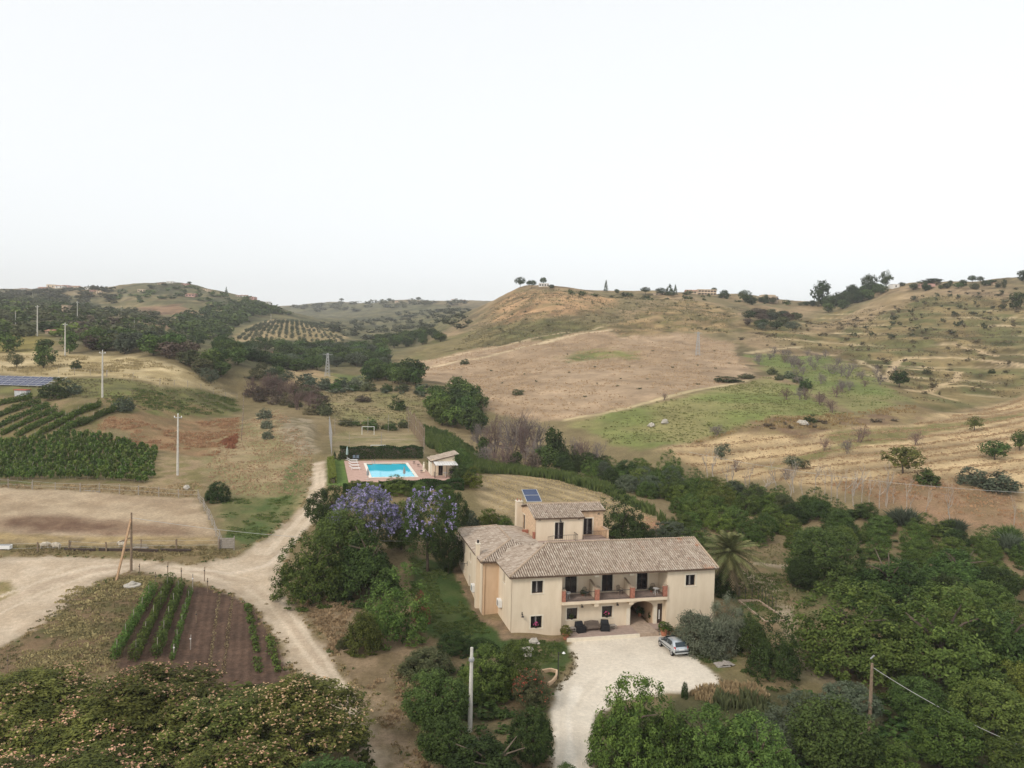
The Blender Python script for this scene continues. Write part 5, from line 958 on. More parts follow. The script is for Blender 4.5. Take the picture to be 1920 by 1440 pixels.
T(820, 1370, 130, 120, 'broad', 'broad', 'green shrubby tree left of the concrete pole'); T(905, 1305, 120, 110, 'big', 'walnut', 'yellow-green bushy tree behind the concrete pole'); T(965, 1300, 95, 95, 'broad', 'citrus', 'dark green shrub beside the red oleander', 'shrub', False, 'shrub')
T(925, 1500, 240, 150, 'big', 'dark', 'large dark green tree in front of the concrete pole'); T(830, 1450, 120, 110, 'broad', 'broad', 'dark green tree on the dry slope below the pole'); T(1000, 1440, 95, 120, 'broad', 'dark', 'dark leafy tree along the driveway bend'); T(1060, 1470, 70, 45, 'citrus', 'broad', 'small leafy bush at the driveway edge', 'shrub', False, 'shrub')
OB = puffs('blossom', 81, NEAR['broad'][0], 700, .016, .35, 3, .012)
OB = puffs('blossom', 81, NEAR['broad'][0], 330, .015, .4, 3, .012)
plant('oleander_bush', 992, 1328, 74, 70, NEAR['broad'][0], LM['scrub'], None, 'oleander bush with red blossom beside the driveway wall', 'bush', extra=[('blossom', OB, LM['oleander'])])
# right foreground
T(1182, 1452, 172, 215, 'big', 'citrus', 'large dark glossy citrus tree between driveway and yard'); T(1330, 1478, 190, 175, 'big', 'walnut', 'spreading light green tree below the gravel yard'); T(1425, 1500, 190, 180, 'big', 'walnut', 'second spreading green tree below the gravel yard'); T(1250, 1470, 120, 130, 'broad', 'citrus', 'green tree beside the large citrus tree'); T(1560, 1470, 190, 160, 'broad', 'broad', 'dark green tree left of the wooden pole')
T(1480, 1400, 130, 90, 'citrus', 'grey', 'grey-green thicket below the footpath', 'thicket', False, 'bush'); T(1590, 1360, 120, 80, 'broad', 'grey', 'grey-green bushy thicket beside the wooden pole', 'thicket', False, 'bush')
T(1283, 1308, 15, 38, 'citrus', 'dark', 'thin sapling at the edge of the gravel yard', 'sapling')
plant('olive_tree', 1318, 1218, 118, 100, NEAR['olive'][0], LM['olive'], TR[0], 'grey-green olive tree in front of the house corner', 'tree'); plant('olive_tree', 1362, 1198, 72, 74, NEAR['olive'][1], LM['olive'], TR[1], 'smaller grey olive tree leaning by the wooden fence', 'tree')
T(1452, 1272, 95, 105, 'citrus', 'dark', 'large dark round bush at the end of the wooden fence', 'round_bush', False, 'bush'); T(1415, 1225, 80, 78, 'citrus', 'dark', 'dark green bush behind the wooden fence', 'round_bush', False, 'bush'); T(1400, 1190, 60, 50, 'citrus', 'broad', 'low green bush behind the olive trees', 'round_bush', False, 'bush')
T(1350, 1112, 66, 60, 'citrus', 'dark', 'dark undergrowth bush below the palm tree', 'round_bush', False, 'bush')
for u, v, w_, h_, lf, lab in ((1600,1262,240,185,'walnut','large light green walnut tree beside the footpath'),(1760,1290,250,215,'walnut','very large walnut tree right of the path walnut'),(1890,1300,220,220,'broad','large dark walnut tree at the orchard end'),(1560,1100,160,120,'broad','rounded walnut tree behind the vegetable frame'),(1660,1145,190,140,'broad','dark walnut tree between the footpath and citrus rows'),(1800,1120,170,120,'broad','dark spreading tree among the citrus rows'),(1500,1105,60,66,'dark','small dark tree at the end of the footpath'),(1530,1065,90,80,'broad','green tree on the upper orchard path')):
    T(u, v, w_, h_, 'big' if w_ > 120 else 'broad', lf, lab, 'walnut_tree')
for u, v, w_, h_, lf, lab in ((1760,1440,150,120,'citrus','low green tree right of the wooden pole'),(1860,1400,150,130,'walnut','yellow-green loquat tree near the sagging cable'),(1720,1360,120,90,'broad','dark tree behind the wooden pole'),(1660,1470,120,90,'citrus','low tree at the foot of the wooden pole'),(1900,1490,150,110,'citrus','low green tree under the sagging cable end'),(1830,1340,120,90,'broad','dark tree below the big walnut trees'),(1905,1345,100,110,'lime','yellowish tree below the orchard end walnut')): T(u, v, w_, h_, 'broad', lf, lab, 'orchard_tree')
T(1165, 1012, 92, 88, 'citrus', 'dark', 'dark round tree right of the upper house'); T(1205, 1022, 55, 52, 'citrus', 'dark', 'dark bush behind the long roof', 'round_bush', False, 'bush'); T(1260, 1010, 80, 40, 'citrus', 'grey', 'grey-green shrub behind the long roof', 'shrub', False, 'shrub'); T(1310, 1030, 70, 40, 'citrus', 'broad', 'green shrub between the roof and the palm', 'shrub', False, 'shrub')
mass('orchard_weeds', 'dark undergrowth below the silk trees', 'weeds', scat([(-150,1330),(0,1300),(250,1290),(560,1300),(660,1340),(720,1440),(700,1600),(-150,1600)], 1.5, .5, 90), (1, 2.6), (.5, 1.4), LM['silk'], 90)
T(408, 938, 52, 44, 'citrus', 'dark', 'small dark fig tree standing alone on the meadow', 'fig_tree')

# date palm
def palm(u, vb, hpx):
    p = g(u, vb); z = gz(*p); k = p[1]/F; e = empty('date_palm', (p[0], p[1], z), 0, 'date palm with drooping fronds right of the house', 'palm'); h = 4.9
    MB().tube([(0, 0, -.3), (0, 0, h*.5), (0, 0, h)], [.38, .33, .36], 10).build('trunk', M_BARK, e); rng = np.random.default_rng(3)
    for i in range(92):
        t = i/91; az = i*2.39996; el = math.radians(80-158*t)+rng.normal()*.06; L = 4.3*rng.uniform(.85, 1.1); dx, dz = math.cos(el), math.sin(el); V = []; Q = []; n = 9; P_ = []
        for j in range(n+1): s = j/n; r = L*s; P_.append((r*dx, r*dz-1.25*s*s*(1.0-.35*t)*L*.32))
        P3 = [np.array([math.cos(az)*x, math.sin(az)*x, h+y]) for x, y in P_]; sd = np.array([-math.sin(az), math.cos(az), 0])
        for j in range(1, n):
            for m_ in (0, .5):
                a = P3[j]*(1-m_)+P3[min(j+1, n)]*m_; w_ = .74*math.sin(math.pi*min(.97, (j+m_)/n*.85+.12))+.1; f = (P3[min(j+1, n)]-P3[j]); f /= np.linalg.norm(f)
                for sg in (-1, 1):
                    b = len(V); tip = a+sd*sg*w_*.8+f*w_*.75-np.array([0, 0, w_*.35]); V += [a-f*.11, a+f*.11, tip]; Q.append((b, b+1, b+2))
        me = quadmesh('frond', np.array(V), np.array(Q), tint=np.clip(rng.normal(.5, .2, len(Q)), 0, 1)); o = link('frond', me, LM['palm'] if t < .72 else LM['palmdry'], e)
        MB().tube([tuple(q) for q in P3], [.035*(1-.8*j/n) for j in range(n+1)], 4).build('rib', LM['palmdry'] if t > .72 else LM['palm'], o)
palm(1365, 1108, 120)

# citrus orchards (kept as individuals)
HUE = dict(lime='yellow-green', walnut='light green', citrus='green', dark='dark green', broad='mid green', grey='grey-green', scrub='olive-grey', olive='silver-green', brownish='brown', reed='cane-green', tuft='straw-coloured', pine='blackish green')
def hue_label(lab, lf):
    w_ = lab.split()
    w_ = [x for i, x in enumerate(w_) if not (i < 3 and x in ('bright', 'dark', 'dull', 'green', 'blue-green', 'grey-green', 'brownish', 'lighter', 'olive', 'dense'))]
    return HUE[lf]+' '+' '.join(w_)
def orchard(poly, sp, w_, h_, leafs, name, lab, grp, seed, src=None, trunk=True, jit=.22, cat='tree'):
    n = 0
    for x, y in scat(poly, sp, jit, seed):
        k = rr.uniform(.8, 1.2); lf = leafs[rr.randrange(len(leafs))]; plant(name, 0, 0, w_*k, h_*k*rr.uniform(.9, 1.1), ch_(src or NEAR['citrus']), LM[lf], ch_(TRS) if trunk else None, hue_label(lab, lf), cat, grp, xy=(x, y)); n += 1
    return n
orchard([(1255,925),(1300,912),(1330,905),(1420,935),(1470,965),(1480,1000),(1400,1020),(1320,1008),(1270,985)], 4.8, 4.6, 3.5, ['lime', 'walnut', 'citrus', 'citrus'], 'citrus_tree', 'bright green citrus tree in the grove behind the palm', 'citrus trees in the grove behind the palm', 3)
orchard([(1590,985),(1680,975),(1800,1000),(1920,1040),(1960,1130),(1800,1090),(1700,1075),(1600,1030)], 5.4, 4.5, 3.2, ['citrus', 'citrus', 'dark', 'walnut'], 'citrus_tree', 'dark green citrus tree in the rows towards the ravine', 'citrus trees in the rows towards the ravine', 4)
orchard([(1480,1010),(1590,985),(1640,1040),(1560,1055),(1490,1040)], 5.5, 4.6, 3.6, ['citrus', 'dark'], 'citrus_tree', 'dark green citrus tree scattered on the ground beyond the footpath', 'citrus trees scattered beyond the footpath', 5)
orchard([(1730,1150),(1960,1120),(1960,1260),(1760,1230)], 6.5, 6.2, 5.4, ['broad', 'dark', 'walnut'], 'orchard_tree', 'dark green orchard tree growing among the big walnut trees', 'orchard trees among the walnuts', 6, NEAR['broad'])
orchard([(1130,880),(1250,890),(1340,930),(1300,950),(1200,930),(1120,905)], 4.8, 5.2, 4.2, ['citrus', 'dark', 'walnut', 'grey'], 'ravine_bush', 'dark green bush in the ravine beyond the stubble field', 'bushes in the ravine beyond the stubble field', 7, trunk=False, cat='bush')
orchard([(1340,925),(1480,945),(1600,960),(1620,975),(1500,975),(1380,955)], 5.2, 4.8, 3.6, ['dark', 'grey', 'broad', 'scrub'], 'ravine_bush', 'dark bush along the ravine below the dead poplars', 'bushes along the ravine below the dead poplars', 8, trunk=False, cat='bush')
orchard([(1640,960),(1760,985),(1920,1020),(1960,1060),(1800,1010),(1660,985)], 5.5, 5.0, 3.0, ['reed', 'grey'], 'ravine_bush', 'blue-green cane thicket on the ravine edge beyond the citrus rows', 'cane thickets on the ravine edge', 9, REED, False, cat='bush')
orchard([(1000,850),(1060,860),(1140,880),(1120,900),(1060,890)], 4.5, 4.6, 3.8, ['dark', 'broad', 'walnut'], 'ravine_bush', 'green bush between the bare trees and the cane strip', 'bushes between the bare trees and the cane strip', 10, trunk=False, cat='bush')
orchard([(820,838),(858,838),(872,880),(866,896),(850,880)], 3.6, 4.2, 3.4, ['walnut', 'broad'], 'hut_shrub', 'bright green shrub behind the pool hut', 'shrubs behind the pool hut', 11, trunk=False, cat='shrub')

# hedges around the pool
def hedge(a0, a1, b0, b1, h, lab, leaf='hedge', z=POOLZ):
    c = hp((a0+a1)/2, (b0+b1)/2, z); e = empty('clipped_hedge', c, TH, lab, 'hedge'); rng = np.random.default_rng(abs(int(a0*7+b0))); lx, ly = a1-a0, b1-b0; n = int(300*(lx*h+lx*ly+ly*h))
    n = min(n, 9000); q = rng.uniform(-.5, .5, (n, 3)); ax = rng.choice(3, n, p=np.array([ly*h, lx*h*1.2, lx*ly*1.2])/(ly*h+lx*h*1.2+lx*ly*1.2)); sg = np.sign(rng.normal(size=n)); sg[ax == 2] = 1
    q[np.arange(n), ax] = sg*(.5-abs(rng.normal(0, .04, n))); nn = np.zeros((n, 3)); nn[np.arange(n), ax] = sg
    C = q*np.array([lx, ly, h])+[0, 0, h/2]; C[:, 2] += (.16*np.sin(C[:, 0]*1.3)+.25*(vnoise(C[:, 0]*1.1, C[:, 1], 4)-.5))*(q[:, 2] > .3); C[:, 1] += .2*(vnoise(C[:, 0]*.9, C[:, 2], 6)-.5)*(ax == 1); V, Q, _ = leaves(C, nn+rng.normal(size=(n, 3))*.5+[0, 0, .3], .13, .55, rng, None)
    link('foliage', quadmesh('foliage', V, Q, tint=np.clip(rng.normal(.45, .22, n), 0, 1)), LM[leaf], e); MB().box(-lx/2+.25, lx/2-.25, -ly/2+.2, ly/2-.2, -.3, h-.25).build('stems', M_BARK, e)
hedge(-9.6, 4.2, 50.6, 52.2, 1.85, 'long clipped dark hedge between the pool deck and the shrubs', z=5.2); hedge(-15.2, -10.6, 50.7, 52.2, 1.5, 'short clipped hedge left of the pool hedge gap', z=5.2); hedge(-15.0, 1.8, 84.2, 86.2, 2.4, 'clipped dark hedge between the pool and the football pitch'); hedge(-17.4, -16.2, 56, 82, 1.0, 'low yellow-green hedge along the track beside the pool', 'lime')
for a, b, h, lab in ((-15.2, 83.0, 1.3, 'tiny cypress at the back corner of the pool lawn'), (-16.0, 84.6, 1.5, 'tiny cypress beside the low yellow-green hedge end')): q = ab2xy(a, b); plant('small_cypress', 0, 0, .8, h, MID['cyp'][0], LM['pine'], None, lab, 'tree', xy=q)
pa_ = ab2xy(3.2, 73); plant('small_palm_bush', 0, 0, 4.2, 2.6, REED[0], LM['palm'], None, 'low fan palm bush behind the pool hut', 'bush', xy=pa_)

# reed strip (uncountable blades)
def reeds(name, lab, poly, sp, w_, h_, m, seed, src=None, n=26, bw=.055, keep=.40, flt=None, XY=None):
    XY = scat(poly, sp, .5, seed) if XY is None else XY
    if flt: XY = XY[flt(XY[:, 0], XY[:, 1])]
    rng = np.random.default_rng(seed)
    if 'grass' in name: XY = XY[fbm(XY[:, 0], XY[:, 1], 5*max(sp, .6), 3, seed) > keep+.12*rng.random(len(XY))]
    Z = hfun(XY[:, 0], XY[:, 1]); Vs = []; Ts = []; F3 = []; off = 0
    for i in range(len(XY)):
        a = rng.random(n)*6.283; r = np.sqrt(rng.random(n))*w_*.6; b = np.c_[r*np.cos(a)+XY[i, 0], r*np.sin(a)+XY[i, 1], np.full(n, Z[i])]; h = h_*rng.uniform(.55, 1.1)*(.7+.3*rng.random(n)); d = rng.normal(size=(n, 2))*.16*h[:, None]; s = rng.normal(size=(n, 3))*[bw, bw, 0]
        tp = b+np.c_[d, h]; mid = b+np.c_[d*.3, h*.6]; Vs.append(np.stack([b-s, b+s, tp+s*.25, mid-s*1.5], 1).reshape(-1, 3)); Ts.append(np.clip(rng.normal(.45, .15)+rng.normal(0, .15, n), 0, 1))
    V = np.concatenate(Vs); return tag(link(name, quadmesh(name, V, np.arange(len(V)).reshape(-1, 4), tint=np.concatenate(Ts)), m), lab, 'grass' if 'grass' in name else 'reeds', kind='stuff')
reeds('reed_strip', 'dense green cane strip along the stubble field and ravine', [(800,815),(850,835),(880,855),(905,870),(960,880),(1050,893),(1130,912),(1180,940),(1240,975),(1260,990),(1230,972),(1140,928),(1050,902),(960,890),(890,887),(862,872),(830,848),(802,838)], 1.0, 1.3, 1.9, LM['reed'], 61)
reeds('reed_strip', 'green bank of tall grass beside the football pitch', [(790,800),(840,815),(880,840),(920,868),(880,872),(850,850),(800,838)], 1.0, 1.2, 1.5, LM['reed'], 62)
reeds('tall_grass', 'tall dry grass fringe along the lower edge of the yard', [(1340,1282),(1450,1290),(1560,1298),(1640,1330),(1560,1345),(1420,1325),(1330,1318),(1290,1305)], .55, .7, .7, LM['dry'], 63)
reeds('tall_grass', 'grey green grass below the yard fringe', [(1330,1315),(1560,1330),(1640,1350),(1560,1385),(1400,1360),(1320,1340)], .7, .8, 1.5, LM['scrub'], 64)
# grass on the open ground close by
def turf(name, lab, poly, sp, h_, m, seed): reeds('grass_'+name, lab, poly, sp, sp*1.1, h_, m, seed)
turf('lawn', 'short green grass of the lawn by the house', [(770,1045),(848,1066),(895,1160),(945,1200),(1062,1204),(1070,1238),(1045,1270),(990,1248),(880,1215),(800,1190),(770,1110)], .42, .16, LM['grass'], 65)
turf('bank', 'dry tufts on the bank between the roads', [(120,1112),(200,1085),(250,1075),(300,1085),(262,1170),(200,1260),(0,1280),(80,1176)], .8, .22, LM['dry'], 66)
turf('slope', 'dry tufts on the slope beside the road bend', [(570,1130),(660,1130),(640,1220),(760,1240),(860,1330),(800,1440),(770,1420),(700,1320),(640,1250),(600,1190)], .7, .25, LM['dry'], 67)
turf('meadow', 'thin green grass of the meadow above the road', [(412,935),(548,930),(535,985),(460,1030),(428,1010)], .8, .2, LM['grass'], 68)
turf('verge', 'dry grass verge along the paddock fence', [(0,1024),(410,1026),(440,1040),(360,1054),(150,1042),(0,1042)], .9, .25, LM['dry'], 69)
turf('yard_edge', 'green grass beside the car and the olive trees', [(1262,1200),(1310,1212),(1400,1248),(1420,1270),(1350,1262),(1292,1222)], .5, .18, LM['grass'], 70)
turf('straw', 'standing straw of the pale field on the left slope', [(0,660),(130,665),(250,672),(330,694),(455,734),(440,742),(300,722),(150,704),(0,701)], 2.2, .7, LM['dry'], 71)
turf('weeds', 'rusty weeds of the fallow plot below the vineyard', [(205,784),(330,787),(448,784),(444,826),(400,856),(310,843),(160,828)], 1.3, .4, LM['rust'], 72)
turf('greenweeds', 'green weeds of the strip below the straw field', [(250,730),(440,748),(450,772),(330,785),(200,770),(210,745)], 1.2, .5, LM['grass'], 73)
turf('path_edge', 'grass patches beside the orchard footpath', [(1380,1060),(1480,1065),(1480,1110),(1460,1200),(1400,1150),(1350,1110)], 1.0, .25, LM['grass'], 74)
turf('hedge_foot', 'red weeds at the end of the fallow plot', [(415,830),(445,815),(440,840),(420,850)], .9, .8, LM['redweed'], 75)

# dry grass standing on the hill fields: too fine to count, gives the slopes their nap
def nap(name, lab, poly, sp, h_, m, seed, n=6, bw=.16, keep=.3): reeds('grass_'+name, lab, poly, sp, sp*1.2, h_, m, seed, None, n, bw, keep)
nap('brown_field', 'dry grass standing over the brown hill field', [(715,693),(780,678),(900,652),(1030,637),(1140,616),(1290,624),(1370,642),(1385,670),(1412,702),(1250,745),(1130,777),(1060,787),(960,785),(910,767),(850,724),(740,705)], 2.8, .45, LM['straw'], 201, 6, .15, .38)
nap('green_field', 'green grass standing on the field below the hill', [(1060,792),(1130,780),(1260,748),(1400,717),(1440,707),(1480,722),(1530,747),(1590,778),(1480,790),(1380,806),(1300,832),(1150,834)], 1.9, .3, LM['green'], 202, 6, .16, .36)
nap('green_bowl', 'green grass in the bowl below the terraces', [(1395,665),(1480,665),(1560,672),(1620,692),(1660,715),(1690,748),(1650,772),(1540,748),(1470,705)], 2.8, .35, LM['green'], 203, 6, .16, .38)
nap('orange_hill', 'dry tussocks on the orange hill under the pines', [(900,600),(960,550),(1060,545),(1200,556),(1380,580),(1370,625),(1150,612),(1000,640),(850,660)], 3.4, .8, LM['tuft'], 204)
nap('terraces', 'dry tussocks on the terraced slope', [(1380,640),(1450,600),(1600,590),(1750,555),(1920,545),(1920,735),(1760,760),(1690,740),(1560,660)], 4.0, .6, LM['tuft'], 205, 6, .18, .42)
nap('wheat', 'short stubble of the banded wheat field', [(1240,843),(1330,822),(1450,813),(1540,808),(1700,797),(1920,740),(1920,960),(1800,930),(1500,908),(1300,878)], 1.9, .25, LM['straw'], 206, 5, .1)
reeds('grass_windrow', 'raked straw rows following the curve of the wheat field', [(1240,843),(1330,822),(1450,813),(1540,808),(1700,797),(1920,740),(1920,960),(1800,930),(1500,908),(1300,878)], .75, .7, .27, LM['dry'], 216, None, 6, .11, 0, lambda x, y: np.sin((y-.0034*np.clip(x-45, 0, 400)**2+5*fbm(x, y, 45, 2, 9))*1.0) > .6)
nap('valley', 'grass of the valley fields behind the pitch', [(600,738),(790,742),(800,765),(780,800),(640,800),(590,770)], 1.8, .4, LM['tuft'], 207)
nap('meadow_ridge', 'dry grass of the meadow ridge', [(440,800),(520,768),(590,850),(575,925),(500,930),(400,930),(390,870)], 1.1, .3, LM['straw'], 208, 6, .07)
nap('bank', 'brown weeds on the bank above the wheat', [(1300,832),(1400,795),(1520,780),(1720,760),(1700,796),(1540,806),(1400,806)], 1.6, .7, LM['rust'], 209, 6, .12)
nap('paddock_edge', 'dry grass between vine plot and paddock', [(0,908),(250,915),(380,905),(375,932),(200,924),(0,914)], .9, .35, LM['dry'], 210, 6, .07)
nap('red_soil', 'dry weeds on the red soil by the ravine', [(1560,908),(1700,892),(1920,935),(1920,992),(1650,948)], 1.6, .5, LM['rust'], 211, 6, .1)
nap('upper_left', 'grass of the slope below the straw field', [(0,706),(150,709),(300,727),(440,746),(440,775),(260,768),(100,745)], 1.7, .45, LM['tuft'], 212, 6, .12)
nap('stubble', 'short stubble rows behind the house', [(885,890),(960,892),(1060,904),(1150,934),(1232,970),(1220,1008),(1120,988),(960,988),(915,963)], 1.0, .18, LM['straw'], 213, 6, .06)
nap('foot', 'dry weeds on the floor of the orchard', [(1340,1040),(1500,1010),(1600,1050),(1500,1160),(1400,1130)], 1.1, .3, LM['tuft'], 214, 6, .08)
orchard([(1215,968),(1260,985),(1330,1010),(1320,1030),(1240,1012)], 3.8, 4.2, 2.8, ['citrus', 'walnut', 'broad', 'grey'], 'yard_bush', 'green bush on the slope between the long roof and the citrus grove', 'bushes between the long roof and the grove', 212, trunk=False, cat='bush')
orchard([(1440,940),(1530,955),(1640,965),(1640,985),(1560,990),(1460,975)], 4.4, 4.8, 3.4, ['broad', 'dark', 'citrus', 'walnut'], 'ravine_bush', 'green bush between the citrus grove and the ravine edge', 'bushes between the grove and the ravine edge', 213, trunk=False, cat='bush')
orchard([(1480,1000),(1560,985),(1640,1000),(1640,1030),(1500,1030)], 5.0, 4.6, 3.2, ['citrus', 'lime', 'walnut'], 'citrus_tree', 'lighter citrus tree between the walnut and the ravine bushes', 'lighter citrus trees between walnut and ravine', 214)

def edge_tufts(name, lab, reg, step, jit, h_, m, seed, ymax=140):
    rng = np.random.default_rng(seed); P_ = []
    for nm, Q, *_ in REG:
        if nm != reg: continue
        for a, b in zip(Q, np.roll(Q, -1, 0)):
            L = np.linalg.norm(b-a); n = int(L/step)
            if n < 1 or a[1] > ymax: continue
            t = rng.random(n)[:, None]; q = a+(b-a)*t+rng.normal(size=(n, 2))*jit+np.array([b[1]-a[1], a[0]-b[0]])/L*jit*.2; P_.append(q)
    XY = np.concatenate(P_)
    for nm, Q, *_ in REG:
        if nm == reg: XY = XY[sdf(XY[:, 0], XY[:, 1], Q) < .12-.2*(reg == 'dirt_road')]
    XY = XY[(abs(XY[:, 0]/XY[:, 1]) < .75)]; reeds('grass_'+name, lab, None, .4, .35, h_, m, seed, None, 9, .035, .38, None, XY)
edge_tufts('road_edge', 'dry tufts along the edges of the dirt road', 'dirt_road', .12, .45, .2, LM['dry'], 401)
edge_tufts('road_green', 'green tufts along the edges of the dirt road', 'dirt_road', .4, .7, .22, LM['grass'], 402)
edge_tufts('yard_rim', 'weeds along the rim of the gravel yard', 'gravel_yard', .1, .4, .12, LM['tuft'], 403)
edge_tufts('bed_rim', 'dry tufts around the garden bed', 'garden_bed', .2, .4, .2, LM['dry'], 404)
reeds('grass_dust', 'sparse dry tufts on the dusty slope above the pole', [(640,1260),(760,1245),(850,1330),(840,1440),(760,1440),(700,1340)], .5, .4, .16, LM['dry'], 405, None, 8, .035, .42)
reeds('grass_near', 'sparse dry tufts on the bank beside the silk trees', [(0,1225),(120,1120),(250,1080),(290,1100),(210,1250),(0,1300)], .5, .4, .18, LM['tuft'], 406, None, 9, .035, .36)
# the grove goes on to the right and towards the viewer
orchard([(1990,1020),(2250,1010),(2280,1500),(1990,1500)], 6.5, 6.0, 4.6, ['broad', 'dark', 'walnut', 'citrus'], 'orchard_tree', 'orchard tree where the grove goes on past the walnut trees', 'orchard trees past the walnuts', 501, NEAR['citrus'])
orchard([(1150,1660),(2250,1660),(2250,1900),(1150,1900)], 5.2, 4.6, 3.2, ['citrus', 'broad', 'walnut'], 'orchard_tree', 'low orchard tree where the grove goes on below the wooden pole', 'orchard trees below the wooden pole', 502, NEAR['citrus'])
# ------------------------------------------------------------------ vines, vegetable rows
def rowplant(name, p0, p1, w_, h_, m, lab, grp, seed, stakes=0, cat='crop row', n=None, size=.11):
    """one planted row: a leafy ridge along the ground from pixel p0 to p1 with its stakes"""
    a = g(*p0); b = g(*p1); L = np.linalg.norm(b-a); z0 = gz(*a); e = empty(name, (a[0], a[1], z0), 0, lab, cat, grp); rng = np.random.default_rng(seed); n = n or int(L*w_*h_*150)
    t = rng.random(n); lump = .65+.5*vnoise(t*L*1.1, np.zeros(n)+seed, 3); ang = rng.random(n)*6.283; rad = np.sqrt(rng.random(n)); d = (b-a)/L; s = np.array([-d[1], d[0]])
    off = np.cos(ang)*rad*w_/2*lump; hh = h_*lump*(.5+.5*np.sin(ang)*rad)
    x = a[0]+d[0]*t*L+s[0]*off; y = a[1]+d[1]*t*L+s[1]*off; C = np.c_[x-a[0], y-a[1], hfun(x, y)+hh-z0]
    V, Q, _ = leaves(C, np.c_[np.cos(ang)[:, None]*s, np.sin(ang)]+rng.normal(size=(n, 3))*.4+[0, 0, .35], size, .6, rng, None); link('foliage', quadmesh('foliage', V, Q, tint=np.clip(rng.normal(.45, .22, n), 0, 1)), m, e)
    for i in range(stakes):
        tt = (i+.3)/stakes; q = a+(b-a)*tt; MB().bar((q[0]-a[0], q[1]-a[1], gz(*q)-z0-.1), (q[0]-a[0]+rng.normal()*.04, q[1]-a[1], gz(*q)-z0+h_*1.15), .045).build('stake', M_GREYW, e)
    return e
for k, (p0, p1, lab) in enumerate((((213,1238),(288,1108),'tall green bean row on the bank side of the garden bed'), ((250,1243),(322,1090),'tall green bean row second from the grassy bank'), ((292,1236),(340,1100),'tall green bean row third from the grassy bank'), ((322,1240),(358,1110),'thin green bean row next to the bare soil'))):
    rowplant('bean_row', p0, p1, 1.15 if k < 3 else .7, 1.35 if k < 3 else .9, LM['vine'], lab, 'bean rows in the garden bed', 80+k, 5, size=.10)
for k, (p0, p1, lab) in enumerate((((463,1135),(482,1225),'long row of green courgette plants in the brown soil'), ((504,1196),(522,1262),'short row of green courgette plants at the road edge of the soil'), ((480,1235),(487,1262),'last short courgette row beside the silk tree'))): rowplant('courgette_row', p0, p1, .8, .42, LM['grey'] if 0 else LM['vine'], lab, 'courgette rows', 90+k, size=.13)
for k, (p0, p1, lab) in enumerate((((412,1113),(390,1270),'pale dried seedling row left of the other dried row'), ((436,1122),(418,1262),'pale dried seedling row nearer the courgettes'))): rowplant('seedling_row', p0, p1, .4, .12, LM['dry'], lab, 'dried seedling rows', 95+k, n=500, size=.07)
for u, v, h, lab in ((357,1218,1.4,'pale stake leaning in the soil beside the thin bean row'),(326,1232,1.2,'short pale stake at the foot of the bean rows'),(368,1168,1.2,'thin stake standing in the bare soil'),(389,1110,1.6,'dark stake with a hanging bottle at the top of the garden bed'),(361,1108,1.9,'pale stake at the head of the thin bean row'),(383,1090,1.7,'thin iron rod by the road at the garden bed'),(340,1090,1.6,'stake by the road behind the second bean row'),(314,1086,2.0,'tall stake at the head of the tall bean rows'),(292,1106,2.0,'stake on the bank corner of the garden bed'),(261,1076,1.2,'short stake where bank and road meet'),(14,1265,1.7,'square wooden post on the bank beside the silk trees')):
    p = gp(u, v); e = empty('garden_stake', p, 0, lab, 'stake'); MB().bar((0, 0, -.2), (rr.uniform(-.06, .06), 0, h), .07).build('shaft', M_GREYW if 'pale' in lab else M_WOOD, e); MB().bar((-.05, 0, h*.72), (.05, 0, h*.76), .10, .12).build('tie', M_WHITE if 'pale' in lab else M_IRON, e)
# trellised vineyard, upper left
VR = [((-60,778),(60,748)),((-50,797),(76,757)),((-30,812),(92,763)),((0,818),(106,771)),((30,821),(120,778)),((62,824),(136,785)),((98,826),(156,791)),((120,790),(188,762)),((150,800),(214,772))]
for i, (p0, p1) in enumerate(VR): rowplant('vine_row', p0, p1, 1.3, 1.65, LM['vine'], 'trellised vine row below the solar panels', 'trellised vine rows below the solar panels', 110+i, 6, 'vine row', n=2000, size=.18)
# staked vine plot: every plant on its own stake
ST = MB().bar((0, 0, -.1), (0, 0, 1.0), .03).mesh('stake'); VC = [crown('foliage', 800+i, 26, 9, .11, .2, .12, .7, 'ell', 1, fill=.3) for i in range(3)]
A_ = wpoly([(0, 900), (285, 905), (300, 850), (0, 838)])
n_ = 0
for i in range(26):
    for j in range(9):
        s, t = (i+.5*(j % 2))/26, j/8; q = (A_[0]*(1-s)+A_[1]*s)*(1-t)+(A_[3]*(1-s)+A_[2]*s)*t+np.array([rr.uniform(-.25, .25), rr.uniform(-.3, .3)])
        e = empty('staked_vine', (q[0], q[1], gz(*q)), rr.random()*6, 'leafy vine on its own stake in the dense plot above the paddock', 'vine', 'staked vines in the dense plot above the paddock'); h = rr.uniform(1.6, 2.3)*(1 if i < 22 else .75)
        for nm, me, m, sx in (('foliage', ch_(VC), LM['vine'] if rr.random() < .8 else LM['citrus'], rr.uniform(1.15, 1.5)), ('stake', ST, M_GREYW, 1.6)):
            if not me.materials: me.materials.append(None)
            o = link(nm, me, None, e, None, None, (sx, sx, h)); o.material_slots[0].link = 'OBJECT'; o.material_slots[0].material = m
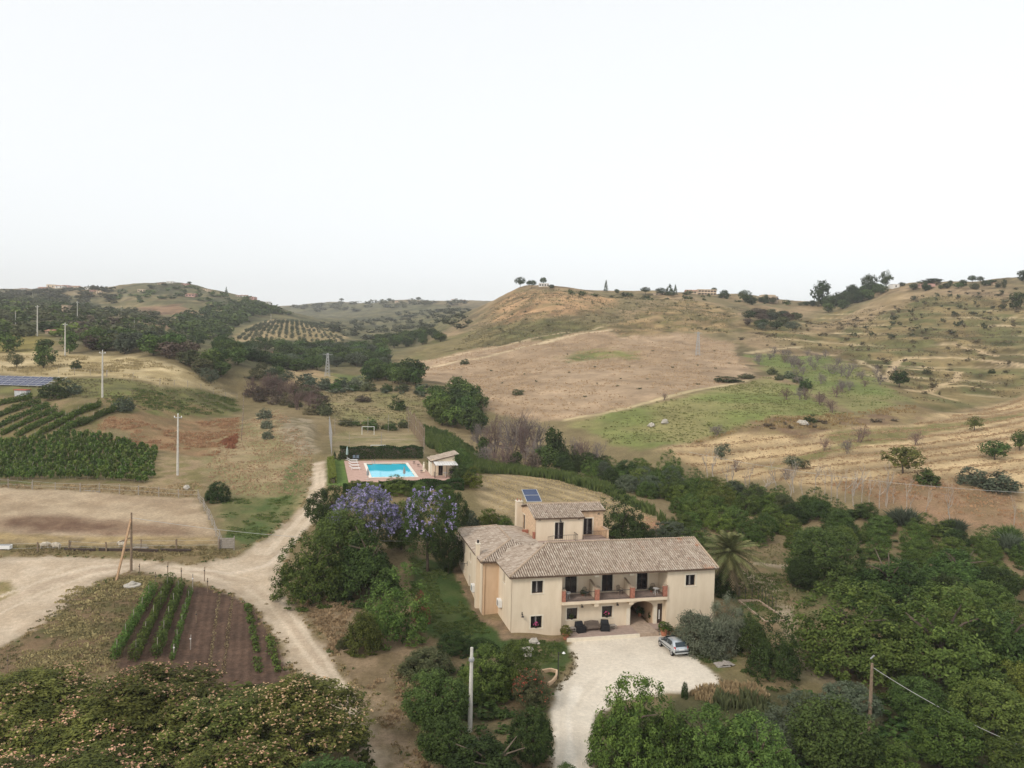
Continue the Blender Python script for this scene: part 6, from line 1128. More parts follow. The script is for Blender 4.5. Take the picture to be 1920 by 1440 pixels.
# ------------------------------------------------------------------ poles, cables, fences
def pole(u, vt, vb, lab, kind='concrete', r=None, arms=True, name='utility_pole'):
    p = g(u, vb); z = gz(*p); h = (vb-vt)*p[1]/F*1.01; e = empty(name, (p[0], p[1], z), 0, lab, 'pole'); r = r or max(.09, .022*h*.8); m = M_POLEC if kind == 'concrete' else M_WOOD
    MB().tube([(0, 0, -.5), (0, 0, h*.5), (0, 0, h)], [r*1.25, r, r*.75], 8).build('shaft', m, e)
    if arms:
        MB().bar((-.7, 0, h-.5), (.7, 0, h-.5), .10).build('crossarm', M_STEEL, e)
        for x in (-.62, 0, .62): MB().lathe([(.05, 0), (.11, .08), (.09, .2), (.03, .28)], (x, 0, h-.45 if x else h), 8).build('insulator', M_WHITE, e)
    return Vector((p[0], p[1], z+h)), e
PT = {}
PT['dirt'], _ = pole(246, 960, 1071, 'dark wooden pole with a leaning brace at the road junction', 'wood', .13, False)
a, b = gp(218, 1090), gp(246, 1071); MB().bar(Vector((a.x-b.x, a.y-b.y, a.z-b.z)), Vector((-.05, 0, 6.2)), .2).build('brace', mat('new_wood', (.42, .27, .16), .85, .2, (5, .25)), _); MB().bar((-1.1, -.6, 3.6), (.15, 0, 4.1), .12).build('tie_bar', M_WOOD, _)
pole(333, 778, 891, 'white lamp pole between the vine plot and the fallow field', arms=True); pole(192, 659, 745, 'concrete pole in the green strip below the straw field'); pole(122, 607, 668, 'concrete pole on the straw field behind the round tree'); pole(70, 574, 630, 'tall grey pole on the left hill above the straw field')
pole(145, 566, 596, 'grey pole beside the stone tower on the left hill'); pole(287, 645, 666, 'short pole among the trees right of the straw field'); pole(29, 583, 608, 'thin pole on the far left hillside', arms=False); pole(61, 548, 560, 'small far pole below the hilltop village', arms=False); pole(227, 573, 590, 'small far pole below the eroded slope', arms=False); pole(252, 600, 618, 'small far pole by the two cypresses', arms=False); pole(448, 640, 656, 'small far pole at the edge of the valley trees', arms=False); pole(508, 588, 606, 'far pole above the olive grove', arms=False)
PT['wood'], _ = pole(1629, 1240, 1384, 'wooden pole rising from the dark trees with one cable', 'wood', .15, False); MB().bar((-.15, 0, 6.6), (.15, 0, 6.9), .08).build('hook', M_STEEL, _)
PT['conc'], _ = pole(881, 1210, 1372, 'pale concrete pole rising from the shrubs before the lawn', 'concrete', .15, False); MB().lathe([(.2, 0), (.22, .1), (.2, .25)], (0, 0, (1372-1235)*g(881, 1372)[1]/F), 8).build('collar', M_STEEL, _)
def pylon(u, vt, vb, lab, w_=2.2):
    p = g(u, vb); h = (vb-vt)*p[1]/F; e = empty('lattice_pylon', (p[0], p[1], gz(*p)), 0, lab, 'pylon'); m = MB()
    for sx in (-1, 1):
        for sy in (-1, 1): m.bar((sx*w_/2, sy*w_/2, -.5), (sx*.25, sy*.25, h), .14)
    for i in range(8):
        z0, z1 = h*i/8, h*(i+1)/8; r0_, r1_ = w_/2+(.25-w_/2)*i/8, w_/2+(.25-w_/2)*(i+1)/8
        for sy in (-1, 1): m.bar((-r0_, sy*r0_, z0), (r1_, sy*r1_, z1), .08).bar((r0_, sy*r0_, z0), (-r1_, sy*r1_, z1), .08)
    m.build('lattice', M_STEEL, e); MB().bar((-1.8, 0, h-.6), (1.8, 0, h-.6), .16).build('crossarm', M_STEEL, e)
pylon(614, 662, 706, 'grey lattice pylon in the valley fields', 2.0); pylon(1308, 622, 666, 'pale lattice pylon on the brown hill field', 1.8)
def cable(name, p, q, sag, lab, m, r=.02):
    p = Vector(p); q = Vector(q); c = [p.lerp(q, i/16)-Vector((0, 0, sag*4*(i/16)*(1-i/16))) for i in range(17)]; tag(MB().tube([x-p for x in c], r, 5).build(name, m, None, loc=p), lab, 'cable')
cable('power_cable', PT['dirt']-Vector((0, 0, .6)), hp(-2.3, 21.8, 4.3), .9, 'thin pale cable from the wooden pole to the left wing', M_WIREL, .022)
q = g(1960, 1452); cable('power_cable', PT['wood']-Vector((0, 0, .3)), (q[0], q[1], gz(*q)+1.5), .5, 'pale cable sagging from the wooden pole over the trees', M_WIREL, .025)
q = g(1500, 960); q2 = g(1290, 900); cable('power_cable', (q2[0], q2[1], gz(*q2)+6), (q[0]+40, q[1]-10, gz(*q)+6), 1.5, 'thin cable running above the ravine bushes', M_WIREL, .025)
def fence(name, lab, pts, h, sp, m, wires=2, r=.05, lean=.05, seed=0, wm=None):
    e = None; rng = random.Random(seed); W = [g(u, v) for u, v in pts]; prev = None
    for a, b in zip(W[:-1], W[1:]):
        L = np.linalg.norm(b-a); n = max(1, int(L/sp))
        for i in range(n+1):
            q = a+(b-a)*(i/n)+np.array([rng.uniform(-.1, .1), 0]); z = gz(*q)
            if e is None: e = empty(name, (q[0], q[1], z), 0, lab, 'fence'); O_ = Vector((q[0], q[1], z))
            bs = Vector((q[0], q[1], z))-O_; hh = h*rng.uniform(.85, 1.1); tp = bs+Vector((rng.uniform(-lean, lean), rng.uniform(-lean, lean), hh)); MB().bar(bs-Vector((0, 0, .2)), tp, r*rng.uniform(.8, 1.3)).build('post', m, e)
            if prev and (i or a is not W[0]):
                for k in range(wires): t = (k+1)/(wires+.3); MB().bar(prev[0].lerp(prev[1], t), bs.lerp(tp, t), .018).build('wire', wm or M_WIREL, e)
            prev = (bs, tp)
    return e
fence('paddock_fence', 'wooden post fence between the paddock and the pale road', [(-30,1040),(70,1036),(130,1032),(200,1034),(330,1032),(410,1030)], 1.35, 3.2, M_WOOD, 2, .12, .12, 1)
fence('paddock_fence', 'thin post fence along the top of the paddock', [(-30,914),(60,918),(150,922),(260,928),(372,936)], 1.5, 3.2, M_GREYW, 2, .08, .05, 2); fence('paddock_fence', 'wire fence down the meadow side of the paddock', [(372,936),(392,975),(415,1028)], 1.5, 2.2, M_GREYW, 3, .07, .05, 3)
fence('field_fence', 'wire fence along the lower edge of the straw field', [(110,700),(200,706),(300,722),(445,748)], 1.8, 5, M_GREYW, 2, .09, .05, 4); fence('track_fence', 'wire fence post line up the track above the meadow', [(452,826),(455,790),(457,745)], 2.0, 6, M_WOOD, 2, .1, .1, 5)
fence('pitch_fence', 'tall rusty post fence along the right side of the pitch', [(795,845),(785,825),(772,808),(762,795)], 5.0, 2.2, M_WOOD, 2, .13, .05, 6); fence('pitch_fence', 'tall thin post fence behind the far football goal', [(628,813),(690,812),(765,810)], 4.6, 4.2, M_GREYW, 1, .08, .03, 7); fence('pitch_fence', 'tall post fence between the pool hedge and the pitch', [(655,852),(715,852),(795,850)], 4.2, 4.5, M_GREYW, 1, .07, .03, 8)
# net screen left of the pitch
a, b = g(622, 858), g(617, 812); e = empty('pitch_net', (a[0], a[1], gz(*a)), 0, 'tall grey mesh net screen along the left side of the pitch', 'net'); d = b-a; mn = mat('mesh_net', (.30, .31, .32), .9, .1); M_ = MB(); L = np.linalg.norm(d)
for i in range(9): t = i/8; MB().bar((d[0]*t, d[1]*t, -.2), (d[0]*t, d[1]*t, 5.0), .10).build('post', M_GREYW, e)
for j in range(26): M_.bar((0, 0, .2+j*.19), (d[0], d[1], .2+j*.19), .05, .02)
M_.build('net', mn, e)
# wooden rail fence by the dark bushes
a, b = g(1381, 1206), g(1430, 1246); e = empty('rail_fence', (a[0], a[1], gz(*a)), 0, 'grey wooden rail fence beside the dark round bushes', 'fence'); d = b-a; z0 = gz(*a); dz = gz(*b)-z0
for i in range(4): t = i/3; MB().bar((d[0]*t, d[1]*t, dz*t-.2), (d[0]*t, d[1]*t, dz*t+1.15), .11).build('post', M_GREYW, e)
for j in range(3): MB().bar((-.0, 0, .35+j*.33), (d[0]*1.04, d[1]*1.04, dz+.35+j*.33), .05, .12).build('rail', M_GREYW, e)
# vegetable frame right of the house
a, b, c = g(1385, 1150), g(1430, 1130), g(1475, 1150); e = empty('planting_bed', (a[0], a[1], gz(*a)), 0, 'sunken stone-edged planting bed with thin wire posts', 'planting bed'); O_ = Vector((a[0], a[1], gz(*a)))
P4 = [g(1385, 1128), g(1422, 1128), g(1475, 1165), g(1435, 1168)]
for i in range(4): p, q = P4[i], P4[(i+1) % 4]; MB().bar(Vector((p[0], p[1], gz(*p)+.12))-O_, Vector((q[0], q[1], gz(*q)+.12))-O_, .16, .22).build('kerb', M_CAP, e)
for i in range(9):
    t = i/8; p = P4[1]*(1-t)+P4[2]*t if i < 6 else P4[0]*(1-(i-6)/3)+P4[1]*(i-6)/3; MB().bar(Vector((p[0], p[1], gz(*p)))-O_, Vector((p[0], p[1], gz(*p)+1.8))-O_, .05).build('post', M_IRON, e)
# things on the ground
def rock(u, v, s, lab, m=M_STONE, name='boulder', cat='rock'):
    p = gp(u, v); e = empty(name, p, rr.random()*6, lab, cat); rng = np.random.default_rng(int(u)); prof = [(s*.2, -.1*s), (s*.55, .05*s), (s*.6, .3*s), (s*.4, .55*s), (s*.12, .62*s)]; mb = MB().lathe(prof, n=9); mb.v = [(x*(1+rng.normal()*.14), y*(1+rng.normal()*.14)*.75, z*(1+rng.normal()*.1)) for x, y, z in mb.v]; mb.build('stone', m, e); MB().lathe([(s*.12, -.05), (s*.22, .08*s), (s*.1, .2*s)], (s*.6, s*.1, 0), 7).build('stone', m, e)
rock(1000, 1206, .85, 'pale boulder on the bare patch of the lawn'); rock(1247, 794, 1.9, 'pale boulder pair at the edge of the green field', name='boulder'); rock(1222, 800, 1.7, 'second pale boulder in the green field'); rock(1505, 797, 2.0, 'pale boulder on the brown bank above the wheat'); rock(350, 917, 1.1, 'grey rubble heap at the corner of the vine plot'); rock(1075, 1197, .55, 'grey boulder at the patio corner by the gravel')
p = gp(989, 1231); e = empty('millstone_table', p, 0, 'round grey stone table on a pedestal on the lawn', 'stone table'); MB().lathe([(.36, 0), (.40, .1), (.34, .55), (.42, .62)], n=14).build('pedestal', M_STONE, e); MB().lathe([(.50, .62), (.56, .65), (.56, .74), (.5, .77)], n=18).build('table_top', M_STONE, e)
p = gp(248, 1099); e = empty('well_cover', p, .2, 'pale stone well cover with a conical cap on the bank', 'well'); MB().lathe([(.85, 0), (.9, .05), (.9, .16), (.8, .2)], n=18).build('slab', M_STONE, e); MB().lathe([(.42, .2), (.42, .36), (.2, .5), (.18, .56)], n=12).build('cap', M_STONE, e)
p = gp(1046, 1273); e = empty('garden_lamp', p, 0, 'thin dark garden lamp post at the driveway edge', 'lamp'); MB().tube([(0, 0, -.2), (0, 0, 2.4)], .04, 8).build('post', M_IRON, e); MB().bar((0, 0, 2.35), (.45, 0, 2.35), .04).build('arm', M_IRON, e); MB().lathe([(.16, 0), (.06, .12), (.02, .14)], (.45, 0, 2.3), 10).build('lamp_shade', M_WHITE, e)
a = [gp(u, v) for u, v in ((1015,1262),(1032,1259),(1044,1262),(1043,1272),(1036,1281),(1028,1286))]; e = empty('garden_wall', a[0], 0, 'low curved stucco wall beside the oleander and driveway', 'wall')
for p, q in zip(a[:-1], a[1:]): MB().bar(p-a[0]+Vector((0, 0, .15)), q-a[0]+Vector((0, 0, .15)), .18, .3).build('wall_segment', M_WALLP, e)
p = gp(1357, 1247); e = empty('tarpaulin', p, .3, 'crumpled grey tarpaulin lying on the grass near the yard', 'tarpaulin'); rng = np.random.default_rng(6); X, Y = np.meshgrid(np.linspace(-.95, .95, 12), np.linspace(-.55, .55, 8)); Z = .05+.22*rng.random(X.shape)*(1-.6*(X/.95)**2); V = np.c_[(X+rng.normal(0, .03, X.shape)).ravel(), (Y*(1-.25*np.abs(X))+rng.normal(0, .03, X.shape)).ravel(), Z.ravel()]; Q = [(j*12+i, j*12+i+1, (j+1)*12+i+1, (j+1)*12+i) for j in range(7) for i in range(11)]; link('sheet', quadmesh('sheet', V, np.array(Q), smooth=True), M_GREYW, e); MB().bar((-.9, -.4, .03), (.4, -.5, .05), .08).build('hem', M_CONC, e)
# paddock gear
p = gp(8, 1030); e = empty('water_trough', p, .1, 'white bathtub trough by the paddock fence', 'trough'); MB().box(-.8, .8, -.35, .35, .1, .55).build('tub', M_WHITE, e); MB().box(-.7, .7, -.26, .26, .551, .56).build('water', M_DARK, e)
for x in (-.6, .6): MB().box(x-.06, x+.06, -.3, .3, -.1, .1).build('foot', M_STONE, e)
p = gp(264, 1032); e = empty('feed_rack', p, 0, 'low grey feed rack behind the paddock fence', 'rack'); MB().box(-.9, .9, -.3, .3, .35, .42).build('tray', M_GREYW, e); mb = MB()
for i in range(10): mb.bar((-.88+i*.195, -.28, .42), (-.88+i*.195, -.28, .85), .03)
mb.bar((-.9, -.28, .85), (.9, -.28, .85), .05).build('bars', M_GREYW, e)
for x in (-.8, .8):
    for y in (-.25, .25): MB().bar((x, y, -.1), (x, y, .4), .07).build('leg', M_GREYW, e)
p = gp(424, 1030); e = empty('paddock_gate', p, .15, 'grey board gate at the meadow corner of the paddock', 'gate')
for i in range(6): MB().box(-.95, .95, -.03, .03, .15+i*.23, .34+i*.23).build('board', M_GREYW, e)
for x in (-.98, .98): MB().bar((x, .05, -.2), (x, .05, 1.7), .12).build('post', M_GREYW, e)
for i, (u, v) in enumerate(((150, 1033), (215, 1033), (268, 1034), (330, 1034))): p = gp(u, v); e = empty('sleeper_beam', p, .02, ('dark timber beam at the paddock fence foot near the sheep', 'dark timber beam at the fence foot behind the pole brace', 'dark timber beam under the feed rack', 'dark timber beam at the gate end of the paddock fence')[i], 'beam'); MB().box(-1.9, 1.9, -.12, .12, -.05, .32).build('timber', M_FRAME, e); MB().box(-1.95, -1.85, -.13, .13, -.05, .33).build('end_band', M_IRON, e)
p = gp(172, 921); e = empty('fallen_board', p, -.25, 'long pale board lying along the top paddock fence', 'board'); MB().box(-1.6, 1.6, -.15, .15, .02, .09).build('plank', M_GREYW, e); MB().box(-1.2, -1.1, -.2, .2, -.06, .02).build('batten', M_GREYW, e)
# sheep
M_WOOL = mat('wool', (.55, .48, .38), .95, .05, (9, .3), (16, .9, .06)); M_FACE = mat('sheep_face', (.45, .37, .29), .9, .1)
def sheep(u, v, ang, lab, graze=True):
    p = gp(u, v); e = empty('sheep', p, ang, lab, 'sheep', None); me = bpy.data.meshes.new('body'); V = [(0, 0, .62), (.28, 0, .62), (.5, 0, .66), (-.3, 0, .64), (-.52, 0, .62), (.66, 0, .62 if graze else .85), (.82, 0, .38 if graze else .95), (.93, 0, .25 if graze else .92)]
    E_ = [(0, 1), (1, 2), (0, 3), (3, 4), (2, 5), (5, 6), (6, 7)]; Rr = [.27, .27, .23, .28, .2, .13, .1, .06]
    for x, y, i in ((.36, .13, 1), (.36, -.13, 1), (-.4, .13, 3), (-.4, -.13, 3)):
        n = len(V); V += [(x, y, .42), (x+(.02 if x > 0 else -.05), y, .24), (x, y, .02)]; E_ += [(i, n), (n, n+1), (n+1, n+2)]; Rr += [.09, .05, .045]
    for s in (1, -1): n = len(V); V.append((.76 if graze else .8, s*.13, .46 if graze else 1.02)); E_.append((6, n)); Rr.append(.03)
    me.from_pydata(V, E_, []); o = link('body', me, M_WOOL, e); sk = o.modifiers.new('s', 'SKIN'); o.modifiers.new('u', 'SUBSURF').levels = 1
    for i, r in enumerate(Rr): me.skin_vertices[0].data[i].radius = (r, r)
    me.skin_vertices[0].data[0].use_root = True; MB().lathe([(.02, 0), (.06, .1), (.04, .2)], (-.62, 0, .5), 7).build('tail', M_WOOL, e)
sheep(84, 1029, .2, 'woolly sheep beside the gate posts of the paddock fence'); sheep(106, 1030, 3.0, 'woolly sheep lying close to the fence next to another sheep', True); sheep(229, 1027, 2.8, 'woolly sheep behind the leaning pole brace')
# solar array and red-roofed cabin
def solar():
    p = gp(28, 724); e = empty('solar_array', p, -.05, 'blue photovoltaic array on the slope above the vines', 'solar array'); d = math.radians(24)
    for i in range(-4, 4):
        for j in range(4):
            x = i*2.25+j*.25; MB().add([(x+sx*1.08+ (sy*.0), (j+sy*.5)*1.25*math.cos(d), .6+(j+sy*.5)*1.25*math.sin(d)) for sx, sy in ((-1, -.93), (1, -.93), (1, .93), (-1, .93))], [(0, 1, 2, 3)]).build('panel', M_CELL, e)
    fr = MB()
    for j in range(5): y, z = (j-.5)*1.25*math.cos(d), .57+(j-.5)*1.25*math.sin(d); fr.bar((-10, y, z), (9.5, y, z), .08)
    for i in range(-5, 5): x = i*2.25+1.1; fr.bar((x, -.5, .35), (x+1, 4.1, 2.5), .08)
    fr.build('frame', M_ALU, e)
    for i in range(5): x = -9+i*4.2; MB().bar((x, 0, -.5), (x, 0, .6), .1).build('post', M_STEEL, e); MB().bar((x+.5, 3.9, -.5), (x+.5, 3.9, 2.3), .1).build('post', M_STEEL, e)
solar()
p = gp(42, 748); e = empty('hen_cabin', p, .05, 'small grey cabin on stilts with a red roof beside the solar panels', 'cabin'); MB().box(-1.35, 1.35, -.9, .9, .7, 2.1).build('wall', mat('grey_panel', (.52, .52, .52), .7, .2, (2, .15)), e); MB().box(-1.5, 1.5, -1.1, 1.1, 2.1, 2.28).build('roof', mat('red_sheet', (.42, .09, .05), .7, .2, (2, .25)), e); MB().box(-.04, .04, -.93, -.905, .75, 2.05).build('batten', M_WHITE, e)
for x in (-1.2, 1.2):
    for y in (-.8, .8): MB().bar((x, y, -.4), (x, y, .7), .12).build('stilt', M_GREYW, e)
# ------------------------------------------------------------------ middle and far vegetation
def MT(u, vb, w_, h_, kind, leaf, lab, name='field_tree', trunk=True, cat='tree', group=None, **k): return plant(name, u, vb, w_, h_, ch_(MID[kind]), LM[leaf], ch_(TR) if trunk else None, lab, cat, group, **k)
for u, v, w_, h_, kd, lf, lab in ((31,690,34,34,'olive','scrub','small leaning tree alone on the straw field'),(82,690,46,46,'broad','broad','round dark tree on the straw field beside the shrub'),(82,660,40,28,'broad','dark','dark bushy tree behind the round straw field tree'),(131,663,38,48,'broad','broad','green tree behind the pole on the straw field'),(143,692,21,20,'citrus','dark','small round shrub on the straw field'),(100,745,56,40,'citrus','dark','large dark bush right of the solar panels'),(130,738,40,26,'citrus','grey','grey bush beside the large dark bush'),(233,770,44,36,'citrus','grey','round grey bush in the green strip'),(395,722,44,36,'olive','grey','grey olive tree at the end of the straw field'),(15,660,50,40,'broad','broad','dark tree cluster at the top of the straw field'),(497,785,32,26,'citrus','olive','round olive bush, upper one on the meadow ridge'),(500,803,28,24,'citrus','olive','round olive bush, middle one on the meadow ridge'),(502,822,24,22,'citrus','olive','small olive bush, lowest one on the meadow ridge')):
    MT(u, v, w_, h_, kd, lf, lab)
def orch2(poly, sp, w_, h_, leafs, name, lab, grp, seed, kind='broad', trunk=True, jit=.35, cat='tree'): return orchard(poly, sp, w_, h_, leafs, name, lab, grp, seed, MID[kind], trunk, jit, cat)
orch2([(150,640),(290,650),(380,670),(450,690),(470,705),(400,715),(330,690),(250,668),(170,662)], 8, 9, 6.5, ['scrub', 'broad', 'grey', 'broad', 'walnut', 'brownish'], 'hillside_tree', 'dull green tree in the belt above the straw field', 'trees in the belt above the straw field', 21)
orch2([(420,668),(500,672),(600,690),(610,700),(520,690),(440,690)], 8, 8.5, 6, ['broad', 'grey', 'dark', 'walnut'], 'valley_tree', 'green tree in the valley below the olive grove', 'trees in the valley below the olive grove', 22)
orch2([(520,668),(560,676),(640,690),(700,690),(740,690),(700,665),(640,662),(560,660)], 8.5, 9.5, 6.5, ['broad', 'dark', 'grey', 'broad'], 'valley_tree', 'dark green tree of the valley groves behind the lattice pylon', 'trees of the valley groves', 23)
orch2([(400,652),(480,654),(560,656),(640,658),(690,660),(690,664),(600,664),(480,662),(400,660)], 8, 9, 6.5, ['broad', 'dark'], 'valley_tree', 'tall dark tree in the wooded line at the foot of the olive grove', 'tall trees in the line at the olive grove foot', 24, 'tall', jit=.2)
orch2([(690,640),(760,628),(830,628),(840,640),(760,652),(700,660)], 11, 8, 5.5, ['broad', 'walnut', 'dark'], 'slope_tree', 'green tree on the slope above the brown field corner', 'trees above the brown field corner', 25)
orch2([(690,700),(740,706),(800,716),(800,728),(740,728),(680,716)], 7, 8.5, 7.5, ['dark', 'broad'], 'valley_tree', 'dark dense tree at the foot of the brown hill field', 'dense trees at the foot of the brown field', 26)
orch2([(800,745),(850,740),(900,765),(905,800),(880,820),(830,800),(800,780)], 5.4, 7.5, 6.4, ['broad', 'dark', 'walnut'], 'stream_tree', 'green tree in the stream belt beside the pitch bank', 'trees in the stream belt', 27)
orch2([(560,735),(590,742),(600,760),(570,760)], 5, 6, 4, ['brownish', 'scrub'], 'stream_tree', 'brownish bush right of the meadow ridge', 'brownish bushes right of the meadow ridge', 28, 'olive', False)
orch2([(640,722),(700,728),(700,734),(620,730),(560,724)], 6, 5.5, 3.8, ['grey', 'olive', 'scrub'], 'valley_bush', 'grey-green bush on the bank above the valley field', 'bushes on the bank above the valley field', 29, 'citrus', False, cat='bush')
# bare and leafless trees
def bare(u, vb, w_, h_, src, lab, m=M_TWIG, grp=None, name='bare_tree', cat='tree'): return plant(name, u, vb, w_, h_, ch_(src), m, None, lab, cat, grp, part='branches')
for i, (u, v, w_, h_) in enumerate(((925,858,62,82),(955,868,60,88),(900,850,50,60),(985,872,56,80),(975,850,60,80),(1000,880,50,60),(940,880,60,50),(915,872,52,44),(1075,868,40,50),(1100,872,46,54),(1120,878,40,52),(1050,862,30,40),(960,850,70,80),(1005,850,50,70))): bare(u, v, w_, h_, BUSHY, 'leafless grey-brown tree in the thicket between hill field and cane strip', M_TWIG if i % 3 else M_TWIGR, 'leafless trees in the thicket below the hill field')
for u, v, w_, h_, lf, lab in ((1038,870,44,74,'dark','dark ivy-clad tree standing among the leafless trees'),(1022,885,50,52,'broad','green bush at the foot of the ivy-clad tree'),(1000,888,30,42,'brownish','rusty brown bush beside the ivy-clad tree'),(965,880,36,36,'dark','dark bush inside the leafless thicket'),(905,858,30,44,'dark','dark evergreen among the leafless brown trees')): MT(u, v, w_, h_, 'broad', lf, lab, 'thicket_tree')
for i, (u, v, w_, h_) in enumerate(((470,745,30,42),(500,742,40,46),(530,752,44,44),(560,768,46,42),(590,772,40,36),(515,735,36,36),(580,760,36,30),(545,745,40,36))): bare(u, v, w_, h_, BUSHY, 'leafless brown bush in the belt above the meadow ridge', M_TWIGR, 'leafless brown bushes above the meadow ridge', 'bare_bush', 'bush')
for i in range(26):
    u = 1330+i*16+rr.uniform(-8, 8); v = 905+(u-1330)*.135+rr.uniform(-8, 10); bare(u, v, rr.uniform(20, 34), rr.uniform(40, 72), SNAG, 'dead pale poplar standing along the ravine below the wheat', M_GREYBARK, 'dead poplars along the ravine', 'dead_poplar')
for u, v, w_, h_, lab in ((1780,990,30,92,'tall leaning dead trunk among the canes'),(1900,1012,20,85,'tall dead trunk at the far end of the ravine'),(1660,948,30,90,'leaning dead poplar beside the yellow-green tree'),(1600,930,40,66,'white branched dead tree near the wheat field')): bare(u, v, w_, h_, SNAG, lab, M_GREYBARK, None, 'dead_poplar')
for i, (u, v, w_, h_) in enumerate(((1380,885,26,24),(1475,900,30,26),(1545,845,26,26),(1590,850,34,30),(1610,830,40,36),(1500,750,24,26),(1570,745,34,24),(1540,720,30,22),(1500,690,26,18),(1560,700,40,20),(1470,680,30,16),(1420,675,26,14),(1620,725,20,14),(1680,700,20,14),(1720,835,34,30),(1345,815,44,20),(1245,750,14,14))): bare(u, v, w_, h_, BUSHY, 'leafless greyish bush on the right hand slope', M_TWIG if i % 2 else M_TWIGR, 'leafless bushes on the right hand slope', 'bare_bush', 'bush')
for x, y in scat([(1400,668),(1480,662),(1560,672),(1640,700),(1660,730),(1560,745),(1480,715)], 11, .5, 301): plant('bare_sapling', 0, 0, rr.uniform(4, 6.5), rr.uniform(3, 5), ch_(BUSHY), M_TWIG, None, 'leafless grey sapling scattered over the green bowl', 'sapling', 'leafless saplings over the green bowl', 'branches', xy=(x, y))
for x, y in scat([(1450,745),(1500,735),(1590,765),(1600,778),(1520,770)], 8, .5, 302): plant('bare_sapling', 0, 0, rr.uniform(3, 5.5), rr.uniform(3, 4.5), ch_(BUSHY), M_TWIGR, None, 'leafless brownish sapling on the lower edge of the green bowl', 'sapling', 'leafless saplings on the lower edge of the bowl', 'branches', xy=(x, y))
orch2([(462,695),(530,700),(570,722),(540,734),(480,735),(455,720)], 7.5, 6, 4, ['scrub', 'grey', 'broad', 'olive', 'brownish'], 'valley_bush', 'dull olive bush right of the straw field end', 'bushes right of the straw field end', 306, 'olive', False, cat='bush')
orch2([(470,738),(560,735),(625,760),(620,785),(590,790),(540,765),(480,755)], 6.5, 5.5, 3.6, ['scrub', 'brownish', 'grey', 'tuft'], 'valley_bush', 'dull bush in the belt between meadow ridge and valley field', 'dull bushes between ridge and valley field', 303, 'citrus', False, cat='bush')
orch2([(600,726),(700,729),(800,734),(800,740),(700,736),(600,733)], 5.5, 5, 3.6, ['grey', 'broad', 'scrub', 'dark'], 'hedge_bush', 'bush of the hedge line behind the valley field', 'bushes of the hedge line behind the valley field', 304, 'citrus', False, cat='bush')
orch2([(640,790),(760,792),(765,806),(640,808)], 5, 4, 2.2, ['walnut', 'reed', 'scrub'], 'hedge_bush', 'low green bush behind the far football goal', 'low bushes behind the far football goal', 305, 'citrus', False, cat='bush')
# trees on the wheat side and the right slope
for u, v, w_, h_, kd, lf, lab in ((1827,808,36,30,'olive','silk','small spreading tree on the upper wheat field'),(1865,862,54,38,'broad','broad','round green tree on the lower wheat field'),(1912,845,30,40,'broad','broad','green tree at the far edge of the wheat field'),(1822,908,62,38,'citrus','grey','round grey bush on the red soil'),(1874,920,80,48,'citrus','grey','long grey bush on the red soil'),(1738,906,52,38,'citrus','dark','dark bush below the yellow-green tree'),(1693,888,78,54,'tall','yellow','yellow-green tree standing over the dead poplars'),(1352,862,38,34,'olive','grey','grey olive tree at the lower wheat edge'),(1485,880,40,28,'olive','grey','small grey tree on the lower wheat edge'),(1686,725,36,32,'broad','dark','dark tree below the terraces'),(1520,792,26,16,'citrus','dark','small dark bush beside the bank boulder'),(872,684,20,13,'citrus','dark','single dark bush on the brown field'),(970,740,24,12,'citrus','scrub','flat grey bush low on the brown field'),(1365,716,60,12,'citrus','dark','dark hedge line at the brown field corner'),(1400,709,36,12,'citrus','scrub','second dark hedge clump at the brown field corner'),(745,768,36,28,'citrus','dark','dark bush pair in the valley field'),(680,752,34,12,'citrus','brownish','low brown bush in the valley field'),(1505,880,30,20,'olive','scrub','grey scrub on the wheat field path'),(1860,700,14,10,'citrus','dark','dark bush on the terraces'),(1905,580,34,36,'broad','dark','dark tree on the upper right slope'),(1740,700,18,12,'citrus','scrub','scrub bush beside the terrace path')):
    MT(u, v, w_, h_, kd, lf, lab, 'field_tree' if h_ > 22 else 'field_bush', h_ > 24, 'tree' if h_ > 22 else 'bush')
orch2([(1425,700),(1470,718),(1530,748),(1535,742),(1480,708),(1440,696)], 6, 4.2, 3.2, ['scrub', 'dark', 'grey'], 'gully_bush', 'small bush along the gully between the green fields', 'bushes along the gully between the green fields', 31, 'citrus', False, cat='bush')
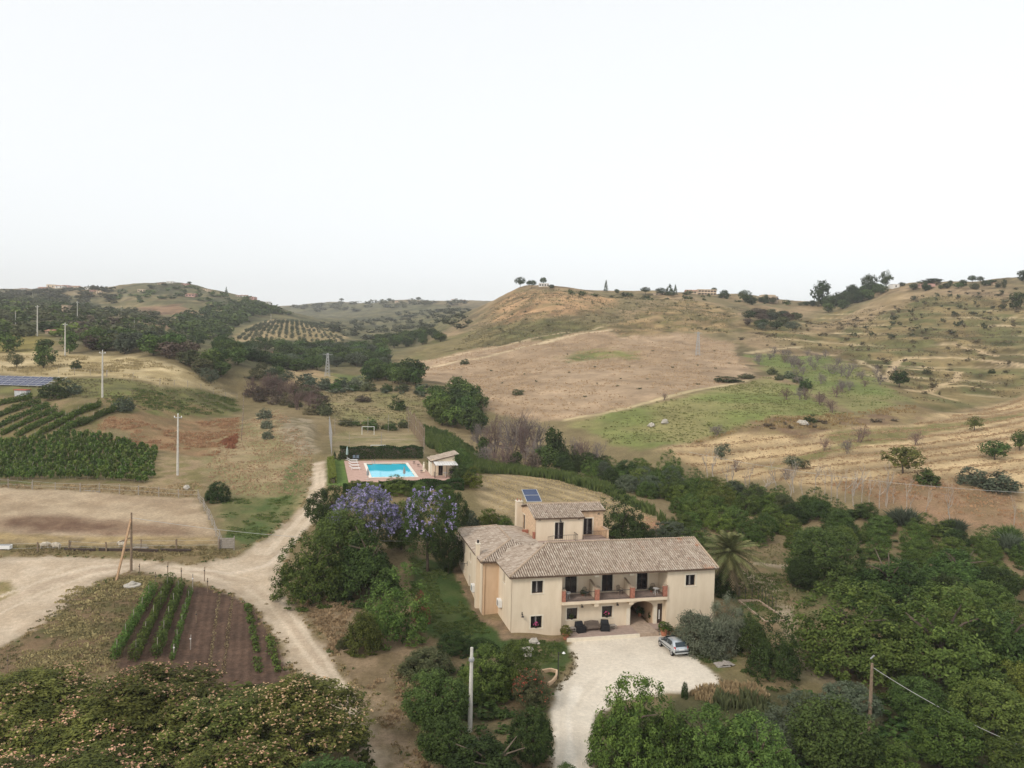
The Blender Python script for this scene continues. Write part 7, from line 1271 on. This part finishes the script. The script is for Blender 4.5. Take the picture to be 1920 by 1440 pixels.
# skyline trees
for u, v, w_, h_, kd, lf, lab in ((975,540,21,21,'pine','pine','leftmost umbrella pine by the hilltop cottage'.replace('leftmost', 'large')),(997,540,22,15,'pine','pine','low umbrella pine between the large pine and the cottage'),(1019,536,15,16,'pine','pine','umbrella pine right behind the hilltop cottage'),(1034,542,12,9,'broad','pine','small dark tree right of the hilltop cottage'),(1136,546,8,20,'cyp','grey','pale conifer beside the red-roofed hill house'),(1157,550,12,9,'broad','dark','dark bush right of the pale conifer'),(1210,552,19,14,'pine','pine','umbrella pine left of the cream farmhouse on the ridge'),(1239,553,22,14,'broad','pine','dark tree clump behind the ridge shed'),(1255,553,20,18,'cyp','pine','conifer clump near the ridge shed'),(1266,552,8,18,'cyp','grey','thin conifer near the ridge shed'),(1338,551,13,12,'pine','pine','umbrella pine beside the cream farmhouse'),(1358,556,16,13,'broad','dark','dark tree right of the cream farmhouse'),(1395,565,24,22,'broad','broad','green tree left of the round ruin'),(1408,572,30,20,'broad','dark','dark tree below the round ruin'),(1485,556,30,24,'broad','pine','dark pine behind the round ruin'),(1538,574,36,52,'broad','pine','tall dark pine among the ridge wood'),(1600,560,30,30,'broad','pine','pine in the ridge wood'),(1628,548,34,34,'tall','pine','tall pine at the top of the ridge wood'),(1661,541,28,32,'tall','pine','twin-crowned pine standing free on the ridge'),(1690,537,14,8,'broad','dark','bush beside the white ridge house'),(1745,535,44,14,'broad','pine','dark trees behind the pink ruin'),(1823,531,18,15,'pine','pine','umbrella pine on the right skyline'),(1838,531,14,13,'pine','pine','smaller umbrella pine on the right skyline'),(1862,532,14,8,'broad','dark','bush on the right skyline'),(1918,528,26,24,'broad','pine','dark pine at the end of the right skyline'),(1782,533,10,8,'broad','dark','small bush by the skyline aerial'),(640,566,10,7,'pine','pine','pine on the far centre ridge'),(785,565,12,8,'pine','pine','far umbrella pine pair on the centre ridge'),(852,563,12,9,'pine','pine','far umbrella pine over a house'),(730,566,10,7,'broad','dark','far tree on the centre ridge'),(424,553,7,14,'cyp','pine','pointed cypress on the left hill shoulder'),(240,640,16,28,'cyp','pine','dark broad cypress on the left hillside'),(255,642,9,24,'cyp','pine','thin dark cypress on the left hillside'),(372,650,32,30,'broad','dark','large dark tree at the valley edge'),(355,534,10,7,'broad','dark','tree on the left hilltop'),(283,541,16,8,'broad','dark','bush on the left hill shoulder')):
    MT(u, v, w_, h_, kd, lf, lab, 'skyline_tree', kd in ('pine', 'tall'))
for i in range(24): u = 1548+i*4.4; MT(u+rr.uniform(-3, 3), 586-(u-1548)*.34+rr.uniform(-10, 4), rr.uniform(20, 32), rr.uniform(16, 26), 'broad', rr.choice(['pine', 'dark', 'broad']), 'dark pine of the wood on the right ridge', 'ridge_pine', True, 'tree', 'pines of the wood on the right ridge')
for i in range(34):
    u = rr.choice([rr.uniform(1340, 1545), rr.uniform(1690, 1915)]); v = np.interp(u, [1320, 1400, 1480, 1560, 1640, 1700, 1800, 1920], [557, 558, 566, 572, 550, 540, 536, 531])+rr.uniform(1, 9); MT(u, v, rr.uniform(9, 22), rr.uniform(7, 15), 'broad', rr.choice(['pine', 'dark', 'broad', 'scrub']), 'dark bushy tree of the broken line along the right ridge', 'ridge_tree', True, 'tree', 'bushy trees along the right ridge')
orch2([(1400,600),(1440,590),(1500,600),(1490,620),(1430,625),(1390,612)], 11, 8, 5, ['scrub', 'dark', 'grey', 'brownish'], 'gully_tree', 'dull green tree in the hollow below the round ruin', 'trees in the hollow below the round ruin', 33)
# olive grove in rows
A_ = wpoly([(446, 637), (642, 640), (600, 609), (480, 612)]); OL = MID['olive']
for me in OL:
    if not me.materials: me.materials.append(None)
for i in range(17):
    for j in range(13):
        s, t = i/16, j/12; q = (A_[0]*(1-s)+A_[1]*s)*(1-t)+(A_[3]*(1-s)+A_[2]*s)*t+np.array([rr.uniform(-.4, .4), rr.uniform(-1, 1)]); k = rr.uniform(.8, 1.2)
        o = link('grove_olive', OL[(i+j) % 3], None, None, (q[0], q[1], gz(*q)-.3), rr.random()*6, (3.6*k, 3.6*k, 3.0*k)); o.material_slots[0].link = 'OBJECT'; o.material_slots[0].material = LM['grey']; tag(o, 'small olive tree in the planted rows on the far slope', 'tree', 'olive trees in rows on the far slope')
# uncountable scrub and far woods
mass('hill_scrub', 'dark scrub covering the left hillside', 'scrub', scat([(-200,640),(0,640),(60,635),(150,640),(300,640),(420,640),(330,600),(250,585),(180,575),(100,560),(0,552),(-200,548)], 13, .5, 41), (4, 12), (3, 6.5), LM['scrub'], 41)
mass('hill_scrub', 'darker evergreen patches of the left hillside', 'scrub', scat([(-200,635),(0,632),(150,632),(300,636),(420,640),(380,620),(250,600),(150,575),(0,555),(-200,550)], 26, .5, 42), (6, 12), (4, 8), LM['broad'], 42)
mass('hill_scrub', 'greener bushes of the left hillside', 'scrub', scat([(-200,635),(0,632),(150,640),(400,645),(380,620),(200,590),(0,560),(-200,560)], 30, .5, 99), (6, 12), (4, 7), LM['walnut'], 99)
mass('hill_scrub', 'brown leafless scrub patches of the left hillside', 'scrub', scat([(80,630),(280,650),(250,600),(120,590)], 24, .5, 48), (6, 12), (3, 6), LM['brownish'], 48)
mass('far_wood', 'dark green wood on the flank of the left hill', 'wood', scat([(330,600),(400,575),(480,572),(535,588),(470,598),(425,632),(350,640)], 13, .5, 43), (9, 16), (6, 11), LM['walnut'], 43)
mass('far_wood', 'trees and gardens on top of the left hill', 'wood', scat([(190,580),(220,552),(330,532),(460,560),(540,590),(470,590),(330,565),(260,575)], 24, .5, 44), (7, 16), (3, 7), LM['broad'], 44)
mass('far_wood', 'trees of the far town ridge', 'wood', scat([(-200,560),(0,548),(130,543),(230,556),(220,570),(100,566),(-200,575)], 26, .5, 45), (10, 24), (4, 8), LM['scrub'], 45)
mass('far_wood', 'trees of the far centre ridge', 'wood', scat([(550,576),(640,569),(760,567),(880,567),(860,575),(700,582),(560,585)], 45, .5, 46), (14, 34), (8, 15), LM['scrub'], 46)
mass('far_scrub', 'scrub of the far valley slopes', 'scrub', scat([(600,600),(720,590),(880,580),(880,620),(760,625),(690,640),(620,620)], 26, .5, 47), (6, 16), (3, 7), LM['scrub'], 47)
mass('slope_scrub', 'low dark tufts dotted over the right hand slope', 'scrub', scat([(1380,640),(1500,600),(1700,560),(1920,545),(1920,730),(1720,745),(1560,660)], 13.0, .5, 49), (1.2, 4.2), (.8, 2.6), LM['tuft'], 49)
mass('slope_scrub', 'dull bushes on the upper right slope below the ridge', 'scrub', scat([(1650,600),(1720,555),(1920,540),(1920,610),(1700,635),(1580,640)], 15, .5, 50), (2, 5.5), (1.5, 4), LM['scrub'], 50)
mass('slope_scrub', 'low tufts on the orange hill under the pines', 'scrub', scat([(900,600),(960,550),(1100,552),(1380,575),(1370,625),(1150,615),(1000,640),(850,660)], 13, .5, 51), (1.0, 3.4), (.7, 1.9), LM['tuft'], 51)
mass('slope_scrub', 'small dark tufts dotted over the brown field', 'scrub', scat([(900,690),(1050,660),(1360,650),(1400,700),(1240,740),(1050,770),(950,760)], 20, .5, 52), (.7, 2.2), (.4, 1.0), LM['scrub'], 52)
mass('slope_scrub', 'bushes along the skyline of the right ridge', 'scrub', scat([(1040,548),(1200,556),(1500,566),(1490,575),(1200,562),(1040,556)], 16, .5, 53), (3, 8), (2, 5), LM['dark'], 53)
mass('bank_scrub', 'dry brown scrub on the bank above the wheat', 'scrub', scat([(1300,826),(1400,802),(1500,788),(1640,782),(1700,790),(1540,802),(1500,816),(1400,806)], 4.5, .5, 54), (1.0, 3), (.6, 1.6), LM['brownish'], 54)
mass('bank_scrub', 'green undergrowth along the ravine', 'scrub', scat([(1140,880),(1260,895),(1350,925),(1500,960),(1700,985),(1920,1030),(1920,1045),(1650,985),(1480,965),(1340,940),(1220,920),(1120,895)], 3.2, .5, 55), (2, 5), (1, 2.4), LM['dark'], 55)
mass('orchard_weeds', 'dark undergrowth beneath the walnut trees', 'weeds', scat([(1500,1300),(1920,1270),(1920,1460),(1300,1460),(1330,1360),(1480,1330)], 2.2, .5, 56), (1.2, 3.2), (.5, 1.5), LM['broad'], 56)
mass('orchard_weeds', 'green undergrowth in the shrubbery around the concrete pole', 'weeds', scat([(780,1260),(930,1250),(1020,1310),(1025,1440),(850,1440),(770,1330)], 1.6, .5, 57), (1, 2.4), (.5, 1.2), LM['broad'], 57)
mass('orchard_weeds', 'low growth on the orchard floor beyond the footpath', 'weeds', scat([(1480,1000),(1920,1020),(1920,1250),(1500,1150)], 3.4, .5, 58), (1.2, 3), (.3, .9), LM['grass'], 58)
mass('valley_scrub', 'mixed scrub along the valley floor', 'scrub', scat([(470,710),(560,700),(700,735),(800,730),(790,745),(640,738),(560,730)], 6, .5, 59), (2, 6), (1, 3), LM['grey'], 59)

# ------------------------------------------------------------------ far houses
M_FWALL = mat('far_render', (.62, .48, .34), .9, .1, (.4, .15)); M_FWHITE = mat('far_white', (.72, .69, .64), .9, .1, (.4, .1)); M_FPINK = mat('far_pink', (.55, .33, .28), .9, .1, (.4, .15)); M_FROOF = mat('far_roof', (.40, .22, .15), .9, .1, (.6, .25)); M_FSTONE = mat('far_stone', (.46, .35, .25), .95, .05, (.5, .3))
def far_house(u, vb, wpx, hpx, dm, wm, rm, lab, nw=4, floors=1, flat=False, rz=0, name='far_house', cat='house'):
    p = g(u, vb); k = p[1]/F; w_, h_ = wpx*k, hpx*k; e = empty(name, (p[0], p[1], gz(*p)-.3), rz, lab, cat); MB().box(-w_/2, w_/2, 0, dm, -3, h_*(.95 if flat else .68)).build('wall', wm, e)
    if flat: MB().box(-w_/2-.2, w_/2+.2, -.2, dm+.2, h_*.95, h_).build('roof', wm, e)
    else: z0 = h_*.68; MB().add([(-w_/2-.4, -.5, z0), (w_/2+.4, -.5, z0), (w_/2+.4, dm+.5, z0), (-w_/2-.4, dm+.5, z0), (-w_/2-.4, dm/2, h_), (w_/2+.4, dm/2, h_)], [(0, 1, 5, 4), (2, 3, 4, 5), (0, 4, 3), (1, 2, 5), (3, 2, 1, 0)]).build('roof', rm, e)
    hh = h_*(.9 if flat else .66)/floors
    for f in range(floors):
        for i in range(nw):
            x = -w_/2+w_*(i+.5)/nw; b_ = f*hh+hh*.3; wi = MB().box(x-w_*.05-.2, x+w_*.05+.2, -.06, .02, b_, b_+hh*.5).build('window', M_FRAME, e); MB().box(x-w_*.05-.1, x+w_*.05+.1, -.09, -.062, b_+.1, b_+hh*.5-.1).build('pane', M_DARK, wi)
far_house(1020, 537, 19, 6.5, 8, M_FWHITE, M_FROOF, 'white flat-roofed cottage under the hilltop umbrella pines', 4, 1, True); far_house(1119, 540, 22, 7, 9, M_FPINK, M_FROOF, 'red-roofed house alone on the hill skyline', 3); far_house(1237, 553, 23, 5, 9, M_FWALL, M_FWALL, 'low pale shed on the ridge left of the cream farmhouse', 2); far_house(1326, 553, 34, 11, 12, M_FWALL, M_FROOF, 'cream two-storey farmhouse with rows of windows on the ridge', 6, 2, True); far_house(1298, 551, 20, 9, 10, M_FWALL, M_FROOF, 'red-roofed annex joined to the cream ridge farmhouse', 2); far_house(1442, 562, 24, 10, 10, M_FWALL, M_FROOF, 'cream house above the round ruin on the ridge', 2, 1, True)
far_house(1680, 540, 13, 8, 8, M_FWHITE, M_FROOF, 'small white house beside the free standing pine', 1, 1, True); far_house(1743, 538, 21, 7, 9, M_FPINK, M_FPINK, 'pink roofless ruin on the right ridge', 1, 1, True); far_house(1872, 533, 20, 5, 8, M_FWALL, M_FROOF, 'low house on the right skyline', 2); far_house(1518, 553, 16, 7, 8, M_FWALL, M_FROOF, 'roof peeping behind the ridge pines', 2)
p = g(1448, 566); e = empty('round_ruin', (p[0], p[1], gz(*p)-.5), 0, 'round stone ruin tower among bare trees on the ridge', 'tower'); MB().lathe([(4.6, -1), (4.5, 4.2), (4.7, 4.3), (4.6, 5.0)], n=20).build('wall', M_FSTONE, e)
for i in range(5): t = -2.4+i*.5; MB().box(4.5*math.cos(t)-.5, 4.5*math.cos(t)+.5, 4.5*math.sin(t)-.4, 4.5*math.sin(t)+.1, 2.2, 3.6).build('opening', M_DARK, e)
far_house(121, 587, 11, 16, 6, M_FSTONE, M_FSTONE, 'square stone tower on the left hillside', 1, 2, True, name='stone_tower', cat='tower'); far_house(92, 626, 15, 10, 6, M_FSTONE, M_FROOF, 'small stone barn on the left slope above the straw field', 1); far_house(356, 556, 17, 7, 12, M_FPINK, M_FROOF, 'pink house on the left hill', 3); far_house(265, 547, 14, 5, 12, M_FWALL, M_FWALL, 'cream house on the left hill shoulder', 3, 1, True); far_house(58, 583, 22, 6, 10, M_FWHITE, M_FROOF, 'pale house half hidden on the left hillside', 2, 1, True)
TW = [(60,541,12,5),(78,542,14,5),(95,540,16,7),(110,540,14,6),(122,539,10,5),(140,541,12,6),(160,543,10,5),(172,547,9,5),(185,550,10,5),(40,543,10,4)]
for i, (u, v, w_, h_) in enumerate(TW): far_house(u, v, w_, h_, 14, (M_FWHITE, M_FPINK, M_FWALL)[i % 3], M_FROOF, 'small pale house in the village on the far left ridge', 2, 1, i % 2 == 0, name='village_house'); bpy.context.scene.collection.objects
for i, (u, v, w_, h_) in enumerate([(300,533,10,4),(318,531,12,4),(345,534,9,4),(385,545,9,4),(455,557,12,5),(470,561,12,5),(445,556,8,4),(500,569,7,4)]): far_house(u, v, w_, h_, 12, (M_FWALL, M_FWHITE, M_FPINK)[i % 3], M_FROOF, 'small pale house along the crest of the left hill', 2, 1, i % 2 == 1, name='village_house')
for i, (u, v, w_, h_) in enumerate([(745,568,10,4),(852,565,12,4),(868,566,10,4),(800,569,8,4)]): far_house(u, v, w_, h_, 14, (M_FWALL, M_FWHITE)[i % 2], M_FROOF, 'tiny pale house on the far centre ridge', 2, 1, False, name='village_house')
for o in COL.objects:
    if o.name.startswith('village_house'): o['group'] = o['label'].replace('small pale house', 'houses').replace('tiny pale house', 'houses')

# ------------------------------------------------------------------ haze
m = bpy.data.materials.new('air'); m.use_nodes = True; t = m.node_tree; t.nodes.clear(); v = t.nodes.new('ShaderNodeVolumePrincipled'); v.inputs['Color'].default_value = (1, 1, 1, 1); v.inputs['Density'].default_value = .00018; v.inputs['Anisotropy'].default_value = .2
oo = t.nodes.new('ShaderNodeOutputMaterial'); t.links.new(v.outputs[0], oo.inputs['Volume'])
zmin = float(GZ.min())-1.5; zmax = float(max(GZ.max()+25, 60)); tag(MB().box(-4800, 4800, -300, 3650, zmin, zmax).build('haze', m), 'thin pale haze filling the valley air', 'haze', kind='stuff')
